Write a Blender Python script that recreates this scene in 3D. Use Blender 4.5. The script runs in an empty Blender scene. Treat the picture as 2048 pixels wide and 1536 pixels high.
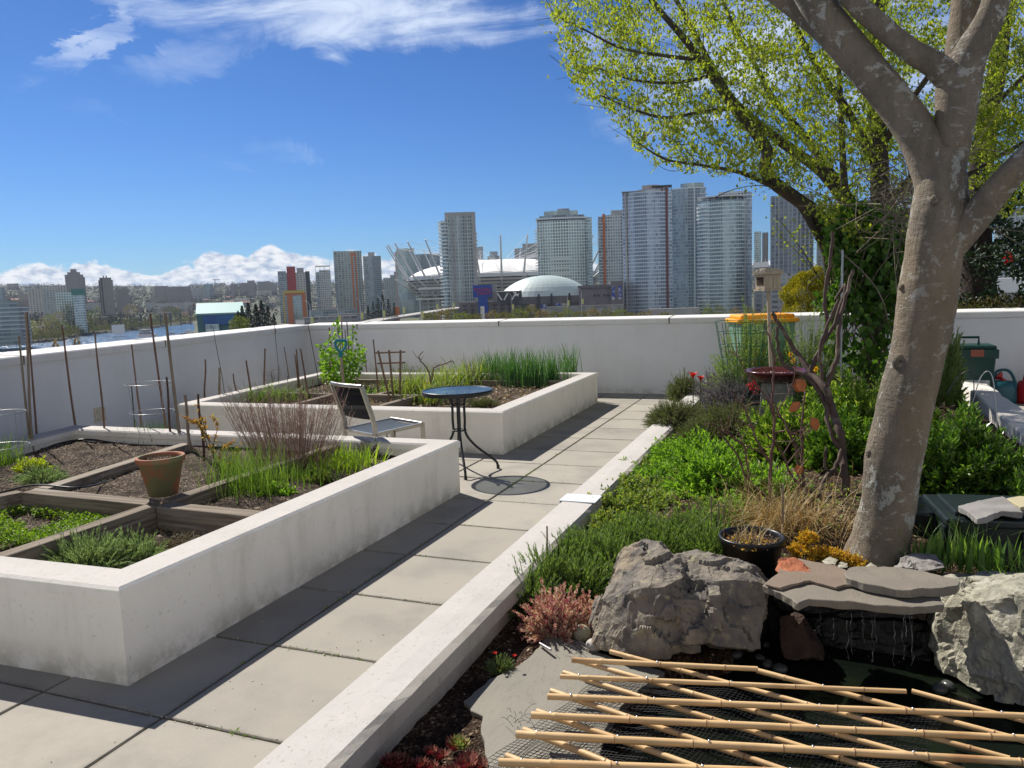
import bpy, bmesh, math, random
import numpy as np
from mathutils import Vector, Matrix, noise as mnoise
R = math.radians
rnd = random.Random(7)
rng = np.random.default_rng(7)
S = bpy.context.scene
COL = S.collection

# ---------------------------------------------------------------- camera
HC = 1.5
HAZE = 0.000045
BAS = np.array([[0.93137244, -0.01082353, 0.3639069],
                [0.36249997, 0.12023514, -0.92419548],
                [-0.03375134, 0.99268644, 0.11590722]])   # camera axes in world terms
FPX = 1545.0                                             # focal length for a 2048 px wide frame
cd = bpy.data.cameras.new('camera'); cam = bpy.data.objects.new('camera', cd); COL.objects.link(cam)
cd.sensor_width = 36; cd.lens = FPX / 2048 * 36; cd.clip_start = 0.05; cd.clip_end = 20000
mw = Matrix.Identity(4)
for i in range(3):
    for j in range(3): mw[i][j] = BAS[i][j]
mw[2][3] = HC
cam.matrix_world = mw
S.camera = cam
# ---------------------------------------------------------------- light
SUNV = Vector((-0.636, 0.368, 0.735)).normalized()       # towards the sun
sl = bpy.data.lights.new('sun', 'SUN'); sun = bpy.data.objects.new('sun', sl); COL.objects.link(sun)
sl.energy = 5.0; sl.angle = R(0.53); sl.color = (1.0, 0.935, 0.845)
sun.rotation_euler = SUNV.to_track_quat('Z', 'Y').to_euler()
S.view_settings.view_transform = 'Standard'; S.view_settings.look = 'None'
S.view_settings.exposure = 0.52; S.view_settings.gamma = 1
S.render.engine = 'CYCLES'
S.cycles.use_denoising = True
S.cycles.max_bounces = 8; S.cycles.transparent_max_bounces = 12
S.cycles.diffuse_bounces = 3; S.cycles.glossy_bounces = 3; S.cycles.transmission_bounces = 4
S.cycles.sample_clamp_indirect = 6.0

class NT:
    """short hand for node graphs"""
    def __init__(s, tree): s.t = tree; s.n = tree.nodes; s.l = tree.links
    def new(s, typ, **kw):
        nd = s.n.new(typ)
        for k, v in kw.items(): setattr(nd, k, v)
        return nd
    def put(s, sock, v):
        if v is None: return
        if hasattr(v, 'is_output') or isinstance(v, bpy.types.NodeSocket): s.l.new(v, sock)
        else:
            try: sock.default_value = v
            except Exception: sock.default_value = tuple(v) + (1.0,)
    def math(s, op, a, b=None, c=None, clamp=False):
        m = s.new('ShaderNodeMath', operation=op, use_clamp=clamp)
        s.put(m.inputs[0], a)
        if b is not None: s.put(m.inputs[1], b)
        if c is not None: s.put(m.inputs[2], c)
        return m.outputs[0]
    def mix(s, f, a, b, mode='MIX'):
        m = s.new('ShaderNodeMix', data_type='RGBA', blend_type=mode, clamp_factor=True)
        s.put(m.inputs[0], f)
        for k, v in ((6, a), (7, b)):
            if isinstance(v, (tuple, list)) and len(v) == 3: v = tuple(v) + (1.0,)
            s.put(m.inputs[k], v)
        return m.outputs[2]
    def noise(s, vec, scale, detail=4, rough=.55, dist=0.0, out=0):
        m = s.new('ShaderNodeTexNoise'); s.put(m.inputs['Vector'], vec)
        m.inputs['Scale'].default_value = scale; m.inputs['Detail'].default_value = detail
        m.inputs['Roughness'].default_value = rough; m.inputs['Distortion'].default_value = dist
        return m.outputs[out]
    def ramp(s, fac, stops, interp='LINEAR'):
        m = s.new('ShaderNodeValToRGB'); s.put(m.inputs[0], fac); cr = m.color_ramp; cr.interpolation = interp
        while len(cr.elements) < len(stops): cr.elements.new(.5)
        for e, (p, c) in zip(cr.elements, stops):
            e.position = p
            e.color = (c, c, c, 1) if isinstance(c, (int, float)) else tuple(c) + (1,)
        return m.outputs[0]
    def smooth(s, v, lo, hi):
        m = s.new('ShaderNodeMapRange', interpolation_type='SMOOTHSTEP')
        s.put(m.inputs['Value'], v); s.put(m.inputs['From Min'], lo); s.put(m.inputs['From Max'], hi)
        return m.outputs[0]
    def sep(s, v):
        m = s.new('ShaderNodeSeparateXYZ'); s.put(m.inputs[0], v); return m.outputs
    def comb(s, x, y, z):
        m = s.new('ShaderNodeCombineXYZ')
        for i, v in enumerate((x, y, z)): s.put(m.inputs[i], v)
        return m.outputs[0]

# ---------------------------------------------------------------- sky
wd = bpy.data.worlds.new('World'); S.world = wd; wd.use_nodes = True
g = NT(wd.node_tree); g.n.clear()
SUN_EL = math.asin(SUNV.z); SUN_AZ = math.atan2(SUNV.x, SUNV.y)
sky = g.new('ShaderNodeTexSky', sky_type='NISHITA', sun_disc=False, sun_elevation=SUN_EL, sun_rotation=SUN_AZ % (2 * math.pi),
            altitude=60, air_density=1.0, dust_density=0.3, ozone_density=1.2)
tint = g.mix(1.0, sky.outputs[0], (0.275, 0.485, 0.83), 'MULTIPLY')
tc = g.new('ShaderNodeTexCoord'); dirv = tc.outputs['Generated']
dx, dy, dz = g.sep(dirv)
az = g.math('ARCTAN2', dx, dy); el = g.math('ARCSINE', dz)
tint = g.mix(1.0, tint, g.ramp(el, [(0.0, (1.22, 1.16, 1.10)), (.10, (1.08, 1.06, 1.06)), (.22, (.90, .96, 1.0)), (.5, (.70, .76, .84)), (.95, (.45, .5, .56))]), 'MULTIPLY')  # upper sky above the view darkened to cut the fill on shaded ground
# cumulus bank low over the horizon
sc1 = g.comb(g.math('MULTIPLY', az, 1.0), g.math('MULTIPLY', el, 1.5), 0.0)
n1 = g.noise(sc1, 22, 7, .55, .25)
n2 = g.noise(sc1, 7, 2, .5)
n3 = g.noise(g.comb(az, g.math('MULTIPLY', el, 2.2), 3.3), 60, 5, .6)
top = g.ramp(g.math('MULTIPLY_ADD', az, 1.0, 1.2),
             [(0.0, .050), (.24, .056), (.33, .060), (.395, .052), (.425, .060), (.47, .074), (.50, .070), (.525, .084), (.555, .073), (.60, .068), (.68, .068), (.80, .042), (.92, .05), (1.0, .04)])
hgt = g.math('ADD', top, g.math('MULTIPLY_ADD', n2, .02, -.022))
dens = g.math('ADD', g.math('SUBTRACT', hgt, el), g.math('MULTIPLY', g.math('SUBTRACT', n1, .5), .055))
cm = g.smooth(dens, 0.0, .006)
shade = g.smooth(g.math('ADD', g.math('MULTIPLY', g.math('SUBTRACT', n3, .5), 2.3), g.math('MULTIPLY', dens, 3.0)), -.25, .55)
ccol = g.mix(shade, (8.6, 8.7, 9.0), (3.7, 4.6, 6.2))
ccol = g.mix(g.smooth(el, .03, .0), ccol, (4.6, 5.6, 7.6))
# thin high cirrus
az2 = g.math('ADD', az, 0.0)
cv = g.comb(g.math('MULTIPLY', az, 1.6), g.math('ADD', g.math('MULTIPLY', el, 6.5), g.math('MULTIPLY', az, -1.1)), 1.7)
c1 = g.noise(cv, 2.6, 8, .62, .9)
c2 = g.noise(g.comb(az, g.math('MULTIPLY', el, 2.0), 5.0), 5.0, 6, .6, .4)
wz = g.noise(g.comb(az, g.math('MULTIPLY', el, 1.5), 8.0), 9.0, 6, .65, 1.0, out=1); wx_, wy_, _w = g.sep(wz)
az = g.math('MULTIPLY_ADD', g.math('SUBTRACT', wx_, .5), .16, az); el_c = g.math('MULTIPLY_ADD', g.math('SUBTRACT', wy_, .5), .075, el)
def blob(a0, e0, ra, re, tilt=0.0):
    da = g.math('SUBTRACT', az, a0); de = g.math('SUBTRACT', g.math('SUBTRACT', el_c, e0), g.math('MULTIPLY', da, tilt))
    q = g.math('ADD', g.math('POWER', g.math('ABSOLUTE', g.math('DIVIDE', da, ra)), 2.0), g.math('POWER', g.math('ABSOLUTE', g.math('DIVIDE', de, re)), 2.0))
    return g.math('SUBTRACT', 1.0, q, clamp=True)
parts_ = [blob(-.60, .338, .30, .050, -.06), blob(-.835, .290, .085, .020, .8), blob(-.74, .275, .09, .022, .25),
          blob(-.36, .315, .16, .030, -.12), blob(.02, .25, .32, .13, 0.0), blob(-.93, .238, .11, .011, -.26)]
wts = [1.25, .95, .55, 1.2, 1.2, .8]
msk = None
for q, w in zip(parts_, wts):
    t_ = g.math('MULTIPLY', g.math('MINIMUM', g.math('MULTIPLY', q, 1.35), 1.0), w)
    msk = t_ if msk is None else g.math('MAXIMUM', msk, t_)
wsp = g.math('MULTIPLY', g.math('MAXIMUM', blob(-.715, .166, .035, .008, -.2), blob(-.655, .178, .05, .018, -.2)), .45)
cd_ = g.smooth(g.math('ADD', g.math('MULTIPLY', c1, .80), g.math('MULTIPLY', c2, .32)), .46, .78)
cir = g.math('MULTIPLY', g.math('MULTIPLY', g.math('MAXIMUM', msk, wsp), cd_), .82, clamp=True)
skc = g.mix(cir, tint, (6.6, 7.6, 9.4))
skc = g.mix(cm, skc, ccol)
# unseen bright cloud added behind the camera as fill for the shaded walls
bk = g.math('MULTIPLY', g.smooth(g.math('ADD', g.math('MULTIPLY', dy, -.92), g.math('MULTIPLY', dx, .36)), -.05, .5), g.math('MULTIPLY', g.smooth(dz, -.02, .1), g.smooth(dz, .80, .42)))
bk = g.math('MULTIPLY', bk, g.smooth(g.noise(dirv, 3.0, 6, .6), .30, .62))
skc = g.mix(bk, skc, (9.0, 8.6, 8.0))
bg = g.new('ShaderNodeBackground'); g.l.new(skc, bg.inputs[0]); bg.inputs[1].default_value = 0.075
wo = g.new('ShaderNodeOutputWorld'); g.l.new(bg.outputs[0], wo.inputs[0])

# ---------------------------------------------------------------- pixel <-> place helpers (frame 2048 x 1536)
def ray(px, py): return BAS @ np.array([px - 1024., -(py - 768.), -FPX])
def W(px, py, z=0.0):
    """the point of the level z seen at a pixel"""
    r = ray(px, py); t = (z - HC) / r[2]
    return Vector((r[0] * t, r[1] * t, z))
def D(px, py, d):
    """the point at ground distance d seen at a pixel"""
    r = ray(px, py); t = d / math.hypot(r[0], r[1])
    return Vector((r[0] * t, r[1] * t, HC + r[2] * t))
def T(px, py, base, dd=0.0):
    return D(px, py, math.hypot(base[0], base[1]) + dd)

def cs2(px, py=700.):
    return 1.0 / (1.0 + ((px - 1024.) / FPX) ** 2)
def WPX(px, w, d):
    """world width of something w pixels wide seen at column px and ground distance d"""
    return w * d / FPX * cs2(px)
# ---------------------------------------------------------------- mesh builder
class MB:
    def __init__(s): s.V = []; s.F = []; s.n = 0; s.hasuv = False
    def add(s, V, F, mi=0, sm=False, uv=None):
        V = np.asarray(V, float).reshape(-1, 3)
        F = np.asarray(F, int)
        if F.ndim == 1: F = F.reshape(1, -1)
        s.V.append(V); s.F.append((F + s.n, mi, sm, uv)); s.n += len(V)
        if uv is not None: s.hasuv = True
    def box(s, c, d, rz=0.0, mi=0, M=None, off=(0, 0, 0)):
        x, y, z = d[0] / 2, d[1] / 2, d[2] / 2
        V = np.array([(i, j, k) for k in (-z, z) for j in (-y, y) for i in (-x, x)], float) + np.array(off)
        if M is not None: V = V @ np.array(M).T
        elif rz:
            ca, sa = math.cos(rz), math.sin(rz)
            V = V @ np.array([[ca, sa, 0], [-sa, ca, 0], [0, 0, 1]])
        s.add(V + np.array(c), [(0, 2, 3, 1), (4, 5, 7, 6), (0, 1, 5, 4), (2, 6, 7, 3), (0, 4, 6, 2), (1, 3, 7, 5)], mi)
    def beam(s, a, b, w, h, mi=0, up=(0, 0, 1)):
        """box from a to b, w across and h along up"""
        a, b = Vector(a), Vector(b); d = b - a; L = d.length; d.normalize()
        x = d.cross(Vector(up)); x.normalize(); y = x.cross(d)
        M = Matrix((x, d, y)).transposed()
        s.box((a + b) / 2, (w, L, h), M=M, mi=mi)
    def prism(s, P, z0, z1, mi=0, cap=True, mi_top=None, uv=False, u0=0.0, bottom=True):
        P = [tuple(p)[:2] for p in P]
        ar = sum(P[i][0] * P[(i + 1) % len(P)][1] - P[(i + 1) % len(P)][0] * P[i][1] for i in range(len(P)))
        if ar < 0: P = P[::-1]
        n = len(P); V = [(x, y, z0) for x, y in P] + [(x, y, z1) for x, y in P]
        if uv:
            u = [u0]
            for i in range(n): u.append(u[-1] + math.hypot(P[(i + 1) % n][0] - P[i][0], P[(i + 1) % n][1] - P[i][1]))
            for i in range(n):
                j = (i + 1) % n
                s.add([V[i], V[j], V[n + j], V[n + i]], (0, 1, 2, 3), mi, False,
                      [(u[i], 0), (u[i + 1], 0), (u[i + 1], z1 - z0), (u[i], z1 - z0)])
        else:
            s.add(V, [(i, (i + 1) % n, n + (i + 1) % n, n + i) for i in range(n)], mi)
        if cap:
            m2 = mi if mi_top is None else mi_top
            s.add(V[n:], list(range(n)), m2)
            if bottom: s.add(V[:n], list(range(n))[::-1], mi)
    def tube(s, P, rad, seg=8, mi=0, cap=True, sm=True):
        P = np.array([tuple(p) for p in P], float); n = len(P)
        rad = np.full(n, rad, float) if np.isscalar(rad) else np.asarray(rad, float)
        Tn = np.gradient(P, axis=0); Tn /= np.linalg.norm(Tn, axis=1)[:, None] + 1e-12
        a = np.array([0, 0, 1.]) if abs(Tn[0][2]) < .9 else np.array([1., 0, 0])
        u = np.cross(Tn[0], a); u /= np.linalg.norm(u)
        ang = np.arange(seg) * 2 * math.pi / seg; V = []
        for i in range(n):
            u = u - Tn[i] * (u @ Tn[i]); u /= np.linalg.norm(u) + 1e-12
            w = np.cross(Tn[i], u)
            V.append(P[i] + rad[i] * (np.cos(ang)[:, None] * u + np.sin(ang)[:, None] * w))
        V = np.concatenate(V); k = np.arange(seg); F = []
        for i in range(n - 1):
            F.append(np.stack([i * seg + k, i * seg + (k + 1) % seg, (i + 1) * seg + (k + 1) % seg, (i + 1) * seg + k], 1))
        s.add(V, np.concatenate(F), mi, sm)
        if cap:
            s.add(V[:seg], list(range(seg))[::-1], mi); s.add(V[-seg:], list(range(seg)), mi)
    def lathe(s, prof, c, seg=32, mi=0, sm=True, sx=1.0, sy=1.0):
        """prof: (radius, z) from inside bottom outwards"""
        k = np.arange(seg); ang = k * 2 * math.pi / seg
        V = np.concatenate([np.stack([c[0] + r * sx * np.cos(ang), c[1] + r * sy * np.sin(ang), np.full(seg, c[2] + z)], 1) for r, z in prof])
        F = [np.stack([i * seg + k, i * seg + (k + 1) % seg, (i + 1) * seg + (k + 1) % seg, (i + 1) * seg + k], 1) for i in range(len(prof) - 1)]
        s.add(V, np.concatenate(F), mi, sm)
    def torus(s, c, r, t, seg=32, mi=0, M=None, seg2=5):
        ang = np.linspace(0, 2 * math.pi, seg + 1)
        P = np.stack([r * np.cos(ang), r * np.sin(ang), 0 * ang], 1)
        if M is not None: P = P @ np.array(M).T
        s.tube(P + np.array(c), t, seg2, mi, cap=False)
    def leaves(s, P, Dr, N, L, Wd, mi=0, fold=.12, fat=.45):
        """one folded quad a leaf"""
        P = np.asarray(P, float); n = len(P)
        if n == 0: return
        Dr = Dr / (np.linalg.norm(Dr, axis=1)[:, None] + 1e-9)
        sd = np.cross(Dr, N); sd /= (np.linalg.norm(sd, axis=1)[:, None] + 1e-9)
        nn = np.cross(sd, Dr)
        L = np.broadcast_to(L, n)[:, None]; Wd = np.broadcast_to(Wd, n)[:, None]
        m = P + Dr * L * fat + nn * L * fold
        V = np.stack([P, m + sd * Wd / 2, P + Dr * L, m - sd * Wd / 2], 1).reshape(-1, 3)
        i = np.arange(n)[:, None] * 4
        s.add(V, i + np.array([[0, 1, 2, 3]]), mi)
    def bleaves(s, P, Dr, N, L, Wd, mi=0, fold=.25, bend=.2):
        """larger leaf: two halves folded on the midrib, three cross sections"""
        P = np.asarray(P, float); n = len(P)
        if n == 0: return
        Dr = Dr / (np.linalg.norm(Dr, axis=1)[:, None] + 1e-9)
        sd = np.cross(Dr, N); sd /= (np.linalg.norm(sd, axis=1)[:, None] + 1e-9)
        nn = np.cross(sd, Dr)
        L = np.broadcast_to(L, n)[:, None]; Wd = np.broadcast_to(Wd, n)[:, None]
        def pt(t, w, b): return P + Dr * L * t + sd * Wd * w - nn * L * bend * t * t + nn * Wd * b
        V = np.stack([pt(0, 0, 0), pt(.3, .46, fold), pt(.35, 0, 0), pt(.3, -.46, fold), pt(.7, .36, fold * .8), pt(.7, 0, 0), pt(.7, -.36, fold * .8), pt(1, 0, 0)], 1).reshape(-1, 3)
        i = np.arange(n)[:, None] * 8
        s.add(V, np.concatenate([i + np.array([[2, 1, 4, 5]]), i + np.array([[3, 2, 5, 6]])]), mi, True)
        V2 = V  # triangles share the same corners
        s.F.append((np.concatenate([i + np.array([[0, 1, 2]]), i + np.array([[0, 2, 3]]), i + np.array([[5, 4, 7]]), i + np.array([[6, 5, 7]])]) + s.n - len(V2), mi, True, None))
    def blades(s, P, az, L, Wd, th0, bend, k=4, mi=0, twist=None):
        """grass blades: arcs of k segments"""
        P = np.asarray(P, float); n = len(P)
        L = np.broadcast_to(L, n); Wd = np.broadcast_to(Wd, n); th0 = np.broadcast_to(th0, n); bend = np.broadcast_to(bend, n)
        hx = np.stack([np.cos(az), np.sin(az), 0 * az], 1); a2 = az + math.pi / 2 + (0 if twist is None else twist)
        sx = np.stack([np.cos(a2), np.sin(a2), 0 * az], 1)
        C = P.copy(); rows = []
        for j in range(k + 1):
            t = j / k; w = Wd * (1 - t) ** .6 * .5 if j < k else Wd * .04
            rows.append(C + sx * w[:, None]); rows.append(C - sx * w[:, None])
            th = th0 + bend * (t + .5 / k)
            C = C + (hx * np.sin(th)[:, None] + np.array([0, 0, 1.]) * np.cos(th)[:, None]) * (L / k)[:, None]
        V = np.stack(rows, 1).reshape(-1, 3); i = np.arange(n)[:, None] * (2 * k + 2)
        F = np.concatenate([i + np.array([[2 * j, 2 * j + 1, 2 * j + 3, 2 * j + 2]]) for j in range(k)])
        s.add(V, F, mi, True)
    def build(s, name, mats, parent=None, origin=None, smooth=None):
        if not isinstance(mats, (list, tuple)): mats = [mats]
        if parent is not None: origin = parent.get('_o', (0, 0, 0))
        V = np.concatenate(s.V) if s.V else np.zeros((0, 3))
        if origin is None: origin = ((V[:, 0].min() + V[:, 0].max()) / 2, (V[:, 1].min() + V[:, 1].max()) / 2, V[:, 2].min())
        V = V - np.array(tuple(origin))
        me = bpy.data.meshes.new(name); me.vertices.add(len(V)); me.vertices.foreach_set('co', V.ravel().astype(np.float32))
        lv, tot, mi, sm = [], [], [], []
        for F, m, q, uv in s.F:
            lv.append(F.ravel()); tot.append(np.full(len(F), F.shape[1])); mi.append(np.full(len(F), m)); sm.append(np.full(len(F), q))
        lv = np.concatenate(lv); tot = np.concatenate(tot)
        me.loops.add(len(lv)); me.loops.foreach_set('vertex_index', lv.astype(np.int32))
        me.polygons.add(len(tot)); st = np.concatenate([[0], np.cumsum(tot)[:-1]])
        me.polygons.foreach_set('loop_start', st.astype(np.int32)); me.polygons.foreach_set('loop_total', tot.astype(np.int32))
        me.polygons.foreach_set('material_index', np.concatenate(mi).astype(np.int32))
        me.polygons.foreach_set('use_smooth', np.concatenate(sm) if smooth is None else np.full(len(tot), smooth))
        if s.hasuv:
            ul = me.uv_layers.new(name='UVMap'); U = []
            for F, m, q, uv in s.F:
                U.append(np.zeros(F.size * 2) if uv is None else np.asarray(uv, float).ravel())
            ul.data.foreach_set('uv', np.concatenate(U).astype(np.float32))
        me.update(calc_edges=True); me.validate()
        for m in mats: me.materials.append(m)
        o = bpy.data.objects.new(name, me); COL.objects.link(o)
        o['_o'] = list(origin)
        if parent is not None: o.parent = parent
        else: o.location = origin
        return o

def tag(o, label=None, cat=None, group=None, kind=None):
    if label: o['label'] = label
    if cat: o['category'] = cat
    if group: o['group'] = group
    if kind: o['kind'] = kind
    return o
def thing(name, label, cat, loc=(0, 0, 0), group=None):
    o = bpy.data.objects.new(name, None); COL.objects.link(o); o.location = loc; o['_o'] = list(loc)
    o.empty_display_size = .1
    return tag(o, label, cat, group)
def bevel(o, w=.006, seg=2, ang=40):
    m = o.modifiers.new('bevel', 'BEVEL'); m.width = w; m.segments = seg; m.limit_method = 'ANGLE'; m.angle_limit = R(ang); m.harden_normals = False
    return o
ORD = 'leftmost,second,third,fourth,fifth,sixth,seventh,eighth,ninth,tenth,eleventh,twelfth'.split(',')
def ordl(k): return ORD[k] if k == 0 else ORD[k] + ' from the left'
def arc(a, b, h, n=8, ax=(0, 0, 1)):
    a, b, ax = Vector(a), Vector(b), Vector(ax)
    return [a.lerp(b, i / n) + ax * h * 4 * (i / n) * (1 - i / n) for i in range(n + 1)]
def bez(P, n=20):
    """smooth curve through points (Catmull-Rom)"""
    P = [Vector(p) for p in P]; Q = [2 * P[0] - P[1]] + P + [2 * P[-1] - P[-2]]; out = []
    m = max(1, n // (len(P) - 1))
    for i in range(1, len(Q) - 2):
        for j in range(m):
            t = j / m; a, b, c, d = Q[i - 1], Q[i], Q[i + 1], Q[i + 2]
            out.append(.5 * ((2 * b) + (c - a) * t + (2 * a - 5 * b + 4 * c - d) * t * t + (3 * b - a - 3 * c + d) * t ** 3))
    return out + [P[-1]]
def interp(vals, n):
    x = np.linspace(0, 1, len(vals)); return np.interp(np.linspace(0, 1, n), x, vals)

# ---------------------------------------------------------------- materials
def mat(name, col, rough=.7, col2=None, sc=6.0, con=(.35, .65), det=5, col3=None, sc3=1.5, con3=(.5, .7), bump=0.0, bsc=40.0, metal=0.0,
        spec=.4, stretch=(1, 1, 1), bdet=5, island=None, transl=0.0, coat=0.0, trans=0.0, alpha=None, world=False, iscale=1.0, bdist=.02, tcol=None):
    m = bpy.data.materials.new(name); m.use_nodes = True; q = NT(m.node_tree); q.n.clear()
    out = q.new('ShaderNodeOutputMaterial'); b = q.new('ShaderNodeBsdfPrincipled')
    tcn = q.new('ShaderNodeTexCoord'); mp = q.new('ShaderNodeMapping'); mp.inputs['Scale'].default_value = stretch
    if world:
        ge = q.new('ShaderNodeNewGeometry'); q.l.new(ge.outputs['Position'], mp.inputs[0])
    else: q.l.new(tcn.outputs['Object'], mp.inputs[0])
    v = mp.outputs[0]; c = tuple(col) + (1,)
    if col2 is not None: c = q.mix(q.smooth(q.noise(v, sc, det), con[0], con[1]), col, col2)
    if col3 is not None: c = q.mix(q.smooth(q.noise(v, sc3, 4, .6), con3[0], con3[1]), c, col3)
    if island is not None:
        ge = q.new('ShaderNodeNewGeometry'); st = [(i / max(1, len(island) - 1), k) for i, k in enumerate(island)]
        c = q.ramp(ge.outputs['Random Per Island'], st)
        if col3 is not None: c = q.mix(q.smooth(q.noise(v, sc3, 3, .6), con3[0], con3[1]), c, col3)
    q.put(b.inputs['Base Color'], c)
    b.inputs['Roughness'].default_value = rough; b.inputs['Metallic'].default_value = metal
    b.inputs['Specular IOR Level'].default_value = spec; b.inputs['Coat Weight'].default_value = coat
    b.inputs['Transmission Weight'].default_value = trans
    if bump:
        bp = q.new('ShaderNodeBump'); bp.inputs['Strength'].default_value = bump; bp.inputs['Distance'].default_value = bdist
        q.l.new(q.noise(v, bsc, bdet, .6), bp.inputs['Height']); q.l.new(bp.outputs[0], b.inputs['Normal'])
    sh = b.outputs[0]
    if transl:
        tr = q.new('ShaderNodeBsdfTranslucent')
        q.put(tr.inputs[0], q.mix(1.0, c, tcol or (1.25, 1.35, .45), 'MULTIPLY'))
        mx = q.new('ShaderNodeMixShader'); mx.inputs[0].default_value = transl
        q.l.new(sh, mx.inputs[1]); q.l.new(tr.outputs[0], mx.inputs[2]); sh = mx.outputs[0]
    q.l.new(sh, out.inputs[0])
    m['_q'] = 1
    return m
# ================================================================= roof terrace
def stucco(name, base, stain, top=False, sstr=(1, 1, .25)):
    m = bpy.data.materials.new(name); m.use_nodes = True; q = NT(m.node_tree); q.n.clear()
    out = q.new('ShaderNodeOutputMaterial'); b = q.new('ShaderNodeBsdfPrincipled')
    ge = q.new('ShaderNodeNewGeometry'); pos = ge.outputs['Position']
    mp = q.new('ShaderNodeMapping'); mp.inputs['Scale'].default_value = sstr; q.l.new(pos, mp.inputs[0])
    st = q.smooth(q.noise(mp.outputs[0], 5, 7, .65), .48, .78)
    c = q.mix(q.math('MULTIPLY', st, .36), base, stain)
    pz = q.sep(pos)[2]; low_ = q.math('MULTIPLY', q.smooth(pz, .16, -.02), q.smooth(q.noise(pos, 7, 5, .7), .35, .62)); c = q.mix(q.math('MULTIPLY', low_, .6), c, (stain[0] * .6, stain[1] * .62, stain[2] * .5))
    c = q.mix(q.math('MULTIPLY', q.smooth(q.noise(pos, 38, 3, .6), .62, .72), .35), c, stain)
    c = q.mix(q.math('MULTIPLY', q.smooth(q.noise(pos, 2.0, 3, .6), .4, .7), .25), c, (base[0] * .8, base[1] * .8, base[2] * .78))
    if top:
        c = q.mix(q.math('MULTIPLY', q.smooth(q.noise(pos, 60, 4, .7), .60, .66), .7), c, (.32, .29, .25))
        c = q.mix(q.math('MULTIPLY', q.smooth(q.noise(pos, 9, 5, .7), .52, .75), .35), c, (.62, .55, .47))
    q.l.new(c, b.inputs['Base Color']); b.inputs['Roughness'].default_value = .85; b.inputs['Specular IOR Level'].default_value = .25
    bp = q.new('ShaderNodeBump'); bp.inputs['Strength'].default_value = .5; bp.inputs['Distance'].default_value = .004
    hgt_ = q.math('ADD', q.math('MULTIPLY', q.noise(pos, 150, 4, .7), .6), q.noise(pos, 22, 4, .6))
    q.l.new(hgt_, bp.inputs['Height']); q.l.new(bp.outputs[0], b.inputs['Normal']); q.l.new(b.outputs[0], out.inputs[0])
    return m
M_wall = stucco('planter_stucco', (.85, .82, .745), (.40, .37, .29))
M_cap = stucco('planter_cap_paint', (.49, .47, .445), (.33, .37, .31), top=True)
M_par = stucco('parapet_paint', (.70, .715, .735), (.56, .56, .555), sstr=(.5, .5, .12))
M_parcap = stucco('parapet_metal_cap', (.70, .70, .69), (.42, .38, .34), sstr=(.6, .6, .3))
M_curbin = stucco('curb_concrete', (.50, .47, .41), (.09, .085, .055), sstr=(1, 1, .4))
M_gap = mat('joint_dirt', (.035, .03, .022), .95, (.09, .08, .05), 30)

JX, JY, PP = -2.215, 2.01, .6145
def paver_mat():
    m = mat('paver_concrete', (.325, .305, .262), .85, (.265, .25, .22), 2.2, (.4, .7), 6, (.41, .38, .33), 140, (.62, .68), bump=.35, bsc=220, bdist=.003, world=True, spec=.3)
    q = NT(m.node_tree); b = [n for n in q.n if n.type == 'BSDF_PRINCIPLED'][0]; src = b.inputs['Base Color'].links[0].from_socket
    ge = q.new('ShaderNodeNewGeometry'); f = q.math('MULTIPLY_ADD', ge.outputs['Random Per Island'], .14, .93)
    px_, py_, _z = q.sep(ge.outputs['Position'])
    def ed(v, o): return q.math('ABSOLUTE', q.math('SUBTRACT', q.math('FRACT', q.math('DIVIDE', q.math('SUBTRACT', v, o), PP)), .5))
    e = q.math('MAXIMUM', ed(px_, JX), ed(py_, JY)); nz = q.noise(ge.outputs['Position'], 9, 6, .7)
    dirt = q.smooth(q.math('ADD', e, q.math('MULTIPLY', q.math('SUBTRACT', nz, .5), .14)), .455, .53)
    c = q.mix(1.0, src, q.comb(f, f, f), 'MULTIPLY'); c = q.mix(q.math('MULTIPLY', dirt, .65), c, (.11, .105, .07))
    c = q.mix(q.math('MULTIPLY', q.smooth(q.noise(ge.outputs['Position'], 1.1, 5, .65), .52, .70), .35), c, (.20, .185, .15))
    q.l.new(c, b.inputs['Base Color'])
    return m
M_pav = paver_mat()
mb = MB()
for i in range(-11, 12):
    for j in range(-8, 15):
        x0, y0 = JX + i * PP, JY + j * PP
        if x0 > -1.35 and x0 < 1.2 and y0 > 1.0: continue
        if y0 > 10.8: continue
        t = rnd.uniform(-.0015, .0015); q = .0058
        x1, y1 = x0 + PP - q, y0 + PP - q; x0 += q; y0 += q; z = t; e = .004
        V = [(x0, y0, z - e), (x1, y0, z - e), (x1, y1, z - e), (x0, y1, z - e), (x0 + e, y0 + e, z), (x1 - e, y0 + e, z), (x1 - e, y1 - e, z), (x0 + e, y1 - e, z),
             (x0, y0, z - .05), (x1, y0, z - .05), (x1, y1, z - .05), (x0, y1, z - .05)]
        mb.add(V, [(4, 5, 6, 7), (0, 1, 5, 4), (1, 2, 6, 5), (2, 3, 7, 6), (3, 0, 4, 7), (8, 9, 1, 0), (9, 10, 2, 1), (10, 11, 3, 2), (11, 8, 0, 3)])
tag(mb.build('roof_deck', M_pav), kind='structure')
mb = MB(); mb.box((-1, 3.5, -.06), (16, 17, .08)); tag(mb.build('deck_base', M_gap), kind='structure')

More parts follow.
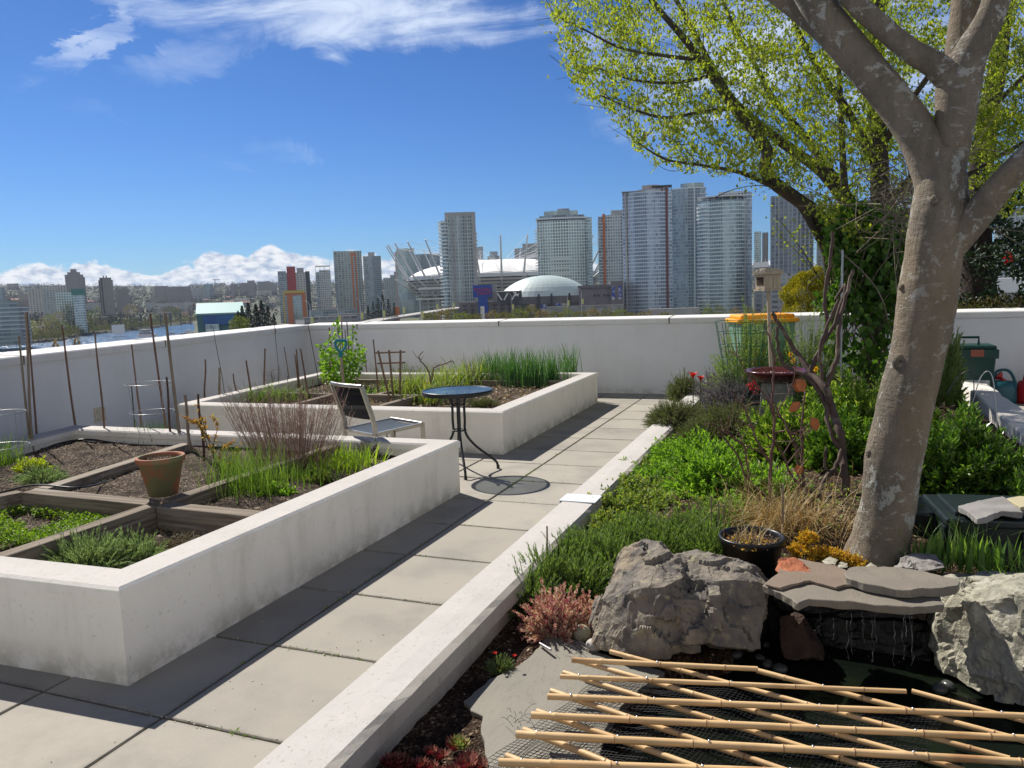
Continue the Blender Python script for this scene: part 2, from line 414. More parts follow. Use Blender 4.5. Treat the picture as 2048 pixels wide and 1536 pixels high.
# planters -------------------------------------------------------
def inset(P, w):
    """inner offset of a convex polygon"""
    n = len(P); P = [Vector(p[:2]) for p in P]; c = sum(P, Vector((0, 0))) / n; L = []
    for i in range(n):
        a, b = P[i], P[(i + 1) % n]; d = (b - a).normalized(); nn = Vector((-d.y, d.x))
        if nn.dot(c - a) < 0: nn = -nn
        L.append((a + nn * w, d))
    out = []
    for i in range(n):
        (p, d), (r, e) = L[i - 1], L[i]
        t = ((r.x - p.x) * e.y - (r.y - p.y) * e.x) / (d.x * e.y - d.y * e.x)
        out.append(p + d * t)
    return out
def ring(mb, A, B, z0, z1, mi=0, side=True):
    n = len(A)
    for i in range(n):
        j = (i + 1) % n
        V = [(*A[i][:2], z0), (*A[j][:2], z0), (*B[j][:2], z0), (*B[i][:2], z0), (*A[i][:2], z1), (*A[j][:2], z1), (*B[j][:2], z1), (*B[i][:2], z1)]
        mb.add(V, [(4, 5, 6, 7), (0, 1, 5, 4), (3, 7, 6, 2), (0, 3, 2, 1)], mi)
PZ = .41
A = [(-2.52, 2.135), (-2.50, 5.235), (-6.50, 5.20), (-5.86, 2.0)]      # near planter, outer edge of the cap
B = [(-2.70, 6.60), (-2.71, 10.06), (-7.02, 9.83), (-6.60, 6.56)]       # far planter
def planter(label, P, grp=None):
    t = thing('raised_planter', label, 'planter', (P[0][0], P[0][1], 0))
    wo, wi = inset(P, .012), inset(P, .175)
    mb = MB(); ring(mb, wo, wi, -.01, PZ - .055); mb.build('wall', M_wall, t)
    mb = MB(); ci = inset(P, .19); n = len(P); c1_ = inset(P, .012); c2_ = inset(P, .178)
    for i in range(n):                                                  # cap with chamfered rims
        j = (i + 1) % n
        rows = [(P, PZ - .055), (P, PZ - .012), (c1_, PZ), (c2_, PZ), (ci, PZ - .012), (ci, PZ - .055)]
        for (a, za), (b, zb) in zip(rows, rows[1:] + rows[:1]):
            mb.add([(*a[i][:2], za), (*a[j][:2], za), (*b[j][:2], zb), (*b[i][:2], zb)], (0, 1, 2, 3), 0 if za == PZ else 1)  # sun and shade offset in the colour: darker top, paler wall stucco on sides
    mb.build('cap', [M_cap, M_wall], t)
    return t, wi
pl1, in1 = planter('nearer white stucco planter box beside the walkway, divided by weathered timbers', A)
pl2, in2 = planter('farther white stucco planter box behind the round table, full of leeks and stakes', B)

# parapet --------------------------------------------------------
ang = Vector((-8.05, 11.02)) - Vector((-6.68, 4.75))
c0 = Vector((-8.08, 11.02)); d0 = ang.normalized()
far0 = c0 - d0 * 16
def wall_run(name, label, a, b, nrm, L0, breaks, capz=1.09):
    """parapet: painted wall, skirting and metal cap pieces with joints"""
    a, b = Vector(a), Vector(b); d = (b - a).normalized(); L = (b - a).length; nrm = Vector(nrm).normalized()
    t = thing(name, label, 'parapet wall', (a.x, a.y, 0))
    def quadbox(mb, s0, s1, n0, n1, z0, z1):
        P = [a + d * s0 + nrm * n0, a + d * s1 + nrm * n0, a + d * s1 + nrm * n1, a + d * s0 + nrm * n1]
        mb.prism([tuple(p) for p in P], z0, z1)
    mb = MB(); quadbox(mb, 0, L, 0, .36, -.02, capz - .065); mb.build('wall', M_par, t)
    mb = MB(); s = 0
    for i, e in enumerate(breaks + [L]): quadbox(mb, s + .004, e - .004, -.014, 0.02, 0.0, .215); s = e
    o = mb.build('skirting', M_par, t); bevel(o, .004)
    s = 0
    for i, e in enumerate(breaks + [L]):
        mb = MB(); P = [a + d * (s + .006) - nrm * .03, a + d * (e - .006) - nrm * .03]; Q = [p + nrm * .43 for p in P]
        z0, z1 = capz - .075, capz
        mb.add([(*P[0], z0), (*P[1], z0), (*P[1], z1 - .012), (*P[0], z1 - .012), (*(P[0] + nrm * .012), z1), (*(P[1] + nrm * .012), z1), (*Q[1], z1 + .02), (*Q[0], z1 + .02), (*Q[1], z0), (*Q[0], z0)],
               (0, 1, 2, 3)); F = [(3, 2, 5, 4), (4, 5, 6, 7), (7, 6, 8, 9), (9, 8, 1, 0)]
        for f in F: mb.F.append((np.array([f]) + mb.n - 10, 0, False, None))
        mb.F.append((np.array([[0, 3, 4, 7, 9]]) + mb.n - 10, 0, False, None)); mb.F.append((np.array([[1, 2, 5, 6, 8][::-1]]) + mb.n - 10, 0, False, None))
        mb.build('metal_cap', M_parcap, t)
        if e < L:
            mb = MB(); p = a + d * e; mb.beam((*(p - nrm * .034), capz - .04), (*(p + nrm * .40), capz - .035 + .02), .016, .082); mb.build('cap_joint', mat_rub, t)
        s = e
    return t
mat_rub = mat('joint_sealant', (.10, .08, .06), .8, (.30, .26, .2), 20)
xs = []
for px in (1045, 1365, 790): xs.append(W(px, 640, 1.09).x)
back_breaks = sorted(v - (c0.x) for v in [W(1045, 637, 1.09).x, W(1365, 630, 1.09).x, W(774, 643, 1.09).x])
wall_run('parapet', 'long pale grey back parapet with a metal cap, running behind the far planter', (c0.x - .03, c0.y), (9.5, 11.02), (0, 1), 0, back_breaks + [9.2, 12.4, 15.2])
def along(px, py): return (Vector(W(px, py, 1.09)[:2]) - far0).dot(d0)
wall_run('parapet', 'shorter pale grey parapet on the left, overlooking the water', far0, c0 + d0 * .08, (-d0.y, d0.x), 0, sorted([along(22, 712), along(358, 680), along(584, 656)]))
M_ply = mat('plate_cream', (.62, .56, .44), .7, (.5, .44, .33), 30)
p0 = T(198, 829, (-7.3, 7.5)); nrm0 = Vector((-d0.y, d0.x))
# junction cover on the wall
rp = ray(198, 829); tt = ((far0 - Vector((0, 0))).dot(nrm0)) / (rp[0] * nrm0.x + rp[1] * nrm0.y); pc = Vector((rp[0] * tt, rp[1] * tt, HC + rp[2] * tt))
t = thing('cover_plate', 'small cream cover plate screwed to the left parapet near its foot', 'plate', pc)
mb = MB(); mb.beam(pc - Vector((d0.x, d0.y, 0)) * .075 - Vector((nrm0.x, nrm0.y, 0)) * .012, pc + Vector((d0.x, d0.y, 0)) * .075 - Vector((nrm0.x, nrm0.y, 0)) * .012, .016, .15); mb.build('plate', M_ply, t)
mb = MB()
for k, h in ((-.05, -.045), (.05, -.045), (-.05, .045), (.05, .045)): mb.box(pc + Vector((d0.x, d0.y, 0)) * k - Vector((nrm0.x, nrm0.y, 0)) * .021 + Vector((0, 0, h)), (.009, .009, .009))
mb.build('screw', mat('dark_screw', (.05, .05, .05), .5, metal=.6), t)

# low curb walls of the right bed ---------------------------------
def rough_bar(a, b, w, h, z0, seg=40, amp=.006, seed=0, mi=0, mi2=0):
    """cast wall with a slightly uneven top and edges, a side at a"""
    mb = MB(); a, b = Vector(a), Vector(b); d = b - a; L = d.length; d.normalize(); n = Vector((d.y, -d.x)); V = []
    rows = [(0, z0), (0, z0 + h - .012), (.012, z0 + h), (w * .5, z0 + h), (w - .02, z0 + h - .004), (w, z0 + h - .022), (w + .004, z0 + h - .085), (w - .03, z0 + h - .092), (w - .03, z0)]
    for i in range(seg + 1):
        s = L * i / seg
        for k, (u, z) in enumerate(rows):
            q = mnoise.noise(Vector((s * 2.2, k * .7, seed))) * amp + mnoise.noise(Vector((s * 11, k * 1.7, seed + 5))) * amp * .45
            p = a + d * s + n * (u + (q * 1.6 if k >= 4 else q * .3)); V.append((p.x, p.y, z + (q * .6 if 2 <= k <= 7 else 0)))
    r = len(rows); F = []; FM = []
    for i in range(seg):
        for k in range(r - 1): (F if k < 4 else FM).append((i * r + k, i * r + k + 1, (i + 1) * r + k + 1, (i + 1) * r + k))
    mb.add(V, F, mi); mb.F.append((np.array(FM) + mb.n - len(V), mi2, False, None))
    mb.F.append((np.array([list(range(r))[::-1]]) + mb.n - len(V), mi, False, None)); mb.F.append((np.array([list(range(r))]) + mb.n - len(V) + seg * r, mi, False, None))
    return mb
CX, CZ = -1.425, .24
t = thing('curb_wall', 'low white curb wall along the right edge of the walkway, cracked at mid length', 'curb wall', (CX, 4, 0))
rough_bar((CX, -.6), (CX, 4.41), .215, CZ + .25, -.25, 60, .006, 1, 0, 1).build('curb', [M_cap, M_curbin], t)
rough_bar((CX, 4.425), (CX + .01, 7.42), .215, CZ + .25, -.25, 44, .006, 2, 0, 1).build('curb', [M_cap, M_curbin], t)
M_tape = mat('pale_tape', (.72, .80, .84), .5)
mb = MB(); mb.box((CX + .105, 4.435, CZ + .004), (.225, .16, .006)); mb.box((CX - .006, 4.435, CZ - .05), (.006, .16, .11))
tag(bevel(mb.build('tape_strip', M_tape), .002), 'pale blue-white strip of tape laid over the crack in the low curb', 'tape')
rough_bar((-1.36, 7.55), (-1.30, 10.99), .215, CZ + .25, -.25, 40, .006, 3, 0, 1)
t = thing('curb_wall', 'short far piece of white curb wall near the red tulips and the birdbath', 'curb wall', (-1.3, 10, 0))
rough_bar((-1.40, 7.75), (-1.36, 10.99), .215, CZ + .27, -.25, 40, .006, 3, 0, 1).build('curb', [M_cap, M_curbin], t)
# right wall of the bed
RW = [W(1885, 733, .34), W(2010, 838, .34)]
rd = (Vector(RW[1][:2]) - Vector(RW[0][:2])).normalized()
ra = Vector(RW[0][:2]) - rd * .0; rb_ = ra + rd * 9.5
t = thing('bed_wall', 'low wall with a rounded painted top on the right side of the flower bed, by the bin', 'low wall', (ra.x, ra.y, 0))
mbw = rough_bar(rb_, ra, .25, .62, -.28, 70, .012, 4, 0, 0); mbw.build('wall', [stucco('cloth_white', (.70, .67, .62), (.45, .41, .36), sstr=(1, 1, 1))], t)

# soil -----------------------------------------------------------
def soil_mat(name, a, b, c, dry=(.30, .22, .15)):
    m = bpy.data.materials.new(name); m.use_nodes = True; q = NT(m.node_tree); q.n.clear()
    out = q.new('ShaderNodeOutputMaterial'); bs = q.new('ShaderNodeBsdfPrincipled'); ge = q.new('ShaderNodeNewGeometry'); pos = ge.outputs['Position']
    vo = q.new('ShaderNodeTexVoronoi'); q.l.new(pos, vo.inputs['Vector']); vo.inputs['Scale'].default_value = 95
    r = q.sep(vo.outputs['Color'])[0]
    c1_ = q.ramp(r, [(0, a), (.45, b), (.8, c), (.95, dry), (1, (.45, .36, .25))])
    c1_ = q.mix(q.smooth(q.noise(pos, 6, 4), .35, .7), c1_, a)
    q.l.new(c1_, bs.inputs['Base Color']); bs.inputs['Roughness'].default_value = .95; bs.inputs['Specular IOR Level'].default_value = .15
    bp = q.new('ShaderNodeBump'); bp.inputs['Strength'].default_value = 1.0; bp.inputs['Distance'].default_value = .012
    q.l.new(q.math('ADD', vo.outputs['Distance'], q.noise(pos, 45, 5, .7)), bp.inputs['Height']); q.l.new(bp.outputs[0], bs.inputs['Normal'])
    q.l.new(bs.outputs[0], out.inputs[0]); return m
M_soil = soil_mat('bark_soil', (.028, .017, .011), (.075, .045, .029), (.135, .088, .057))
M_soil2 = soil_mat('dry_bed_soil', (.035, .025, .02), (.085, .062, .047), (.14, .105, .08), (.34, .28, .21))
M_chip = mat('bark_chip', (.1, .06, .04), .9, island=[(.05, .03, .02), (.11, .07, .045), (.2, .14, .09), (.34, .26, .17)])
def in_poly(x, y, P):
    c = False; n = len(P)
    for i in range(n):
        (x1, y1), (x2, y2) = P[i][:2], P[i - 1][:2]
        if (y1 > y) != (y2 > y) and x < (x2 - x1) * (y - y1) / (y2 - y1) + x1: c = not c
    return c
def bed(name, P, zf, m, step=.05, chips=0, kind='structure', chipz=.0, csz=(.006, .02)):
    """soil surface over polygon P at height zf(x,y) with loose chips"""
    xs_ = [p[0] for p in P]; ys_ = [p[1] for p in P]; x0, x1, y0, y1 = min(xs_), max(xs_), min(ys_), max(ys_)
    nx, ny = int((x1 - x0) / step) + 2, int((y1 - y0) / step) + 2; V = []
    for j in range(ny):
        for i in range(nx):
            x, y = x0 + (x1 - x0) * i / (nx - 1), y0 + (y1 - y0) * j / (ny - 1); V.append((x, y, zf(x, y)))
    F = [(j * nx + i, j * nx + i + 1, (j + 1) * nx + i + 1, (j + 1) * nx + i) for j in range(ny - 1) for i in range(nx - 1)
         if in_poly(x0 + (x1 - x0) * (i + .5) / (nx - 1), y0 + (y1 - y0) * (j + .5) / (ny - 1), P)]
    mb = MB(); mb.add(V, F, 0, True)
    if chips:
        C = []
        while len(C) < chips:
            x, y = rnd.uniform(x0, x1), rnd.uniform(y0, y1)
            if in_poly(x, y, P): C.append((x, y, zf(x, y) + .002))
        C = np.array(C); n = len(C); a = rng.uniform(0, 6.28, n); b = rng.uniform(-.5, .6, n)
        Dv = np.stack([np.cos(a) * np.cos(b), np.sin(a) * np.cos(b), np.sin(b)], 1); N = rng.normal(size=(n, 3)) * .4 + np.array([0, 0, 1])
        L = rng.uniform(csz[0], csz[1], n); mb.leaves(C, Dv, N, L, L * rng.uniform(.3, .8, n), 1, .05)
    return tag(mb.build(name, [m, M_chip]), kind=kind)
def hz(x, y, s, a, sd=0): return a * (mnoise.noise(Vector((x * s, y * s, sd))) + .5 * mnoise.noise(Vector((x * s * 2.7, y * s * 2.7, sd + 3))))
def s1(x, y): return .235 if (y < 3.52) else .30
bed('planter_soil', in1, lambda x, y: s1(x, y) + hz(x, y, 3, .022) + hz(x, y, 17, .009), M_soil2, .035, 9000)
bed('planter_soil', in2, lambda x, y: .27 + hz(x, y, 3, .02, 4) + hz(x, y, 17, .01), M_soil2, .05, 7000)

# timbers in the planters -----------------------------------------
def wood_mat(name, a, b, c, sc=1.0):
    return mat(name, a, .85, b, 5 * sc, (.3, .65), 8, c, 2.5 * sc, (.5, .72), bump=.7, bsc=9 * sc, stretch=(1, 1, 1), bdist=.006, spec=.2)
def timber_mat(name, a, b, c, axis):
    st = {'x': (1.2, 30, 30), 'y': (30, 1.2, 30), 'z': (30, 30, 1.2)}[axis]
    return mat(name, a, .88, b, 1.6, (.35, .65), 6, c, .9, (.5, .75), bump=.8, bsc=2.2, stretch=st, bdist=.004, spec=.2)
M_tx = timber_mat('weathered_timber', (.235, .20, .155), (.125, .10, .078), (.33, .30, .25), 'x')
M_ty = timber_mat('weathered_timber', (.235, .20, .155), (.125, .10, .078), (.33, .30, .25), 'y')
M_ty2 = timber_mat('pale_timber', (.30, .265, .215), (.18, .15, .115), (.38, .345, .29), 'y')
TZ = .375
def timber(label, a, b, w, h, ztop, m, grp='timbers dividing the planters'):
    mb = MB(); a, b = Vector((*a, ztop - h / 2)), Vector((*b, ztop - h / 2)); mb.beam(a, b, w, h)
    o = mb.build('timber', m); bevel(o, .008, 2); return tag(o, label, 'timber', grp)
pI = W(318, 1004, TZ)                                     # crossing under the pot
xl = pI.x
def innerx(y, P):   # x of the left inner edge at y
    (xa, ya), (xb, yb) = P[3][:2], P[2][:2]; return xa + (xb - xa) * (y - ya) / (yb - ya)
timber('long weathered timber running the length of the nearer planter, its near half, below the pot', (xl, in1[0][1] + .005), (xl, pI.y - .06), .09, .15, TZ, M_ty)
timber('long weathered timber running the length of the nearer planter, its far half, beyond the pot', (xl, pI.y + .06), (xl + .02, in1[1][1] - .004), .09, .15, TZ - .004, M_ty)
timber('weathered cross timber from under the pot to the right wall of the nearer planter', (xl + .05, pI.y - .02), (in1[0][0] - .003, pI.y - .04), .11, .17, TZ - .003, M_tx)
xc2 = W(60, 975, TZ).x
timber('weathered cross timber from the pot leftwards to the second long timber', (xc2 + .05, pI.y + .02), (xl - .05, pI.y), .11, .16, TZ - .003, M_tx)
timber('second long timber at the left of the nearer planter, its near half', (xc2 - .35, in1[0][1] + .005 - .05), (xc2 - .0, pI.y + .0), .09, .15, TZ - .006, M_ty)
b2 = W(275, 908, TZ); a2_ = W(105, 968, TZ)
timber('second long timber of the nearer planter, its far half behind the lavender', (a2_.x, pI.y + .07), (b2.x, min(in1[1][1] - .01, b2.y + .5)), .10, .13, TZ - .01, M_ty2)
# far planter dividers
q1, q2 = W(575, 800, .35), W(905, 800, .35)
timber('pale cross timber through the middle of the farther planter', (in2[2][0] + .35, 7.95), (in2[0][0] - .75, 7.95), .09, .12, .36, M_tx)
timber('timber running back to front in the left half of the farther planter', (-5.4, in2[0][1] + .01), (-5.5, 7.90), .09, .12, .355, M_ty)
timber('timber running back to front in the middle of the farther planter', (-4.35, in2[0][1] + .01), (-4.35, 7.90), .09, .12, .355, M_ty)
timber('timber running from the middle crossing to the back wall of the farther planter', (-4.9, 8.0), (-4.9, in2[1][1] - .02), .09, .12, .358, M_ty)
timber('dark timber lining the back wall of the farther planter', (in2[2][0] + .1, 9.52), (in2[1][0] - .05, 9.62), .06, .10, .345, M_tx)
# ================================================================= the city beyond the parapet
ZW, ZL = -30.0, -27.0
SH = [(-60, 697), (0, 691), (60, 687), (120, 682), (165, 671), (230, 664), (282, 660), (330, 653), (388, 646)]
shore = []
for px, py in SH:
    p = W(px, py, ZW); shore.append((math.atan2(p.x, p.y), math.hypot(p.x, p.y)))
azR = shore[-1][0]; RB = [(W(388, 646, ZW), 0)]
def ds(a): return float(np.interp(a, [s[0] for s in shore], [s[1] for s in shore]))
near = [math.hypot(*W(x, y, ZW)[:2]) for x, y in ((392, 660), (340, 672), (200, 700))]
def land_z(a, d):
    if a < azR:
        s = ds(a); h = -36 if d < s - 6 else (-29.5 if d < s + 6 else ZL)
        if a > shore[5][0] - .02:                                  # marina quay on the near side
            nb = np.interp(a, [shore[5][0] - .02, azR], [60, near[0] - 40])
            if d < nb: h = -28.6
        if d > s + 120:
            h = ZL + 122 * min(1, max(0, (d - s - 120) / 2700)) ** 1.15
        return h
    h = ZL
    if d > 1500: h = ZL + 108 * min(1, (d - 1500) / 2200)
    return h
mb = MB(); azs = np.concatenate([np.linspace(R(-80), azR - .001, 90), np.linspace(azR + .001, R(60), 60)]); dd = np.concatenate([np.arange(40, 760, 12), np.geomspace(760, 5500, 60)])
V = []; na = len(azs)
for d in dd:
    for a in azs:
        h = land_z(a, d)
        if d > 900: h += 9 * mnoise.noise(Vector((a * 9, d * .0012, 2))) * min(1, (d - 900) / 1500)
        V.append((d * math.sin(a), d * math.cos(a), h))
mb.add(V, [(j * na + i, j * na + i + 1, (j + 1) * na + i + 1, (j + 1) * na + i) for j in range(len(dd) - 1) for i in range(na - 1)], 0, True)
M_land = mat('city_ground', (.05, .062, .032), .95, (.085, .078, .055), .012, (.35, .65), 6, (.07, .09, .035), .004, (.45, .6))
tag(mb.build('city_ground', M_land, origin=(0, 0, ZL)), kind='structure')
mb = MB(); mb.add([(-6000, 30, ZW), (600, 30, ZW), (600, 5000, ZW), (-6000, 5000, ZW)], (0, 1, 2, 3))
m = bpy.data.materials.new('inlet_water'); m.use_nodes = True; q = NT(m.node_tree); b = [n for n in q.n if n.type == 'BSDF_PRINCIPLED'][0]
b.inputs['Base Color'].default_value = (.035, .10, .19, 1); b.inputs['Roughness'].default_value = .16; b.inputs['IOR'].default_value = 1.33
ge = q.new('ShaderNodeNewGeometry'); bp = q.new('ShaderNodeBump'); bp.inputs['Strength'].default_value = 1; bp.inputs['Distance'].default_value = .9
q.l.new(q.noise(ge.outputs['Position'], .35, 6, .7), bp.inputs['Height']); q.l.new(bp.outputs[0], b.inputs['Normal'])
tag(mb.build('water', m, origin=(0, 0, ZW)), kind='structure')
# rocky shore line
mb = MB(); P = []
for k in range(900):
    a = rnd.uniform(shore[0][0], azR); d = ds(a) + rnd.uniform(-4, 4); P.append((d * math.sin(a), d * math.cos(a), -29.4))
P = np.array(P); n = len(P); mb.leaves(P, rng.normal(size=(n, 3)) * [1, 1, .5], rng.normal(size=(n, 3)), rng.uniform(1.5, 4, n), rng.uniform(1.5, 3, n), 0, .5)
tag(mb.build('shore_rocks', mat('shore_rock', (.09, .08, .07), .95, island=[(.05, .045, .04), (.14, .12, .10), (.22, .19, .15)])), kind='stuff')

# ---- facades
def facade(name, frame, dark, light, pitch=3.2, floor=2.9, mull=.12, slab=.22, spand=None, sp=.38, rough=.3, metal=.25, bias=.5, pier=0, spec=.5):
    m = bpy.data.materials.new(name); m.use_nodes = True; q = NT(m.node_tree); b = [n for n in q.n if n.type == 'BSDF_PRINCIPLED'][0]
    uv = q.new('ShaderNodeUVMap'); x, y, z = q.sep(uv.outputs[0])
    u = q.math('DIVIDE', x, pitch); v = q.math('DIVIDE', y, floor); fu, fv = q.math('FRACT', u), q.math('FRACT', v)
    wn = q.new('ShaderNodeTexWhiteNoise', noise_dimensions='3D'); q.l.new(q.comb(q.math('FLOOR', u), q.math('FLOOR', v), 0.0), wn.inputs['Vector'])
    r = wn.outputs[0]
    big = q.noise(q.comb(q.math('DIVIDE', q.math('FLOOR', u), 5.0), q.math('DIVIDE', q.math('FLOOR', v), 7.0), 0.0), 1.3, 3)
    gl = q.mix(q.smooth(q.math('ADD', q.math('MULTIPLY', r, .42), q.math('MULTIPLY', big, .85)), bias - .22, bias + .45), dark, light)
    wb = q.new('ShaderNodeTexWhiteNoise', noise_dimensions='1D'); q.l.new(q.math('FLOOR', q.math('DIVIDE', u, 3.0)), wb.inputs['W']); gl = q.mix(q.math('MULTIPLY', q.math('GREATER_THAN', wb.outputs[0], .66), .7), gl, dark); gl = q.mix(q.math('MULTIPLY', q.math('LESS_THAN', wb.outputs[0], .22), .45), gl, light)
    fr = q.math('MAXIMUM', q.math('LESS_THAN', fu, mull), q.math('LESS_THAN', fv, slab))
    if spand is not None:
        c = q.mix(q.math('LESS_THAN', fv, sp), gl, spand)
    else: c = gl
    c = q.mix(fr, c, frame)
    if pier: c = q.mix(q.math('LESS_THAN', q.math('FRACT', q.math('DIVIDE', x, pitch * pier)), .22 / pier * 1.6), c, frame)
    q.l.new(c, b.inputs['Base Color'])
    q.l.new(q.math('MULTIPLY_ADD', fr, .5, rough), b.inputs['Roughness']); b.inputs['Metallic'].default_value = metal; b.inputs['Specular IOR Level'].default_value = spec
    return m
F_teal = facade('teal_glass_facade', (.68, .76, .77), (.10, .16, .19), (.36, .48, .52), 1.7, 2.9, .10, .30, metal=.4)
F_blue = facade('blue_glass_facade', (.64, .69, .75), (.10, .15, .215), (.34, .44, .55), 1.7, 2.9, .09, .28, metal=.4)
F_grey = facade('grey_facade', (.56, .59, .60), (.08, .11, .13), (.28, .34, .38), 2.4, 2.9, .3, .32)
F_dark = facade('dark_facade', (.34, .40, .45), (.06, .09, .12), (.28, .36, .42), 2.2, 2.9, .2, .28, metal=.35)
F_pale = facade('pale_facade', (.42, .44, .45), (.07, .09, .11), (.28, .33, .36), 3.4, 3.0, .38, .42)
F_white = facade('white_facade', (.52, .52, .50), (.05, .06, .07), (.22, .25, .27), 4.0, 2.9, .5, .45)
F_mesh = facade('green_white_facade', (.72, .82, .81), (.11, .14, .155), (.34, .41, .43), 2.6, 3.0, .28, .28, bias=.45)
F_brown = facade('brown_facade', (.25, .235, .24), (.09, .09, .10), (.18, .17, .18), 3.5, 3.0, .45, .5, metal=0)
F_low = facade('office_facade', (.33, .33, .34), (.06, .08, .1), (.20, .24, .28), 5.0, 3.6, .25, .45, metal=.1)
F_refl = facade('pale_mirror_facade', (.34, .42, .43), (.16, .22, .24), (.34, .42, .42), 2.2, 3.2, .06, .08, metal=.5, rough=.12)
F_house = [facade('house_wall', c, (.06, .07, .08), (.2, .22, .24), 3.2, 2.9, .5, .5, metal=0) for c in ((.40, .38, .36), (.30, .24, .22), (.45, .45, .44), (.24, .24, .26), (.35, .30, .25))]
M_conc = mat('pale_concrete', (.42, .42, .42), .85, (.35, .35, .35), .2); M_slab = mat('balcony_slab', (.62, .66, .68), .7); M_roofc = mat('flat_roof', (.27, .28, .29), .9, (.36, .36, .36), .1)
M_red = mat('red_panel', (.33, .045, .045), .6); M_orange = mat('orange_panel', (.48, .15, .05), .6); M_yel = mat('yellow_panel', (.52, .42, .08), .6); M_brick = mat('maroon_pier', (.17, .07, .065), .8)
M_rail = mat('pale_railing', (.74, .79, .81), .5); M_dark = mat('dark_metal', (.04, .045, .05), .5); M_wsteel = mat('white_steel', (.55, .57, .60), .5)
M_bwhite = mat('bright_white', (.78, .78, .77), .7)

def zt(px, py, d): return D(px, py, d).z
class Tower:
    """a building whose front runs between two pixel columns at ground distance d; depth goes away from the camera"""
    def __init__(s, name, label, pL, pR, d, depth=24, turn=0.0, group=None, base=ZL, cat='building'):
        s.a, s.b = Vector(D(pL, 600, d)[:2]), Vector(D(pR, 600, d)[:2]); s.d = d; s.px = (pL + pR) / 2
        s.u = (s.b - s.a).normalized(); s.w = Vector((-s.u.y, s.u.x)); s.L = (s.b - s.a).length; s.dep = depth; s.base = base
        if turn: s.u.rotate(Matrix.Rotation(turn, 2)); s.w.rotate(Matrix.Rotation(turn, 2))
        s.t = thing(name, label, cat, (s.a.x, s.a.y, base), group)
    def P(s, u, w): return s.a + s.u * (u * s.L) + s.w * w
    def rect(s, u0, u1, w0, w1): return [s.P(u0, w0), s.P(u1, w0), s.P(u1, w1), s.P(u0, w1)]
    def round(s, u0, u1, w0, w1, bulge, n=10):
        """front edge bulging towards the camera"""
        F = [s.P(u0 + (u1 - u0) * i / n, w0 - bulge * (1 - (2 * i / n - 1) ** 2)) for i in range(n + 1)]
        return F + [s.P(u1, w1), s.P(u0, w1)]
    def z(s, y): return zt(s.px, y, s.d)
    def block(s, nm, P, z0, z1, m, roof=None):
        mb = MB(); mb.prism(P, z0, z1, 0, True, 1, uv=True); return mb.build(nm, [m, roof or M_roofc], s.t)
    def slabs(s, nm, P, z0, z1, m, fl=2.9, th=.35, rail=True, every=1):
        n = int((z1 - z0) / fl)
        for i in range(1, n, every):
            mb = MB(); z = z0 + fl * i; mb.prism(P, z, z + th)
            mb.build(nm, m, s.t)
def simple_tower(name, label, pL, pR, y, d, m, depth=24, pent=None, grp=None, base=ZL):
    T_ = Tower(name, label, pL, pR, d, depth, group=grp, base=base); z1 = T_.z(y)
    T_.block('facade', T_.rect(0, 1, 0, depth), base, z1, m)
    if pent:
        T_.block('penthouse', T_.rect(pent[0], pent[1], 3, depth - 4), z1, T_.z(pent[2]), M_conc)
    return T_

# red tower
t = Tower('apartment_tower', 'white apartment tower with a wide red panel up its front', 559, 614, 1090, 22)
zt_ = t.z(538)
t.block('facade', t.rect(.3, 1, 0, 22), ZL, t.z(545), F_white); t.block('glass_wing', t.rect(0, .3, -2, 20), ZL, t.z(542), F_dark)
t.block('red_panel', t.rect(.33, .64, -1.2, 12), ZL, t.z(533), M_red); t.block('dark_slab', t.rect(1.0, 1.16, 3, 20), ZL, t.z(543), M_dark)
t.block('rooftop', t.rect(.7, .95, 4, 16), t.z(545), t.z(536), M_conc); t.slabs('balcony', t.rect(-.06, .28, -4, 0), ZL + 6, t.z(545), M_slab)
t = Tower('arch_building', 'orange arch-shaped building with a yellow roof below the red tower', 566, 612, 1000, 14)
t.block('leg', t.rect(0.18, .42, 0, 14), ZL, t.z(590), M_orange); t.block('leg', t.rect(.82, 1, 0, 14), ZL, t.z(590), M_orange)
t.block('top', t.rect(.1, 1, -.4, 14.4), t.z(590), t.z(586), M_orange); t.block('roof', t.rect(.02, .95, -1.4, 15), t.z(586), t.z(581), M_yel)
t.block('glass_front', t.rect(.42, .82, 2, 13), ZL, t.z(591), F_refl); t.block('column', t.rect(0, .06, 0, 2), ZL, t.z(586), M_yel)
t = Tower('apartment_tower', 'slim grey tower with an open roof frame, right of the red one', 634, 664, 1050, 20)
t.block('facade', t.rect(.25, 1, 0, 20), ZL, t.z(540), F_grey); t.block('dark_wing', t.rect(0, .25, 1, 18), ZL, t.z(544), F_dark)
t.block('roof_frame', t.rect(0, 1, -1, 18), t.z(532.5), t.z(531), M_bwhite)
for k in (.02, .3, .6, .96): t.block('post', t.rect(k, k + .03, 0, 1), t.z(545), t.z(532.5), M_bwhite)
t.slabs('balcony', t.rect(-.07, .22, -3, 0), ZL + 6, t.z(545), M_slab); t.slabs('balcony', t.rect(.93, 1.06, -2, 6), ZL + 6, t.z(545), M_slab)
t = Tower('apartment_tower', 'tall grey-green tower with an orange strip running down its right side', 672, 728, 1060, 24)
t.block('facade', t.rect(0, 1, 0, 24), ZL, t.z(502), facade('strip_facade', (.40, .45, .45), (.06, .085, .09), (.24, .32, .32), 4.2, 2.9, .35, .3)); t.block('orange_strip', t.rect(.62, .68, -.7, .5), ZL, t.z(510), M_orange); t.block('orange_strip', t.rect(.76, .80, -.7, .5), ZL, t.z(506), M_orange)
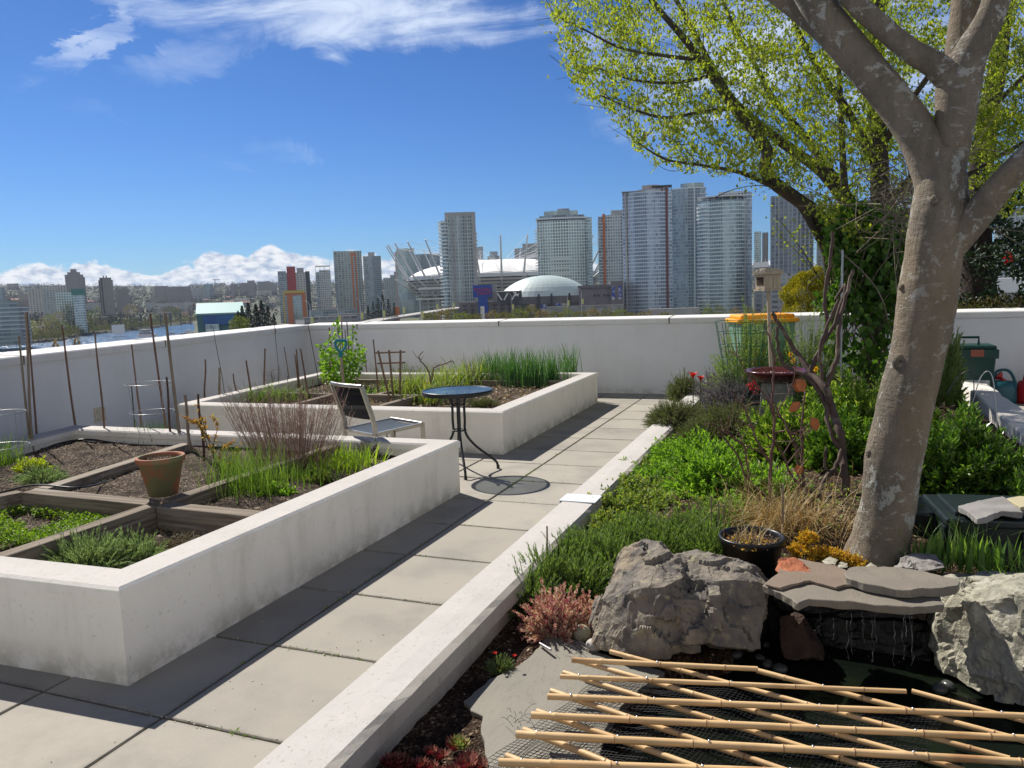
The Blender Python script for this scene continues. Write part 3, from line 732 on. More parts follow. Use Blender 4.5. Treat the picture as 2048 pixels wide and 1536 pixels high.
t.block('orange_strip', t.rect(.60, .80, -.75, .5), t.z(511), t.z(506), M_orange); t.block('side_strip', t.rect(0, .08, -.8, .5), ZL, t.z(515), F_dark); t.block('antenna', t.rect(0, .008, 0, .4), t.z(502), t.z(494), M_dark)
t.slabs('balcony', t.rect(.82, 1.04, -2.2, 0), ZL + 6, t.z(508), M_slab)
t = simple_tower('apartment_tower', 'dark slate tower with a small roof box, just right of the strip tower', 731, 766, 512, 1200, F_dark, 24, (.28, .65, 504))
t.block('white_pier', t.rect(-.02, .05, -1, 4), ZL, t.z(512), M_conc)
t = Tower('apartment_tower', 'pale blue stepped block left of the stadium', 769, 796, 1250, 24)
t.block('facade', t.rect(0, .5, 0, 24), ZL, t.z(556), F_pale); t.block('facade', t.rect(.5, .8, 0, 24), ZL, t.z(550), F_pale); t.block('facade', t.rect(.8, 1.05, 0, 24), ZL, t.z(544), F_pale)
t = Tower('glass_tower', 'pale mirror-glass slab tower at the left side of the stadium', 794, 824, 1120, 26)
t.block('facade', t.rect(.12, 1.3, 0, 26), ZL, t.z(497), F_refl); t.block('end_wall', t.rect(0, .12, -1, 24), ZL, t.z(503), mat('pinkish_panel', (.42, .36, .34), .6)); t.block('base', t.rect(.5, 1.6, -14, -3), ZL, t.z(600), F_refl)
simple_tower('office_tower', 'dark wide block showing behind the leaning stadium masts', 828, 884, 508, 1250, F_dark, 30)
simple_tower('office_tower', 'small grey block top above the stadium roof, right of the balcony tower', 954, 970, 493, 1300, F_grey)
t = Tower('office_tower', 'small round-topped tower peeking above the white stadium roof', 978, 1002, 1500, 20); t.block('facade', t.round(0, 1, 0, 20, 5), ZL, t.z(512), F_grey); t.block('top', t.round(.2, .85, 2, 16, 3), t.z(512), t.z(503), F_grey)
simple_tower('office_tower', 'grey block above the right end of the stadium roof', 1032, 1078, 496, 1350, F_grey, 26, (.35, 1, 487))
# ---- stadium
sc_ = D(1003, 560, 930); sc_ = Vector((sc_.x, sc_.y)); RS = 108
st = thing('stadium', 'domed stadium with a ribbed white fabric roof ringed by leaning steel masts', 'stadium', (sc_.x, sc_.y, ZL))
zrim = zt(1003, 546, 930 - RS); mb = MB()
mb.lathe([(RS * .80, ZL), (RS * .82, zrim - 26), (RS * 1.0, zrim - 12), (RS * 1.02, zrim - 5)], (sc_.x, sc_.y, 0), 72, 0, False)
mb.build('bowl', mat('stadium_concrete', (.22, .21, .21), .9), st)
for k in range(5):
    mb = MB(); z = zrim - 6 - k * 3.6; r = RS * (1.03 - .02 * k); mb.lathe([(r - 1, z - 1.1), (r + .8, z - 1.1), (r + .8, z + 1.1), (r - 1, z + 1.1)], (sc_.x, sc_.y, 0), 72, 0, False); mb.build('band', mat('band_grey', (.36, .34, .33), .8), st)
mb = MB(); mb.lathe([(RS, zrim - 4.5), (RS * 1.045, zrim - 3.5), (RS * 1.045, zrim + .5), (RS * .98, zrim + 1.5)], (sc_.x, sc_.y, 0), 72, 0, False); mb.build('ring_beam', M_wsteel, st)
mb = MB(); V = []; nr, nth = 14, 144
for i in range(nr):
    r = RS * (1 - i / (nr - 1) * .96)
    for j in range(nth):
        th = j / nth * 2 * math.pi; rib = abs(math.sin(th * 18 / 2 * 1.0 * 1)); f = 1 - r / RS
        h = zrim + 1 + 17 * (1 - (r / RS) ** 2) ** .8 + (rib ** .6) * 3.2 * math.sin(min(1, f * 3 + .15) * math.pi * .5) * (r / RS)
        V.append((sc_.x + r * math.cos(th), sc_.y + r * math.sin(th), h))
mb.add(V, [(i * nth + j, i * nth + (j + 1) % nth, (i + 1) * nth + (j + 1) % nth, (i + 1) * nth + j) for i in range(nr - 1) for j in range(nth)], 0, True)
mb.build('fabric_roof', mat('white_fabric', (.80, .80, .79), .8), st)
mtop = zt(1012, 466, 930 - RS * 1.1)
for k in range(30):
    th = (k + .35) / 30 * 2 * math.pi; c, s_ = math.cos(th), math.sin(th)
    b0 = (sc_.x + RS * .93 * c, sc_.y + RS * .93 * s_, zrim - 22); b1 = (sc_.x + RS * 1.24 * c, sc_.y + RS * 1.24 * s_, mtop - 3)
    mb = MB(); mb.tube([b0, b1], [1.5, .7], 6); o = mb.build('mast', M_wsteel, st)
    mb = MB(); e = (sc_.x + RS * .25 * c, sc_.y + RS * .25 * s_, zrim + 18); mb.tube([b1, e], .22, 3); mb.build('cable', M_wsteel, st)
    mb = MB(); mb.tube([(sc_.x + RS * 1.17 * c, sc_.y + RS * 1.17 * s_, zrim - 1), (sc_.x + RS * .88 * c, sc_.y + RS * .88 * s_, zrim - 24)], .8, 4); mb.build('strut', M_wsteel, st)
t = Tower('entrance_pavilion', 'low glassy stadium entrance with a pale canopy roof', 838, 898, 730, 26)
t.block('upper_canopy', t.rect(0, 1, 0, 24), t.z(579), t.z(574), M_wsteel); t.block('hall', t.rect(.08, 1, 4, 22), t.z(592), t.z(579), F_low)
t.block('canopy', t.rect(-.1, .95, -8, 14), t.z(599), t.z(596), M_wsteel); t.block('ground_floor', t.rect(.1, 1, 0, 14), ZL, t.z(599), F_low)
for k in (0, .3, .62, .92): t.block('column', t.rect(k, k + .03, -7, -6), ZL, t.z(599), M_conc)
# ---- tower with balconies
t = Tower('apartment_tower', 'grey apartment tower with white balconies curling round its left edge, before the stadium', 888, 957, 640, 26)
zb = t.z(430)
t.block('facade', t.rect(.18, .9, 0, 26), ZL, t.z(432), facade('balcony_tower_facade', (.50, .55, .56), (.075, .115, .13), (.31, .40, .43), 2.0, 2.9, .2, .22, pier=4))
t.block('crown', t.rect(.12, .97, 1, 24), t.z(438), t.z(424), M_conc); t.block('side_wall', t.rect(.9, 1, -.6, 22), ZL, t.z(425), M_conc)
t.block('glass_bay', t.round(0, .2, 2, 22, 2), ZL, t.z(440), F_teal); t.block('pier', t.rect(.28, .31, -.9, 1), ZL, t.z(434), M_conc); t.block('pier', t.rect(.36, .385, -.9, 1), ZL, t.z(434), M_conc); t.block('pier', t.rect(.56, .58, -.7, 1), ZL, t.z(432), M_conc); t.block('pier', t.rect(.7, .715, -.7, 1), ZL, t.z(432), M_conc)
t.slabs('balcony', t.round(-.08, .19, -1.5, 18, 2.4), ZL + 6, t.z(434), M_rail, th=.9); t.slabs('balcony', t.rect(.93, 1.04, 4, 20), ZL + 6, t.z(455), M_rail, th=.7)
# ---- arena
A1 = Tower('arena', 'grey sports arena with a pale green dome and a blue sign tower', 918, 1040, 600, 70, cat='arena')
F_ar = facade('arena_facade', (.185, .175, .195), (.05, .055, .07), (.12, .13, .16), 9.0, 7.5, .5, .55, metal=0, rough=.5)
M_ar = mat('arena_grey', (.185, .175, .19), .8, (.155, .148, .165), .15)
A1.block('wall', A1.rect(0, 1, 0, 60), ZL, A1.z(603), M_ar); A1.block('cornice', A1.rect(-.01, 1.01, -1, 2), A1.z(605), A1.z(602), mat('cornice', (.25, .24, .26), .8))
for k in range(8):
    if k in (2, 3): continue
    u = .03 + k * .122
    A1.block('window', A1.rect(u + .03, u + .065, -.25, 0), A1.z(612), A1.z(608.5), M_dark); A1.block('window', A1.rect(u + .075, u + .105, -.25, 0), A1.z(612), A1.z(608.5), M_dark)
    A1.block('cross_frame', A1.rect(u + .055, u + .068, -.9, 0), ZL, A1.z(613), M_dark); A1.block('cross_frame', A1.rect(u + .03, u + .10, -1.0, 0), A1.z(620), A1.z(617.5), M_dark)
    A1.block('window', A1.rect(u + .03, u + .095, -.3, 0), A1.z(629), A1.z(623), M_dark)
M_sign = mat('sign_blue', (.008, .055, .36), .5)
Psg = A1.rect(.235, .545, -3, 5); A1.block('sign_board', Psg, A1.z(594), A1.z(570), M_sign, M_sign); A1.block('sign_stem', A1.rect(.315, .47, -2.6, 4), ZL, A1.z(594), M_sign, M_sign)
A1.block('poster', A1.rect(.345, .41, -2.9, -2.6), ZL, A1.z(612), M_bwhite); A1.block('tower_back', A1.rect(.545, .63, 1, 20), ZL, A1.z(569), M_conc)
def text_mesh(txt, size, m, parent, p, u, w, name='lettering', ext=.15):
    cu = bpy.data.curves.new(name, 'FONT'); cu.body = txt; cu.size = size; cu.extrude = ext; cu.align_x = 'CENTER'; cu.align_y = 'CENTER'
    o = bpy.data.objects.new(name, cu); COL.objects.link(o); bpy.context.view_layer.update()
    me = bpy.data.meshes.new_from_object(o.evaluated_get(bpy.context.evaluated_depsgraph_get())); bpy.data.objects.remove(o)
    u3, z3 = Vector((u.x, u.y, 0)), Vector((0, 0, 1)); n3 = u3.cross(z3); M = Matrix((u3, z3, n3)).transposed().to_4x4(); M.translation = Vector(p) - Vector(parent['_o'])
    me.transform(M); me.name = name; me.materials.clear(); me.materials.append(m); o = bpy.data.objects.new(name, me); COL.objects.link(o); o.parent = parent; return o
M_letr = mat('red_lettering', (.42, .02, .07), .5)
pc_ = A1.P(.39, -3.25); text_mesh('ROGERS', 3.5, M_letr, A1.t, (*pc_, A1.z(579)), A1.u, A1.w); pc_ = A1.P(.42, -3.25); text_mesh('ARENA', 3.4, M_letr, A1.t, (*pc_, A1.z(586.5)), A1.u, A1.w)
A2 = Tower('x', 'x', 1038, 1165, 625, 60)                                # helper frame for the middle part
A2.t.parent = None; bpy.data.objects.remove(A2.t); A2.t = A1.t
A2.block('middle_wall', A2.rect(0, 1, 0, 50), ZL, A2.z(592), M_ar); A2.block('window_band', A2.rect(.03, .97, -.4, 0), ZL, A2.z(606), facade('arena_glass', (.12, .12, .13), (.04, .05, .06), (.10, .12, .14), 6, 9, .1, .1))
for k in (.30, .5, .78): A2.block('buttress', A2.rect(k, k + .03, -2.5, 0), ZL, A2.z(587), M_dark)
M_pos = mat('blue_poster', (.03, .07, .35), .5, (.5, .5, .55), .35, (.5, .6)); M_pos2 = mat('pale_poster', (.5, .45, .4), .5, (.1, .1, .12), .4, (.45, .55))
for k, mm in ((.16, M_pos2), (.34, M_pos), (.58, M_pos), (.44, M_dark), (.68, M_pos2)): A2.block('poster', A2.rect(k, k + .085, -.8, -.4), A2.z(627), A2.z(607), mm)
dc = D(1090, 590, 660); mb = MB(); pr = [(math.cos(a), math.sin(a)) for a in np.linspace(0, math.pi / 2, 14)]
rx = abs(D(1176, 590, 660).x - D(991, 590, 660).x) / 2 / .93; zd0, zd1 = A2.z(592), zt(1090, 551, 660)
mb.lathe([(q9, zd0 + (zd1 - zd0) * (1 - q9 ** 2.3) ** .85) for q9 in np.linspace(1, .001, 12)], (0, 0, 0), 44, 0, False)
Vd = np.concatenate(mb.V); ang_ = math.atan2(A1.u.y, A1.u.x); Vd[:, 0] *= rx; Vd[:, 1] *= rx * .80; ca, sa = math.cos(ang_), math.sin(ang_)
Vd = np.stack([Vd[:, 0] * ca - Vd[:, 1] * sa + dc.x, Vd[:, 0] * sa + Vd[:, 1] * ca + dc.y, Vd[:, 2]], 1); mb.V = [Vd]
mb.build('dome', mat('dome_metal', (.50, .60, .60), .45, (.46, .56, .56), .3, spec=.5), A1.t)
A3 = Tower('x', 'x', 1158, 1246, 610, 50); bpy.data.objects.remove(A3.t); A3.t = A1.t
A3.block('right_wall', A3.rect(0, .78, 0, 45), ZL, A3.z(572), M_ar); A3.block('corner_wall', A3.rect(.72, 1, -3, 45), ZL, A3.z(563), M_ar); A3.block('cornice', A3.rect(-.02, .72, -1.5, 3), A3.z(576), A3.z(570), mat('cornice2', (.14, .13, .15), .8))
for u in (.34, .42, .56, .64): A3.block('window', A3.rect(u, u + .05, -.3, 0), A3.z(593), A3.z(588.5), M_dark)
A3.block('banner', A3.rect(.75, .82, -3.4, -3), A3.z(600), A3.z(573), M_pos); A3.block('banner', A3.rect(.9, .97, -3.4, -3), A3.z(600), A3.z(573), M_pos)
t = Tower('glass_annex', 'dark glass opening with white lattice below the arena dome', 994, 1044, 590, 20)
t.block('glass', t.rect(.02, 1, 0, 8), t.z(602), t.z(583), M_dark); t.block('frame', t.rect(0, 1.02, -.5, 8), t.z(583), t.z(581.5), M_bwhite)
for a_, b_ in (((.28, 600), (.44, 586)), ((.02, 586), (.2, 600)), ((.6, 600), (.78, 584)), ((.66, 584), (.86, 593)), ((.72, 592), (.9, 588))):
    mb = MB(); p_, q_ = t.P(a_[0], -.6), t.P(b_[0], -.6); mb.tube([(*p_, t.z(a_[1])), (*q_, t.z(b_[1]))], .55, 5); mb.build('lattice_bar', M_bwhite, t.t)
# ---- wide pale tower
t = Tower('apartment_tower', 'wide pale green-white tower with a stepped top, above the arena dome', 1078, 1183, 780, 34)
t.block('facade', t.round(0, .93, 0, 30, 4), ZL, t.z(441), F_mesh); t.block('side', t.rect(.9, 1.04, 2, 30), ZL, t.z(436), F_teal)
t.block('terrace_slab', t.round(-.02, .96, -1, 30, 4), t.z(438), t.z(435), M_slab); t.block('setback', t.round(.05, .9, 3, 28, 4), t.z(441), t.z(430), F_dark)
t.block('upper', t.round(.14, .78, 4, 24, 4), t.z(435), t.z(421), F_refl); t.block('cap', t.round(.4, .62, 7, 18, 3), t.z(421), t.z(416), M_roofc); t.slabs('balcony', t.rect(-.05, .02, 2, 14), ZL + 6, t.z(450), M_slab, th=.6)
for u in (.0, .1, .2, .79, .88): t.block('pier', t.rect(u, u + .014, -2.6 if .05 < u < .85 else -.9, .5), ZL, t.z(441), M_slab)
for k, yy in enumerate((545, 534, 524, 515)): t.block('spandrel_band', t.round(.1, .8, -.5, 3, 4), t.z(yy + 3.5), t.z(yy), M_slab)
# ---- orange strip tower
t = Tower('apartment_tower', 'tower with an orange strip of balconies, left of the curved glass towers', 1199, 1246, 760, 26)
t.block('facade', t.rect(.28, 1.1, 0, 26), ZL, t.z(430), F_grey); t.block('wing', t.rect(0, .2, 1, 22), ZL, t.z(432), F_dark); t.block('orange_strip', t.rect(.19, .3, -1, 4), ZL, t.z(427), M_orange); t.block('rooftop', t.rect(.55, 1.2, 4, 20), t.z(430), t.z(420), M_conc)
t.slabs('balcony', t.rect(-.04, .2, -2, 2), ZL + 6, t.z(434), M_slab, th=.6); t.slabs('balcony', t.rect(.2, .3, -2.4, -1), ZL + 6, t.z(436), M_orange, th=.9)
# ---- curved glass towers
def curved(label, pL, pR, y, d, m, dep, bul, extra, th=.5, fl=2.9):
    t = Tower('glass_tower', label, pL, pR, d, dep); z1 = t.z(y)
    t.block('facade', t.round(0, 1, 0, dep, bul, 14), ZL, z1, m); extra(t, z1); return t
def ex1(t, z1):
    t.slabs('floor_slab', t.round(.13, .74, -.7, 6, 5, 12), ZL + 3, z1 - 3, M_rail, th=.38)
    for u in (.05, .14): t.block('white_pier', t.rect(u, u + .035, -3.0, 3), ZL, t.z(386), M_conc)
    t.block('maroon_pier', t.rect(.10, .13, -2.2, 3), ZL, t.z(386), M_brick)
    for u in (.78, .87): t.block('maroon_pier', t.rect(u, u + .045, -3.2, 3), ZL, t.z(377), M_brick)
    t.block('roof_slab', t.rect(-.01, .4, -3.5, 10), t.z(383), t.z(381.5), M_roofc); t.block('pergola', t.rect(.6, 1.0, -2, 12), t.z(374), t.z(372.5), M_dark)
    for u in (.62, .74, .86, .98): t.block('post', t.rect(u, u + .012, -1.5, -1), z1, t.z(374), M_dark)
    for u in (.02, .1, .2): t.block('post', t.rect(u, u + .012, -3, -2.6), t.z(390), t.z(383), M_dark)
    t.block('penthouse', t.round(.40, .76, 3, 18, 3), z1, t.z(370), mat('penthouse_wall', (.36, .31, .30), .8)); t.block('roof_step', t.round(.3, .95, 0, 24, 4), z1, t.z(379), F_grey)
curved('tallest curved glass tower with maroon piers and a small penthouse, left of its twin', 1248, 1346, 384, 640, F_blue, 32, 6, ex1)
def ex2(t, z1):
    t.block('rooftop', t.round(.28, .95, 4, 22, 4), z1, t.z(366), F_refl); t.slabs('floor_slab', t.rect(.72, 1.06, -3, 4), ZL + 3, z1, M_rail, th=.5); t.block('dark_bay', t.rect(.40, .5, -5.6, 0), ZL, z1, F_dark); t.block('pier', t.rect(.66, .69, -5.2, 0), ZL, z1, M_slab); t.block('roof_slab', t.round(.0, 1.02, -1, 24, 4), z1, t.z(376), M_slab)
curved('dark glass tower with a pale rooftop drum, between the two curved towers', 1344, 1412, 378, 720, F_dark, 30, 5, ex2)
def ex3(t, z1):
    t.slabs('floor_slab', t.round(-.02, .30, -1.6, 5, 4, 8), ZL + 3, z1, M_rail, th=1.0); t.slabs('floor_slab', t.round(.42, .96, -1.0, 5, 4, 10), ZL + 3, z1, M_rail, th=.4)
    t.block('dark_bay', t.rect(.33, .42, -4.6, 0), ZL, z1, F_dark); t.block('roof_ring', t.round(0, .98, -2, 8, 6, 12), t.z(395), t.z(392.5), M_slab)
    for u in (.03, .2, .33, .5, .66, .8, .93): t.block('post', t.rect(u, u + .012, -3.4, -2.8), z1, t.z(395), M_slab)
    t.block('back_block', t.rect(.42, 1.02, 8, 30), ZL, t.z(382), F_grey); t.block('setback', t.round(.1, .9, 3, 8, 3), z1, t.z(397), F_dark); t.block('pier', t.rect(.94, .975, -1, 2), ZL, t.z(400), M_conc); t.block('side_wing', t.rect(.97, 1.1, 3, 24), ZL, t.z(386), F_blue)
curved('round-fronted glass tower with banded white balconies, right of its taller twin', 1396, 1494, 402, 640, F_teal, 32, 6, ex3)
simple_tower('glass_tower', 'distant greenish tower seen in the gap right of the round-fronted one', 1508, 1522, 463, 1100, F_teal)
simple_tower('apartment_tower', 'distant pinkish tower seen in the gap beside the striped tower', 1524, 1536, 465, 1000, F_brown)
t = simple_tower('glass_tower', 'blue-grey tower with vertical white stripes, behind the tree branches', 1540, 1626, 390, 620, facade('striped_facade', (.36, .39, .42), (.045, .065, .09), (.16, .21, .26), 3.0, 2.9, .25, .12), 30, (.2, .6, 382))
for u in (.18, .3, .42, .62, .8): t.block('white_pier', t.rect(u, u + .02, -.9, .5), ZL, t.z(390), M_conc)
simple_tower('apartment_tower', 'pale tower behind the ivy and the tree trunk', 1632, 1712, 405, 700, F_pale, 28)
simple_tower('apartment_tower', 'pale grey block low behind the ivy', 1560, 1660, 545, 560, F_pale, 28)
simple_tower('office_tower', 'grey tower glimpsed at the far right between the trees', 1985, 2080, 415, 560, F_grey, 28)
simple_tower('office_tower', 'pale blue tower glimpsed just left of the large trunk top', 1770, 1830, 380, 600, F_blue, 28)
simple_tower('office_tower', 'pale block glimpsed between the large trunk and the dark tree', 1905, 1950, 430, 640, F_pale, 28)
t = Tower('low_hall', 'long low white-roofed hall at the far right behind the dark trunk', 1900, 2140, 260, 60); t.block('wall', t.rect(0, 1, 0, 60), ZL, t.z(585), M_conc); t.block('roof', t.rect(-.02, 1.02, -1, 61), t.z(585), t.z(556), M_bwhite, M_bwhite)
t = Tower('low_building', 'white ornate low building right behind the birdhouse', 1506, 1534, 620, 14); t.block('wall', t.rect(.1, 1, 0, 14), ZL, t.z(535), F_low); t.block('roof', t.rect(0, 1.1, -1, 14), t.z(535), t.z(524), M_bwhite)
for u in (.1, .6, .85): t.block('finial', t.rect(u, u + .05, 0, 1), t.z(524), t.z(519), M_bwhite)
t = Tower('low_building', 'grey low building between the birdhouse and the golden shrub', 1525, 1580, 560, 22); t.block('wall', t.rect(0, 1, 0, 22), ZL, t.z(566), F_low)
# ---- low roofs in front
def low(label, pL, pR, y, d, m=None, dep=20, name='low_building', roof=None):
    t = Tower(name, label, pL, pR, d, dep); t.block('wall', t.rect(0, 1, 0, dep), ZL, t.z(y), m or F_low, roof); t.block('parapet', t.rect(-.004, 1.004, -.4, .6), t.z(y), t.z(y - 1.2), M_conc); return t
low('long grey low building below the orange arch building', 602, 712, 634, 520, F_low, 22); low('curved-looking grey low roof right of the centre stakes', 655, 746, 628, 560, mat('grey_cladding', (.25, .26, .29), .6), 26); low('dark low terrace building below the strip tower', 616, 712, 620, 760, F_dark, 20)
low('low flat building in front of the two round towers', 1296, 1400, 618, 520, M_conc, 22); low('light grey low station building in front of the arena', 1092, 1246, 612, 470, mat('station_panel', (.30, .31, .32), .6, (.2, .21, .22), .3), 14)
low('small white kiosk roof at the left end of the low grey buildings', 588, 606, 640, 420, M_bwhite, 8); low('tiny brick hut between the conifers and the mirror tower', 787, 798, 614, 560, M_orange, 6)
# ---- road viaduct with lamps and banners
vp = [D(640, 668, 420), D(760, 640, 500), D(850, 626, 560), D(945, 612, 640)]
mb = MB()
for a_, b_ in zip(vp, vp[1:]): mb.beam(a_, b_, 12, 1.2)
tag(mb.build('viaduct_road', mat('viaduct_concrete', (.34, .33, .32), .85)), kind='structure')
M_ban = mat('yellow_banner', (.62, .60, .22), .6)
def lamp(px, py_b, d, lbl, h=9):
    p = D(px, py_b, d); t = thing('street_lamp', lbl, 'street lamp', p, 'street lamps with yellow banners')
    mb = MB(); mb.tube([p + Vector((0, 0, -10)), p + Vector((0, 0, h * .75))], [.16, .1], 6); mb.build('pole', M_wsteel, t)
    mb = MB(); mb.tube(arc(p + Vector((0, 0, h * .75)), p + Vector((-2.2, 0, h * .95)), .5), .09, 5); mb.build('arm', M_wsteel, t)
    mb = MB(); mb.box(p + Vector((-2.5, 0, h * .95)), (.9, .35, .18)); mb.build('lamp_head', M_conc, t)
    mb = MB(); mb.box(p + Vector((.65, 0, h * .1)), (1.1, .12, 2.9)); mb.build('banner', M_ban, t)
for px, py, d in ((622, 645, 300), (677, 640, 320), (722, 634, 340), (766, 629, 360), (806, 622, 380), (842, 632, 320), (873, 615, 420), (906, 612, 440), (1024, 615, 440), (1135, 607, 440), (1163, 604, 440)):
    lamp(px, py + 2, d, 'slim grey street lamp with a pale yellow banner in front of the stadium district')
# ---- trees of the city
def foliage(name, cols, tl=.25, r=.6): return mat(name, cols[0], r, island=cols, transl=tl, spec=.2)
G_olive = foliage('olive_foliage', [(.10, .11, .035), (.17, .16, .05), (.22, .18, .07)]); G_tan = foliage('tan_foliage', [(.20, .15, .09), (.28, .20, .12), (.17, .15, .06)])
G_green = foliage('mid_green_foliage', [(.05, .075, .02), (.09, .12, .035), (.13, .15, .045)]); G_dark = foliage('conifer_foliage', [(.012, .022, .014), (.022, .034, .02), (.03, .045, .025)], .08)
G_spring = foliage('spring_foliage', [(.15, .18, .04), (.22, .24, .06), (.12, .15, .04)]); M_trunk = mat('far_trunk', (.07, .055, .045), .9)
def crown_pts(c, r, h, n, hollow=.35, cone=False):
    u = rng.normal(size=(n, 3)); u /= np.linalg.norm(u, axis=1)[:, None]; rr = rng.uniform(hollow, 1, n) ** .5
    if cone:
        z = rng.uniform(0, 1, n) ** 1.3; a = rng.uniform(0, 6.28, n); q = (1 - z) * r * (.75 + .35 * np.sin(z * 38)) * rng.uniform(.5, 1, n)
        return np.stack([c[0] + q * np.cos(a), c[1] + q * np.sin(a), c[2] + z * h], 1), np.stack([np.cos(a), np.sin(a), 0 * a - .3], 1)
    lump = 1 + .22 * np.sin(u[:, 0] * 5 + c[0]) * np.cos(u[:, 1] * 4 + c[1]) + .12 * np.sin(u[:, 2] * 9 + c[0])
    P = u * (rr * lump)[:, None] * np.array([r, r, h / 2]) + np.array([c[0], c[1], c[2] + h / 2])
    return P, u
def far_tree(px, yb, ytop, d, rpx, m, label, grp=None, cone=False, n=420, name='tree', leaf=None):
    b = D(px, yb, d); top = D(px, ytop, d).z; r = WPX(px, rpx, d); h = top - b.z
    t = thing(name, label, 'tree', b, grp)
    mb = MB(); mb.tube([(b.x, b.y, b.z - 3), (b.x, b.y, b.z + h * (.8 if cone else .5))], [h * .03, h * .01], 6); mb.build('trunk', M_trunk, t)
    mb = MB(); P, N = crown_pts((b.x, b.y, b.z + h * (.08 if cone else .12)), r, h * (.92 if cone else .88), n, cone=cone); k = leaf or max(r * .16, .35)
    mb.leaves(P, N + rng.normal(size=(n, 3)) * .8 + [0, 0, .2], rng.normal(size=(n, 3)), rng.uniform(.7, 1.4, n) * k, rng.uniform(.5, 1, n) * k, 0, .2); mb.build('crown', m, t)
    return t
L1 = 'dark conifer beside the teal-roofed hall'
for i, (px, yt, rp) in enumerate(((479, 622, 9), (488, 612, 11), (500, 606, 12), (515, 609, 12), (527, 603, 13), (539, 612, 10), (550, 628, 8))): far_tree(px, 668, yt, 430, rp * 1.5, G_dark, L1 + ', ' + ordl(i), 'dark conifers by the inlet', True, 1100, 'conifer')
far_tree(479, 672, 632, 330, 20, G_spring, 'round yellow-green tree in front of the teal-roofed hall', n=900)
L2 = 'dark conifer below the slate tower'
for i, (px, yt, rp) in enumerate(((738, 612, 8), (748, 603, 8), (758, 596, 9), (768, 590, 10), (779, 598, 9), (790, 606, 8))): far_tree(px, 650, yt, 520, rp * 1.4, G_dark, L2 + ', ' + ordl(i), 'dark conifers by the viaduct', True, 600, 'conifer')
cnt3 = {}; L3 = 'spring tree top with tan and olive leaves in front of the arena'
for i, (px, yt, rp) in enumerate(((862, 628, 14), (884, 620, 14), (902, 616, 12), (925, 626, 16), (950, 628, 14), (985, 622, 13), (1008, 626, 15), (1040, 618, 16), (1062, 613, 15), (1085, 620, 13), (1110, 624, 14), (1135, 620, 15), (1160, 622, 13), (1185, 618, 14), (1215, 622, 15), (1240, 618, 13), (1262, 626, 14), (1290, 626, 16), (1330, 628, 18), (1415, 612, 10), (1440, 614, 12), (1470, 618, 14), (1500, 615, 12))):
    kk = (0, 1, 0, 2)[i % 4]; cnt3[kk] = cnt3.get(kk, -1) + 1
    far_tree(px, 655, yt - 2, 260 + 10 * (i % 3), rp * 1.15, (G_olive, G_tan, G_spring)[kk], ('olive', 'tan', 'yellow-green')[kk] + ' tree top below the arena, ' + ordl(cnt3[kk]) + ' of its colour', 'spring trees below the arena', n=650)
for px, yt in ((960, 612), (1425, 598), (1405, 600)): far_tree(px, 645, yt, 420, 7, G_green, 'small green tree between the low buildings near the towers', 'small street trees', n=250)
# left bank
L4 = 'leafy spring tree on the park bank across the inlet'
far_l = [(5, 685, 648, 22, 3), (20, 682, 650, 14, 2), (66, 680, 645, 12, 3), (88, 672, 640, 12, 1), (60, 668, 636, 9, 1), (110, 672, 640, 14, 0), (130, 676, 648, 12, 3), (150, 668, 612, 16, 0), (165, 662, 618, 14, 2), (140, 660, 612, 14, 0), (185, 655, 622, 10, 2), (196, 645, 615, 8, 3), (178, 665, 636, 12, 0), (205, 662, 640, 10, 1), (230, 660, 640, 11, 4), (245, 655, 628, 10, 4), (260, 655, 640, 10, 2), (275, 652, 628, 10, 4), (262, 640, 612, 12, 1), (292, 650, 626, 9, 4), (310, 648, 630, 8, 2), (340, 640, 618, 10, 2), (355, 642, 620, 10, 2), (370, 645, 630, 8, 1), (118, 650, 625, 10, 1), (100, 652, 632, 10, 3), (220, 650, 632, 8, 4)]
cnt4 = {}
for px, yb, yt, rp, c in sorted(far_l):
    cnt4[c] = cnt4.get(c, -1) + 1; L4 = ('olive', 'bare tan', 'mid green', 'bright yellow-green', 'dark evergreen')[c] + ' tree across the inlet, ' + ordl(cnt4[c]) + ' of its colour'
    a = math.atan2(*D(px, 600, 1)[:2]); d = ds(a) + 20 + (690 - yb) * 2.2
    b = D(px, yb, d); far_tree(px, yb, yt - 4, d, rp * 1.25, (G_olive, G_tan, G_green, G_spring, G_dark)[c], L4, 'trees on the bank across the inlet', n=380)
mb = MB(); n = 15000; A_ = rng.uniform(R(-64), R(22), n); dm = rng.uniform(0, 1, n) ** .8
P = []
for a, q_ in zip(A_, dm):
    s = ds(a) + 60 if a < azR else 1450
    d = s + q_ * (3900 - s)
    if q_ > .9: d = rnd.uniform(3300, 3900)
    P.append((d * math.sin(a), d * math.cos(a), land_z(a, d) + (rnd.uniform(2, 7) if d < 3300 else rnd.uniform(2, 13)), d))
P = np.array(P); k = 9; Q = np.repeat(P, k, 0); sc_t = np.repeat(rng.uniform(3.0, 7.5, n), k); Q[:, :3] += rng.normal(size=(n * k, 3)) * sc_t[:, None] * [.75, .75, .55]
mb.leaves(Q[:, :3], rng.normal(size=(n * k, 3)) + [0, 0, .8], rng.normal(size=(n * k, 3)), sc_t * .62, sc_t * .5, 0, .3)
tag(mb.build('distant_woods', mat('distant_foliage', (.1, .1, .05), .8, island=[(.022, .032, .018), (.045, .055, .025), (.075, .075, .04), (.06, .05, .035)], world=True, col3=(.09, .07, .05), sc3=.006, con3=(.5, .65)), origin=(0, 0, ZL)), kind='stuff')
mb = MB(); n = 1500; Q = []
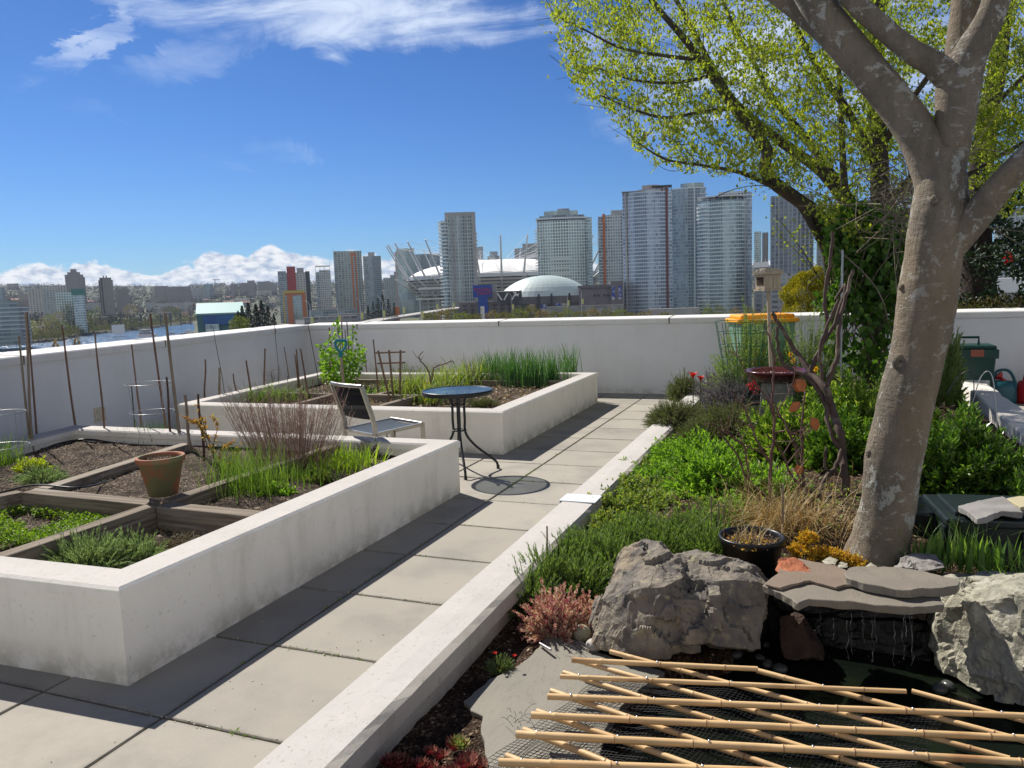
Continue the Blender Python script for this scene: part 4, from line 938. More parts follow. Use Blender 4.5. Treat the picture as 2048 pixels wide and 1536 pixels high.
for k_ in range(n):
    a = rnd.uniform(shore[0][0], azR + .01); d = ds(a) + rnd.choice([rnd.uniform(4, 30), rnd.uniform(10, 140)]); h_ = rnd.uniform(2, 5.5 if d < ds(a) + 30 else 9)
    for j_ in range(12): Q.append((d * math.sin(a) + rnd.gauss(0, h_ * .45), d * math.cos(a) + rnd.gauss(0, h_ * .45), ZL + rnd.uniform(0, h_), h_))
Q = np.array(Q); n = len(Q); mb.leaves(Q[:, :3], rng.normal(size=(n, 3)) + [0, 0, .5], rng.normal(size=(n, 3)), Q[:, 3] * .3, Q[:, 3] * .22, 0, .2)
tag(mb.build('shore_bushes', mat('shore_foliage', (.1, .1, .05), .8, island=[(.045, .06, .025), (.10, .12, .035), (.16, .15, .05), (.13, .10, .06)], transl=.2)), kind='stuff')
# houses and blocks on the slope
protos = []
for i in range(5):
    t = thing('hillside_house', 'small pale house or flat block among the trees of the far hillside', 'house', (0, 0, 0), 'houses on the far hillside')
    w_, dp, h_ = [(14, 10, 8), (22, 12, 11), (34, 14, 13), (18, 12, 7), (26, 16, 17)][i]
    mb = MB(); mb.prism([(-w_ / 2, -dp / 2), (w_ / 2, -dp / 2), (w_ / 2, dp / 2), (-w_ / 2, dp / 2)], -6, h_, uv=True); o1 = mb.build('wall', F_house[i], t)
    mb = MB()
    if i in (0, 3):
        mb.add([(-w_ / 2 - .6, -dp / 2 - .6, h_), (w_ / 2 + .6, -dp / 2 - .6, h_), (w_ / 2 + .6, dp / 2 + .6, h_), (-w_ / 2 - .6, dp / 2 + .6, h_), (-w_ / 2, 0, h_ + 3.6), (w_ / 2, 0, h_ + 3.6)], [(0, 1, 5, 4), (2, 3, 4, 5)]); mb.F.append((np.array([[1, 2, 5], [3, 0, 4]]), 0, False, None))
    else: mb.box((0, 0, h_ + .4), (w_ + 1, dp + 1, .8))
    o2 = mb.build('roof', [mat('house_roof', (.16, .13, .13), .8), M_roofc, M_bwhite, mat('roof_red', (.22, .10, .08), .8), M_conc][i], t); protos.append((t, o1, o2))
HL = ['small pale gable-roofed house among the trees of the far hillside', 'flat-roofed brown block of flats on the far hillside', 'long white flat-roofed block on the far hillside', 'low grey house with a red gable roof on the far hillside', 'taller tan block of flats on the far hillside']
for i_, (t, _a, _b) in enumerate(protos): t['label'] = HL[i_]; t['group'] = ('pale gabled houses', 'brown flat blocks', 'long white blocks', 'red-roofed houses', 'tan blocks of flats')[i_] + ' on the far hillside'
first = [True] * 5
for i in range(235):
    a = rnd.uniform(R(-58), R(-22)) if i < 200 else rnd.uniform(R(-22), R(10)); s = ds(a) if a < azR else 1500; d = s + 130 + rnd.random() ** 1.1 * (3300 - s)
    k = rnd.choice([0, 0, 1, 1, 2, 3, 3, 4]); t, o1, o2 = protos[k]; z = land_z(a, d)
    if not first[k]:
        t = t.copy(); COL.objects.link(t)
        for o in (o1, o2): c = o.copy(); c.parent = t; COL.objects.link(c)
    first[k] = False
    t.location = (d * math.sin(a), d * math.cos(a), z); t.rotation_euler = (0, 0, -a + rnd.choice([-.5, -.2, 0, .3, .5])); k_ = rnd.uniform(.8, 1.3); t.scale = (k_, k_, k_)
# named landmarks on the left
def hill(px, d):
    a = math.atan2(*D(px, 600, 1)[:2]); return land_z(a, d) - 8
t = Tower('office_tower', 'stepped brown tower, tallest on the left skyline', 134, 174, 1900, 34, base=hill(150, 1900)); t.block('facade', t.rect(0, .93, 0, 34), t.base, t.z(549), F_brown); t.block('step', t.rect(.14, .78, 3, 30), t.z(549), t.z(544), F_brown); t.block('step', t.rect(.3, .62, 6, 24), t.z(544), t.z(538), F_brown); t.block('side', t.rect(.93, 1, 4, 30), t.base, t.z(554), F_brown)
t = Tower('office_tower', 'dark brown tower with clipped top corners on the left skyline', 200, 230, 1500, 26, base=hill(215, 1500)); F = [(0, 0), (1, 0)]
t.block('facade', t.rect(0, .97, 0, 26), t.base, t.z(560), F_brown); t.block('clipped_top', t.rect(.08, .88, 1, 25), t.z(560), t.z(555), F_brown); t.block('dark_fin', t.rect(.18, .26, -1, 2), t.base, t.z(556), M_dark); t.block('dark_fin', t.rect(.04, .08, -1, 2), t.base, t.z(562), M_dark); t.block('roof_mast', t.rect(.32, .4, 8, 10), t.z(555), t.z(551), M_dark); t.block('roof_mast', t.rect(.52, .6, 8, 10), t.z(555), t.z(551), M_dark)
t = Tower('terraced_block', 'pale green terraced office block at the left edge across the water', -20, 56, 760, 26, base=ZL); t.block('wall', t.rect(0, .72, 0, 26), ZL, t.z(604), facade('terrace_facade', (.36, .42, .41), (.09, .13, .13), (.22, .29, .28), 6, 3.4, .05, .4)); t.block('wall', t.rect(.72, 1, 2, 26), ZL, t.z(616), F_pale)
for k in range(6): t.block('terrace_band', t.rect(0, .98, -1.5, 2), t.z(617 + k * 8.5), t.z(615 + k * 8.5), M_slab)
simple_tower('apartment_block', 'white mid-rise block left of the green glass block on the slope', 57, 92, 577, 1400, F_white, 24, base=hill(75, 1400)); simple_tower('apartment_block', 'tall white mid-rise behind the green glass block', 82, 136, 571, 1500, F_white, 24, base=hill(105, 1500))
simple_tower('apartment_block', 'grey mid-rise with many small windows, in front of the white mid-rise', 86, 122, 580, 1150, F_pale, 20, base=hill(100, 1150)); simple_tower('apartment_block', 'pale green mid-rise on the left slope', 112, 150, 585, 1080, F_mesh, 24, base=hill(120, 1080)); t = simple_tower('apartment_block', 'green-roofed mid-rise on the left slope', 146, 170, 590, 1050, F_teal, 24, base=hill(150, 1050)); t.block('green_roof', t.rect(-.1, 1.05, -1, 20), t.z(590), t.z(578), mat('green_roof', (.04, .20, .17), .5))
simple_tower('apartment_block', 'slate block at the far left edge of the skyline', -12, 12, 575, 1700, F_dark, 24, base=hill(5, 1700)); simple_tower('office_block', 'brown flat block with a white roof line right of the clipped tower', 232, 258, 577, 1600, F_brown, 20, base=hill(245, 1600))
simple_tower('hospital_block', 'long brown block on the far ridge, left part', 310, 338, 572, 2300, F_brown, 20, base=hill(330, 2300)); simple_tower('hospital_block', 'long brown block on the far ridge, middle part', 337, 384, 573, 2200, F_brown, 20, base=hill(350, 2200)); simple_tower('hospital_block', 'white banded block on the far ridge', 386, 412, 576, 2250, F_pale, 20, base=hill(400, 2250)); simple_tower('hospital_block', 'dark blue block on the far ridge', 411, 428, 568, 2400, F_dark, 20, base=hill(420, 2400))
for i, (a0, a1, y) in enumerate(((462, 478, 568), (480, 515, 566), (497, 512, 561), (517, 532, 563), (532, 543, 562), (543, 556, 566))): simple_tower('office_block', 'brownish ridge block right of the crane, ' + ordl(i), a0, a1, y, 2600 - 20 * i, F_brown, 20, base=hill(a0, 2600), grp='blocks on the ridge')
for i, (a0, a1, y) in enumerate(((172, 205, 606), (208, 250, 604), (290, 312, 604), (312, 344, 606), (345, 368, 605), (368, 388, 604), (60, 90, 616), (88, 128, 622), (190, 232, 612), (245, 282, 610))): simple_tower('terraced_flats', ('grey' if i % 2 == 0 else 'white') + ' terraced flats at the foot of the far slope, ' + ordl(sorted([172, 208, 290, 312, 345, 368, 60, 88, 190, 245]).index(a0)), a0, a1, y, 1750 + 25 * i, (F_pale, F_white)[i % 2], 16, base=hill(a0, 1750), grp='terraced flats on the slope')
t = thing('tower_crane', 'tiny tower crane standing on the far ridge', 'crane', D(429, 580, 2500)); mb = MB(); mb.tube([D(430, 582, 2500), D(430, 558, 2500)], 1.2, 4); mb.build('mast', M_dark, t); mb = MB(); mb.tube([D(425, 559.5, 2500), D(440, 559, 2500)], .9, 4); mb.build('jib', M_dark, t)
# teal-roofed hall
t = Tower('waterfront_hall', 'blue waterfront hall with a pale teal roof', 389, 478, 430, 34, base=-29); zr, ze = t.z(611), t.z(626)
t.block('wall', t.rect(.02, 1.1, 1, 34), -29.5, ze, mat('teal_wall', (.06, .16, .19), .6)); mb = MB(); a_, b_, c_, d_ = t.P(0, 0), t.P(1.12, 0), t.P(1.12, 30), t.P(.0, 30)
mb.add([(*a_, ze), (*b_, ze), (*c_, zr + 1.5), (*d_, zr + 1.5), (*a_, ze - .8), (*b_, ze - .8), (*c_, zr), (*d_, zr)], [(0, 1, 2, 3), (4, 7, 6, 5), (0, 4, 5, 1), (1, 5, 6, 2), (2, 6, 7, 3), (3, 7, 4, 0)]); mb.build('roof', mat('teal_roof', (.22, .40, .38), .5), t.t)
t.block('mural', t.rect(.16, .86, -.6, 1), t.z(650), t.z(630), mat('mural_blue', (.03, .14, .36), .5, (.02, .07, .25), .05)); t.block('glass_entry', t.rect(.2, .5, -1.2, 0), -29.5, t.z(648), F_teal)
# elevated road and park buildings
mb = MB(); mb.beam(D(150, 631, 1180), D(392, 625, 1180), 10, 1.0)
for k in range(12): p_ = D(160 + k * 20, 630.7 - k * .5, 1180); mb.box((p_.x, p_.y, (p_.z + ZL) / 2), (1.2, 1.2, p_.z - ZL))
tag(mb.build('bridge_road', mat('bridge_dark', (.12, .12, .12), .9)), kind='structure')
low('low white tent-roofed pavilion among the trees on the far bank', 218, 244, 650, 935, M_bwhite, 10, 'pavilion')
# boats
def boat(px, py, L, lbl, grp=None, cab=.5, col=None, name='boat', yaw=0.2, decks=1):
    p = W(px, py, ZW); t = thing(name, lbl, 'boat', p, grp); u = Vector((math.cos(yaw), math.sin(yaw))); v = Vector((-u.y, u.x)); B = L * .28
    def pl(s, sd): return (p.x + u.x * s * L + v.x * sd * B, p.y + u.y * s * L + v.y * sd * B)
    H = [pl(-.5, -.45), pl(.2, -.5), pl(.5, 0), pl(.2, .5), pl(-.5, .45)]; h = L * .11
    mb = MB(); mb.prism(H, ZW - .1, ZW + h); mb.build('hull', col or M_bwhite, t); z = ZW + h
    for k in range(decks):
        C = [pl(-.42 + k * .1, -.32), pl(.18 - k * .1, -.32), pl(.18 - k * .1, .32), pl(-.42 + k * .1, .32)]; mb = MB(); mb.prism(C, z, z + L * .1, uv=True); mb.build('cabin', F_low, t); z += L * .1
        mb = MB(); mb.prism([pl(-.45 + k * .1, -.36), pl(.22 - k * .1, -.36), pl(.22 - k * .1, .36), pl(-.45 + k * .1, .36)], z, z + L * .02); mb.build('cabin_roof', M_bwhite, t); z += L * .02
    return t
boat(296, 673, 22, 'white double-decked ferry on the inlet near the marina', decks=2, name='ferry')
boat(97, 699, 6, 'small dark motorboat crossing the inlet at the left', col=M_dark)
LB = 'small white boat moored at the marina'
for px, py in ((345, 668), (356, 672), (368, 669), (377, 664), (332, 675), (386, 668), (350, 678), (365, 676), (398, 668), (410, 667), (320, 680), (378, 674)): boat(px, py, rnd.uniform(7, 12), LB, 'boats moored at the marina', yaw=rnd.uniform(-.4, .6), col=rnd.choice([M_bwhite, M_dark, M_bwhite, M_conc]))
mb = MB(); mb.beam(W(325, 684, ZW + .4), W(430, 668, ZW + .4), 3, .6); mb.beam(W(340, 672, ZW + .4), W(385, 664, ZW + .4), 2, .5); tag(mb.build('dock', mat('dock_wood', (.2, .17, .15), .9)), 'long wooden dock of the marina', 'dock')
for px, py in ((115, 694), (158, 688), (61, 702), (0, 712)):
    p = W(px, py, ZW); p = D(px, py + 6, 90); t = far_tree(px, py + 30, py - 12, 90, 6, G_tan, 'thin bare-topped tree tip rising just beyond the left parapet', 'tree tips beyond the left parapet', n=160, leaf=.22)

# thin air between the terrace and the far hills
mb = MB(); mb.box((-1500, 1500, 60), (9800, 9800, 200))
hz_ = mb.build('haze', [], None, (0, 0, 0)); m = bpy.data.materials.new('haze_air'); m.use_nodes = True; q = NT(m.node_tree); q.n.clear(); ou = q.new('ShaderNodeOutputMaterial'); pv = q.new('ShaderNodeVolumePrincipled')
pv.inputs['Color'].default_value = (.62, .78, 1.0, 1); pv.inputs['Density'].default_value = HAZE; pv.inputs['Anisotropy'].default_value = .2; q.l.new(pv.outputs[0], ou.inputs['Volume']); hz_.data.materials.append(m); tag(hz_, kind='stuff')
# ================================================================= right bed: rocks, pond, lattice, furniture
POND = [(-.60, 2.50), (-.66, 2.25), (-.66, 1.95), (-.60, .9), (1.5, .9), (1.5, 3.0), (.75, 3.2), (.62, 3.5), (-.22, 3.5), (-.30, 2.95), (-.5, 2.85)]
def sm(v, a, b): t = min(1, max(0, (v - a) / (b - a))); return t * t * (3 - 2 * t)
def bed_z(x, y):
    z = .065 + .15 * sm(y, 3.0, 5.0) + .05 * sm(x, -.8, .6) * sm(y, 3.0, 4.0)
    if y < 7.6: z -= .12 * sm(-x, .75, 1.12) * sm(y, 3.3, 4.4)
    if in_poly(x, y, POND): return -.015
    return z + hz(x, y, 2.2, .018, 9) + hz(x, y, 15, .008, 2)
BED = [(CX + .17, -.4), (1.9, -.4), (1.9, 3.0), (1.42, 6.6), (1.38, 11.0), (-1.3, 11.0), (-1.22, 7.4), (-1.24, 7.3), (CX + .17, 4)]
bed('bed_soil', BED, bed_z, M_soil, .045, 16000, csz=(.006, .022))
mb = MB(); mb.add([(-1.0, .5, .004), (1.7, .5, .004), (1.7, 3.7, .004), (-1.0, 3.7, .004)], (0, 1, 2, 3))
mw_ = mat('pond_water', (.004, .006, .005), .06, (.008, .012, .006), 3, bump=.3, bsc=14, bdist=.01, spec=.12); tag(mb.build('pond_water', mw_), kind='structure')

def rock(name, label, pts, m, disp=.02, sub=.03, cat='boulder', grp=None, seed=1, extra=None, sharp=.5):
    bm = bmesh.new()
    for group in [pts] + (extra or []):
        vs = [bm.verts.new(p) for p in group]; bmesh.ops.convex_hull(bm, input=vs)
    loose = [v for v in bm.verts if not v.link_faces]; bmesh.ops.delete(bm, geom=loose, context='VERTS')
    for _ in range(7):
        es = [e for e in bm.edges if e.calc_length() > sub]
        if not es: break
        bmesh.ops.subdivide_edges(bm, edges=es, cuts=1); bmesh.ops.triangulate(bm, faces=bm.faces[:])
    bm.normal_update(); off = []
    for v in bm.verts:
        p = v.co; q = Vector((seed * 3.1, seed * 1.7, seed))
        n1 = mnoise.noise(p * 5 + q); n2 = mnoise.noise(p * 13 + q); n3 = mnoise.noise(p * 34 + q); n4 = 1 - abs(mnoise.noise(Vector((p.x * 9, p.y * 9, p.z * 4)) + q)) * 2
        st = (round(n1 * 4) / 4) * sharp + n1 * (1 - sharp)
        fc = 0
        for sc7, am in ((6.0, 1.0), (15.0, .42)):
            pv_ = Vector((p.x * sc7, p.y * sc7, p.z * sc7 * .8)) + q + Vector((n1, n2, n1)) * .35; cp = mnoise.voronoi(pv_)[1][0]; hn = mnoise.cell_vector(cp * 7.3) - Vector((.5, .5, .5)); fc += am * (hn.x * 1.2 + (pv_ - cp).dot(hn) * 2.0)
        off.append(v.normal * disp * (fc * 1.25 + n1 * .5 + n2 * .25 + n3 * .25))
    for v, o in zip(bm.verts, off): v.co += o
    c = sum((v.co for v in bm.verts), Vector()) / len(bm.verts); c.z = min(v.co.z for v in bm.verts)
    for v in bm.verts: v.co -= c
    me = bpy.data.meshes.new(name); bm.to_mesh(me); bm.free(); me.materials.append(m); o = bpy.data.objects.new(name, me); COL.objects.link(o); o.location = c; o['_o'] = list(c)
    return tag(o, label, cat, grp)
def rock_mat(name, a, b, c, d=None, bs=18, sc=7):
    m = mat(name, a, .82, b, sc, (.38, .62), 8, c, sc * .45, (.52, .66), bump=.9, bsc=bs, bdet=10, bdist=.02, spec=.3)
    if d:
        q = NT(m.node_tree); bb = [n for n in q.n if n.type == 'BSDF_PRINCIPLED'][0]; src = bb.inputs['Base Color'].links[0].from_socket
        tcn = q.new('ShaderNodeTexCoord'); q.l.new(q.mix(q.math('MULTIPLY', q.smooth(q.noise(tcn.outputs['Object'], 26, 6, .7), .57, .66), .8), src, d), bb.inputs['Base Color'])
    return m
M_rk = rock_mat('grey_brown_rock', (.225, .195, .155), (.12, .11, .10), (.32, .26, .18), (.34, .32, .20), 30, 8)
M_rk2 = rock_mat('pale_lichen_rock', (.36, .345, .27), (.22, .21, .16), (.42, .41, .34), (.14, .13, .11), 26, 12)
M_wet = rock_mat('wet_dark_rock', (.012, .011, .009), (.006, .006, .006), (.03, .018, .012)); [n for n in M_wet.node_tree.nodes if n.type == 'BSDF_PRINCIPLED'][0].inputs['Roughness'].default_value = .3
M_brk = rock_mat('rusty_rock', (.05, .028, .02), (.025, .018, .015), (.09, .05, .03))
def DD(L): return [D(*p) for p in L]
left_mass = DD([(1186, 1290, 2.92), (1205, 1200, 2.98), (1232, 1118, 3.12), (1288, 1078, 3.16), (1318, 1084, 3.12), (1352, 1112, 3.05), (1372, 1150, 2.93), (1395, 1300, 2.84), (1330, 1312, 2.80), (1250, 1312, 2.82), (1262, 1180, 2.90), (1330, 1170, 2.86), (1345, 1110, 3.4), (1260, 1100, 3.45), (1210, 1250, 3.35)])
right_mass = DD([(1330, 1112, 3.28), (1395, 1100, 3.22), (1425, 1108, 3.30), (1480, 1122, 3.24), (1510, 1138, 3.16), (1538, 1168, 3.08), (1530, 1230, 2.98), (1520, 1296, 2.90), (1440, 1288, 2.84), (1360, 1262, 2.84), (1390, 1165, 2.93), (1468, 1158, 2.97), (1350, 1130, 3.5), (1525, 1150, 3.5), (1500, 1300, 3.3), (1340, 1290, 3.3)])
foot = DD([(1210, 1285, 2.98), (1238, 1180, 3.1), (1196, 1200, 3.2), (1180, 1250, 3.12), (1178, 1280, 3.1), (1250, 1300, 3.2)])
rock('boulder', 'large grey-brown angular boulder left of the little waterfall', left_mass, M_rk, .0135, .017, seed=3, extra=[right_mass, foot, DD([(1322, 1112, 3.10), (1430, 1118, 3.14), (1325, 1200, 2.88), (1440, 1190, 2.88), (1330, 1292, 2.81), (1440, 1278, 2.83), (1360, 1106, 3.3), (1420, 1280, 3.2)])])
rb = DD([(1862, 1290, 3.30), (1885, 1335, 3.22), (1960, 1392, 3.08), (2060, 1420, 2.98), (2160, 1400, 2.95), (1888, 1215, 3.22), (1912, 1178, 3.26), (2060, 1190, 3.06), (2180, 1180, 3.1), (1870, 1160, 3.55), (1905, 1146, 3.75), (2050, 1148, 3.72), (2200, 1150, 3.7), (1880, 1270, 3.7), (2180, 1300, 3.7)])
rock('boulder', 'pale lichen-speckled boulder at the right edge, beside the waterfall', rb, M_rk2, .015, .020, seed=8)
rock('boulder', 'brown wet rock standing in the pond under the left end of the stone slab', DD([(1556, 1232, 3.12), (1580, 1224, 3.12), (1606, 1240, 3.1), (1640, 1290, 3.1), (1645, 1322, 3.05), (1565, 1318, 3.02), (1560, 1245, 3.3), (1640, 1300, 3.3), (1600, 1235, 3.3)]), M_brk, .012, .03, seed=5)
for i, L in enumerate(([(1550, 1190, 3.3), (1860, 1205, 3.3), (1850, 1240, 3.28), (1560, 1225, 3.28), (1550, 1190, 3.6), (1860, 1205, 3.6), (1850, 1240, 3.6), (1560, 1225, 3.6)],
                       [(1600, 1240, 3.36), (1860, 1240, 3.36), (1865, 1340, 3.3), (1620, 1345, 3.3), (1600, 1240, 3.7), (1860, 1240, 3.7), (1865, 1340, 3.7), (1620, 1345, 3.7)],
                       [(1520, 1200, 3.35), (1560, 1200, 3.35), (1570, 1330, 3.3), (1515, 1330, 3.3), (1520, 1200, 3.7), (1560, 1200, 3.7), (1570, 1330, 3.7), (1515, 1330, 3.7)])):
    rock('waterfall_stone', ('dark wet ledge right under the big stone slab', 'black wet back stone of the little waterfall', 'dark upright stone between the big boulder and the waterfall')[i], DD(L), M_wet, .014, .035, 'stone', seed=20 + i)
def slab(label, Pp, z, th, m, cat='stone slab', name='stone_slab', tilt=None, rough=.004, seed=0, grp=None, sub=.02):
    """flat split stone: outline in pixels at height z"""
    P = [W(px, py, z) for px, py in Pp]; Q = []
    for i in range(len(P)):
        a, b = P[i], P[(i + 1) % len(P)]; n = max(1, int((b - a).length / sub))
        for j in range(n):
            p = a.lerp(b, j / n); q = mnoise.noise(Vector((p.x * 30, p.y * 30, seed))) * rough * 1.6 + mnoise.noise(Vector((p.x * 9, p.y * 9, seed + 2))) * rough * 2; d = (b - a).normalized(); Q.append(p + Vector((-d.y, d.x, 0)) * q)
    bm = bmesh.new(); f = bm.faces.new([bm.verts.new((p.x, p.y, z)) for p in Q])
    r = bmesh.ops.extrude_face_region(bm, geom=[f]); lo = [v for v in r['geom'] if isinstance(v, bmesh.types.BMVert)]
    c = sum(Q, Vector()) / len(Q)
    for v in lo: v.co.z -= th * (1 + .25 * mnoise.noise(v.co * 12)); v.co.x += (c.x - v.co.x) * .012 + mnoise.noise(v.co * 40) * .005; v.co.y += (c.y - v.co.y) * .012 + mnoise.noise(v.co * 33) * .005
    bmesh.ops.recalc_face_normals(bm, faces=bm.faces[:])
    if tilt:
        for v in bm.verts: v.co.z += (v.co.x - c.x) * tilt[0] + (v.co.y - c.y) * tilt[1]
    o = Vector((c.x, c.y, z - th))
    for v in bm.verts: v.co -= o
    me = bpy.data.meshes.new(name); bm.to_mesh(me); bm.free(); me.materials.append(m); ob = bpy.data.objects.new(name, me); COL.objects.link(ob); ob.location = o; bevel(ob, .0025, 1, 50)
    return tag(ob, label, cat, grp)
def slate_mat(name, a, b, c, veins=True):
    m = mat(name, a, .7, b, 3.5, (.3, .7), 6, c, 1.6, (.5, .75), bump=.25, bsc=60, bdet=6, bdist=.004, spec=.35)
    q = NT(m.node_tree); bb = [n for n in q.n if n.type == 'BSDF_PRINCIPLED'][0]; tcn = q.new('ShaderNodeTexCoord')
    mp = q.new('ShaderNodeMapping'); mp.inputs['Rotation'].default_value = (0, 0, -.75); mp.inputs['Scale'].default_value = (9, 2.6, 3); q.l.new(tcn.outputs['Object'], mp.inputs[0])
    n_ = q.noise(mp.outputs[0], 1.3, 5, .62, .8); band = q.math('ABSOLUTE', q.math('SUBTRACT', q.math('FRACT', q.math('MULTIPLY', n_, 5.0)), .5)); ln = q.smooth(band, .045, .0)
    src = bb.inputs['Base Color'].links[0].from_socket; q.l.new(q.mix(q.math('MULTIPLY', ln, .45), src, (a[0] * .42, a[1] * .4, a[2] * .36)), bb.inputs['Base Color'])
    bpn = [n for n in q.n if n.type == 'BUMP'][0]; old = bpn.inputs['Height'].links[0].from_socket
    q.l.new(q.math('ADD', q.math('MULTIPLY', old, .4), q.math('MULTIPLY', q.math('FLOOR', q.math('MULTIPLY', n_, 5.0)), .5)), bpn.inputs['Height']); bpn.inputs['Strength'].default_value = .6
    return m
M_slate = slate_mat('grey_slate', (.235, .22, .18), (.20, .19, .16), (.255, .24, .195)); M_slab = M_slab; M_fl = slate_mat('warm_flagstone', (.215, .19, .15), (.165, .15, .125), (.25, .215, .165)); M_fl2 = slate_mat('brown_flagstone', (.215, .165, .12), (.165, .13, .10), (.25, .185, .13))
Z4 = lambda L: [(1500 + x / 3.524, 1100 + y / 3.524) for x, y in L]
slab('grey slate slab lying on the bark at the left edge of the pond', [(1104, 1260), (1079, 1290), (1060, 1312), (1038, 1331), (980, 1358), (926, 1402), (942, 1421), (967, 1432), (963, 1457), (967, 1476), (975, 1545), (960, 1640), (1130, 1660), (1190, 1540), (1198, 1500), (1215, 1450), (1255, 1400), (1300, 1365), (1330, 1345), (1290, 1330), (1245, 1322), (1205, 1307), (1167, 1285), (1145, 1265)], .085, .03, M_slate)
slab('big flat stone slab bridging the waterfall, its lower layer', Z4([(95, 250), (190, 165), (340, 60), (600, 110), (700, 150), (1300, 290), (1345, 320), (1370, 385), (1150, 400), (930, 388), (700, 362), (420, 345), (335, 378), (215, 300)]), .36, .03, M_fl, seed=2)
slab('thin warm brown flagstone layer lying on the left of the big slab', Z4([(100, 240), (190, 162), (215, 110), (345, 55), (600, 112), (690, 150), (750, 236), (610, 262), (430, 215), (215, 268)]), .374, .012, M_fl2, seed=3, rough=.006)
slab('rough-edged flagstone resting on the right end of the big slab', Z4([(665, 160), (700, 122), (980, 112), (1240, 150), (1475, 214), (1470, 250), (1330, 270), (1180, 275), (1080, 285), (900, 250), (760, 215), (670, 190)]), .398, .032, M_fl, seed=4, rough=.007, tilt=(.0, .0))
rock('orange_stone', 'small orange-red stone lying on the left of the big slab', DD([(1552, 1140, 3.16), (1560, 1120, 3.2), (1588, 1116, 3.22), (1602, 1122, 3.22), (1626, 1136, 3.18), (1628, 1150, 3.14), (1590, 1158, 3.1), (1565, 1150, 3.12), (1600, 1146, 3.3)]), rock_mat('orange_rock', (.42, .15, .07), (.30, .09, .045), (.5, .24, .12)), .006, .012, 'stone', seed=7)
rock('boulder', 'small grey rounded boulder behind the stone slab, right of the trunk foot', DD([(1782, 1138, 3.65), (1800, 1115, 3.7), (1830, 1108, 3.72), (1870, 1112, 3.72), (1892, 1135, 3.62), (1840, 1142, 3.55), (1800, 1142, 3.55), (1860, 1130, 3.85), (1800, 1130, 3.85)]), rock_mat('grey_rock', (.26, .245, .23), (.16, .15, .14), (.36, .34, .31)), .010, .02, seed=9)
for i, (px, py, r) in enumerate(((1660, 1122, 16), (1684, 1129, 14), (1742, 1134, 12))):
    rock('stone', 'flat pale stone wedged behind the slab by the yellow stonecrop', DD([(px - r, py, 3.6), (px, py - 8, 3.65), (px + r, py - 2, 3.62), (px + r * .6, py + 6, 3.5), (px - r * .6, py + 6, 3.5), (px, py, 3.8)]), M_rk2, .004, .02, 'stone', 'pale stones behind the slab', seed=30 + i)
M_peb = mat('pebble', (.36, .33, .30), .6, (.30, .27, .25), 12, spec=.4); M_pebm = rock_mat('mossy_pebble', (.30, .28, .2), (.2, .2, .13), (.4, .38, .3)); M_pebd = mat('wet_pebble', (.06, .065, .065), .3)
def pebble(label, px, py, z, rx, ry, rz, m, grp=None, rot=0.0):
    c = W(px, py, z + rz * .8); mb = MB(); pr = [(math.sin(a), -math.cos(a)) for a in np.linspace(0, math.pi, 14)]
    mb.lathe(pr, (0, 0, 0), 22); V = np.concatenate(mb.V) * [rx, ry, rz]; V *= (1 + .06 * np.sin(V[:, :1] * 60 + px)); ca, sa = math.cos(rot), math.sin(rot)
    mb.V = [np.stack([V[:, 0] * ca - V[:, 1] * sa + c.x, V[:, 0] * sa + V[:, 1] * ca + c.y, V[:, 2] + z + rz * .9], 1)]
    return tag(mb.build('pebble', m), label, 'pebble', grp)
pebble('smooth oval grey pebble in front of the big boulder, nearest the lattice', 1189, 1291, .085, .037, .03, .024, M_peb)
pebble('rounder mossy pebble tucked behind the smooth grey one', 1165, 1268, .08, .04, .036, .034, M_pebm)
for px, py, r in ((1402, 1308, .036), (1345, 1300, .03), (1372, 1296, .03), (1432, 1298, .034), (1470, 1310, .03), (1532, 1290, .02), (1535, 1328, .026), (1520, 1316, .022), (1560, 1338, .03), (1880, 1378, .03), (1895, 1370, .026)):
    pebble('wet dark pebble in the pond at the foot of the rocks', px, py, .0, r, r * .8, r * .6, M_pebd, 'pebbles in the pond', rnd.uniform(0, 3))
# trickling water drops
mb = MB()
for px in (1696, 1703, 1745, 1750, 1806, 1811, 1822, 1640, 1788, 1824, 1668, 1725):
    y0, y1 = rnd.uniform(1222, 1240), rnd.uniform(1270, 1338); p = D(px, y0, 3.24); q_ = D(px + rnd.uniform(-3, 3), y1, 3.20); P = [p.lerp(q_, k / 10) + Vector(rng.normal(size=3) * .0028) for k in range(11)]; mb.tube(P, [rnd.choice((.0002, .0005, .0011)) for _ in range(11)], 4, cap=False)
for k in range(40): p = D(rnd.choice((1700, 1748, 1815, 1645)) + rnd.gauss(0, 9), rnd.uniform(1300, 1342), 3.2); mb.box(p, (.0016, .0016, .0024))
tag(mb.build('trickling_water', mat('water_drops', (.10, .12, .12), .08, spec=1)), kind='stuff')

# bamboo lattice ---------------------------------------------------
def bamboo_mat():
    m = mat('bamboo', (.58, .385, .185), .42, (.68, .48, .25), 3.5, (.3, .7), 6, (.38, .21, .09), 2.6, (.56, .72), spec=.45, bump=.12, bsc=30, bdist=.002); return m
M_bam = bamboo_mat(); M_node = mat('bamboo_node', (.20, .11, .06), .6); M_screw = mat('bright_screw', (.7, .7, .68), .25, metal=.8)
lat = thing('bamboo_lattice', 'diamond lattice of bamboo poles laid over the dark pond with black netting', 'lattice', (-.2, 2.3, .1))
ZH, ZD = .175, .152
Hs = [((1143, 1320), (1515, 1338), .0092), ((1120, 1353), (1813, 1383), .0092), ((1095, 1393), (2075, 1433), .0100), ((1063, 1430), (2075, 1478), .0105), ((1033, 1468), (2085, 1526), .0122), ((998, 1524), (2000, 1560), .0110), ((960, 1590), (2000, 1625), .0115)]
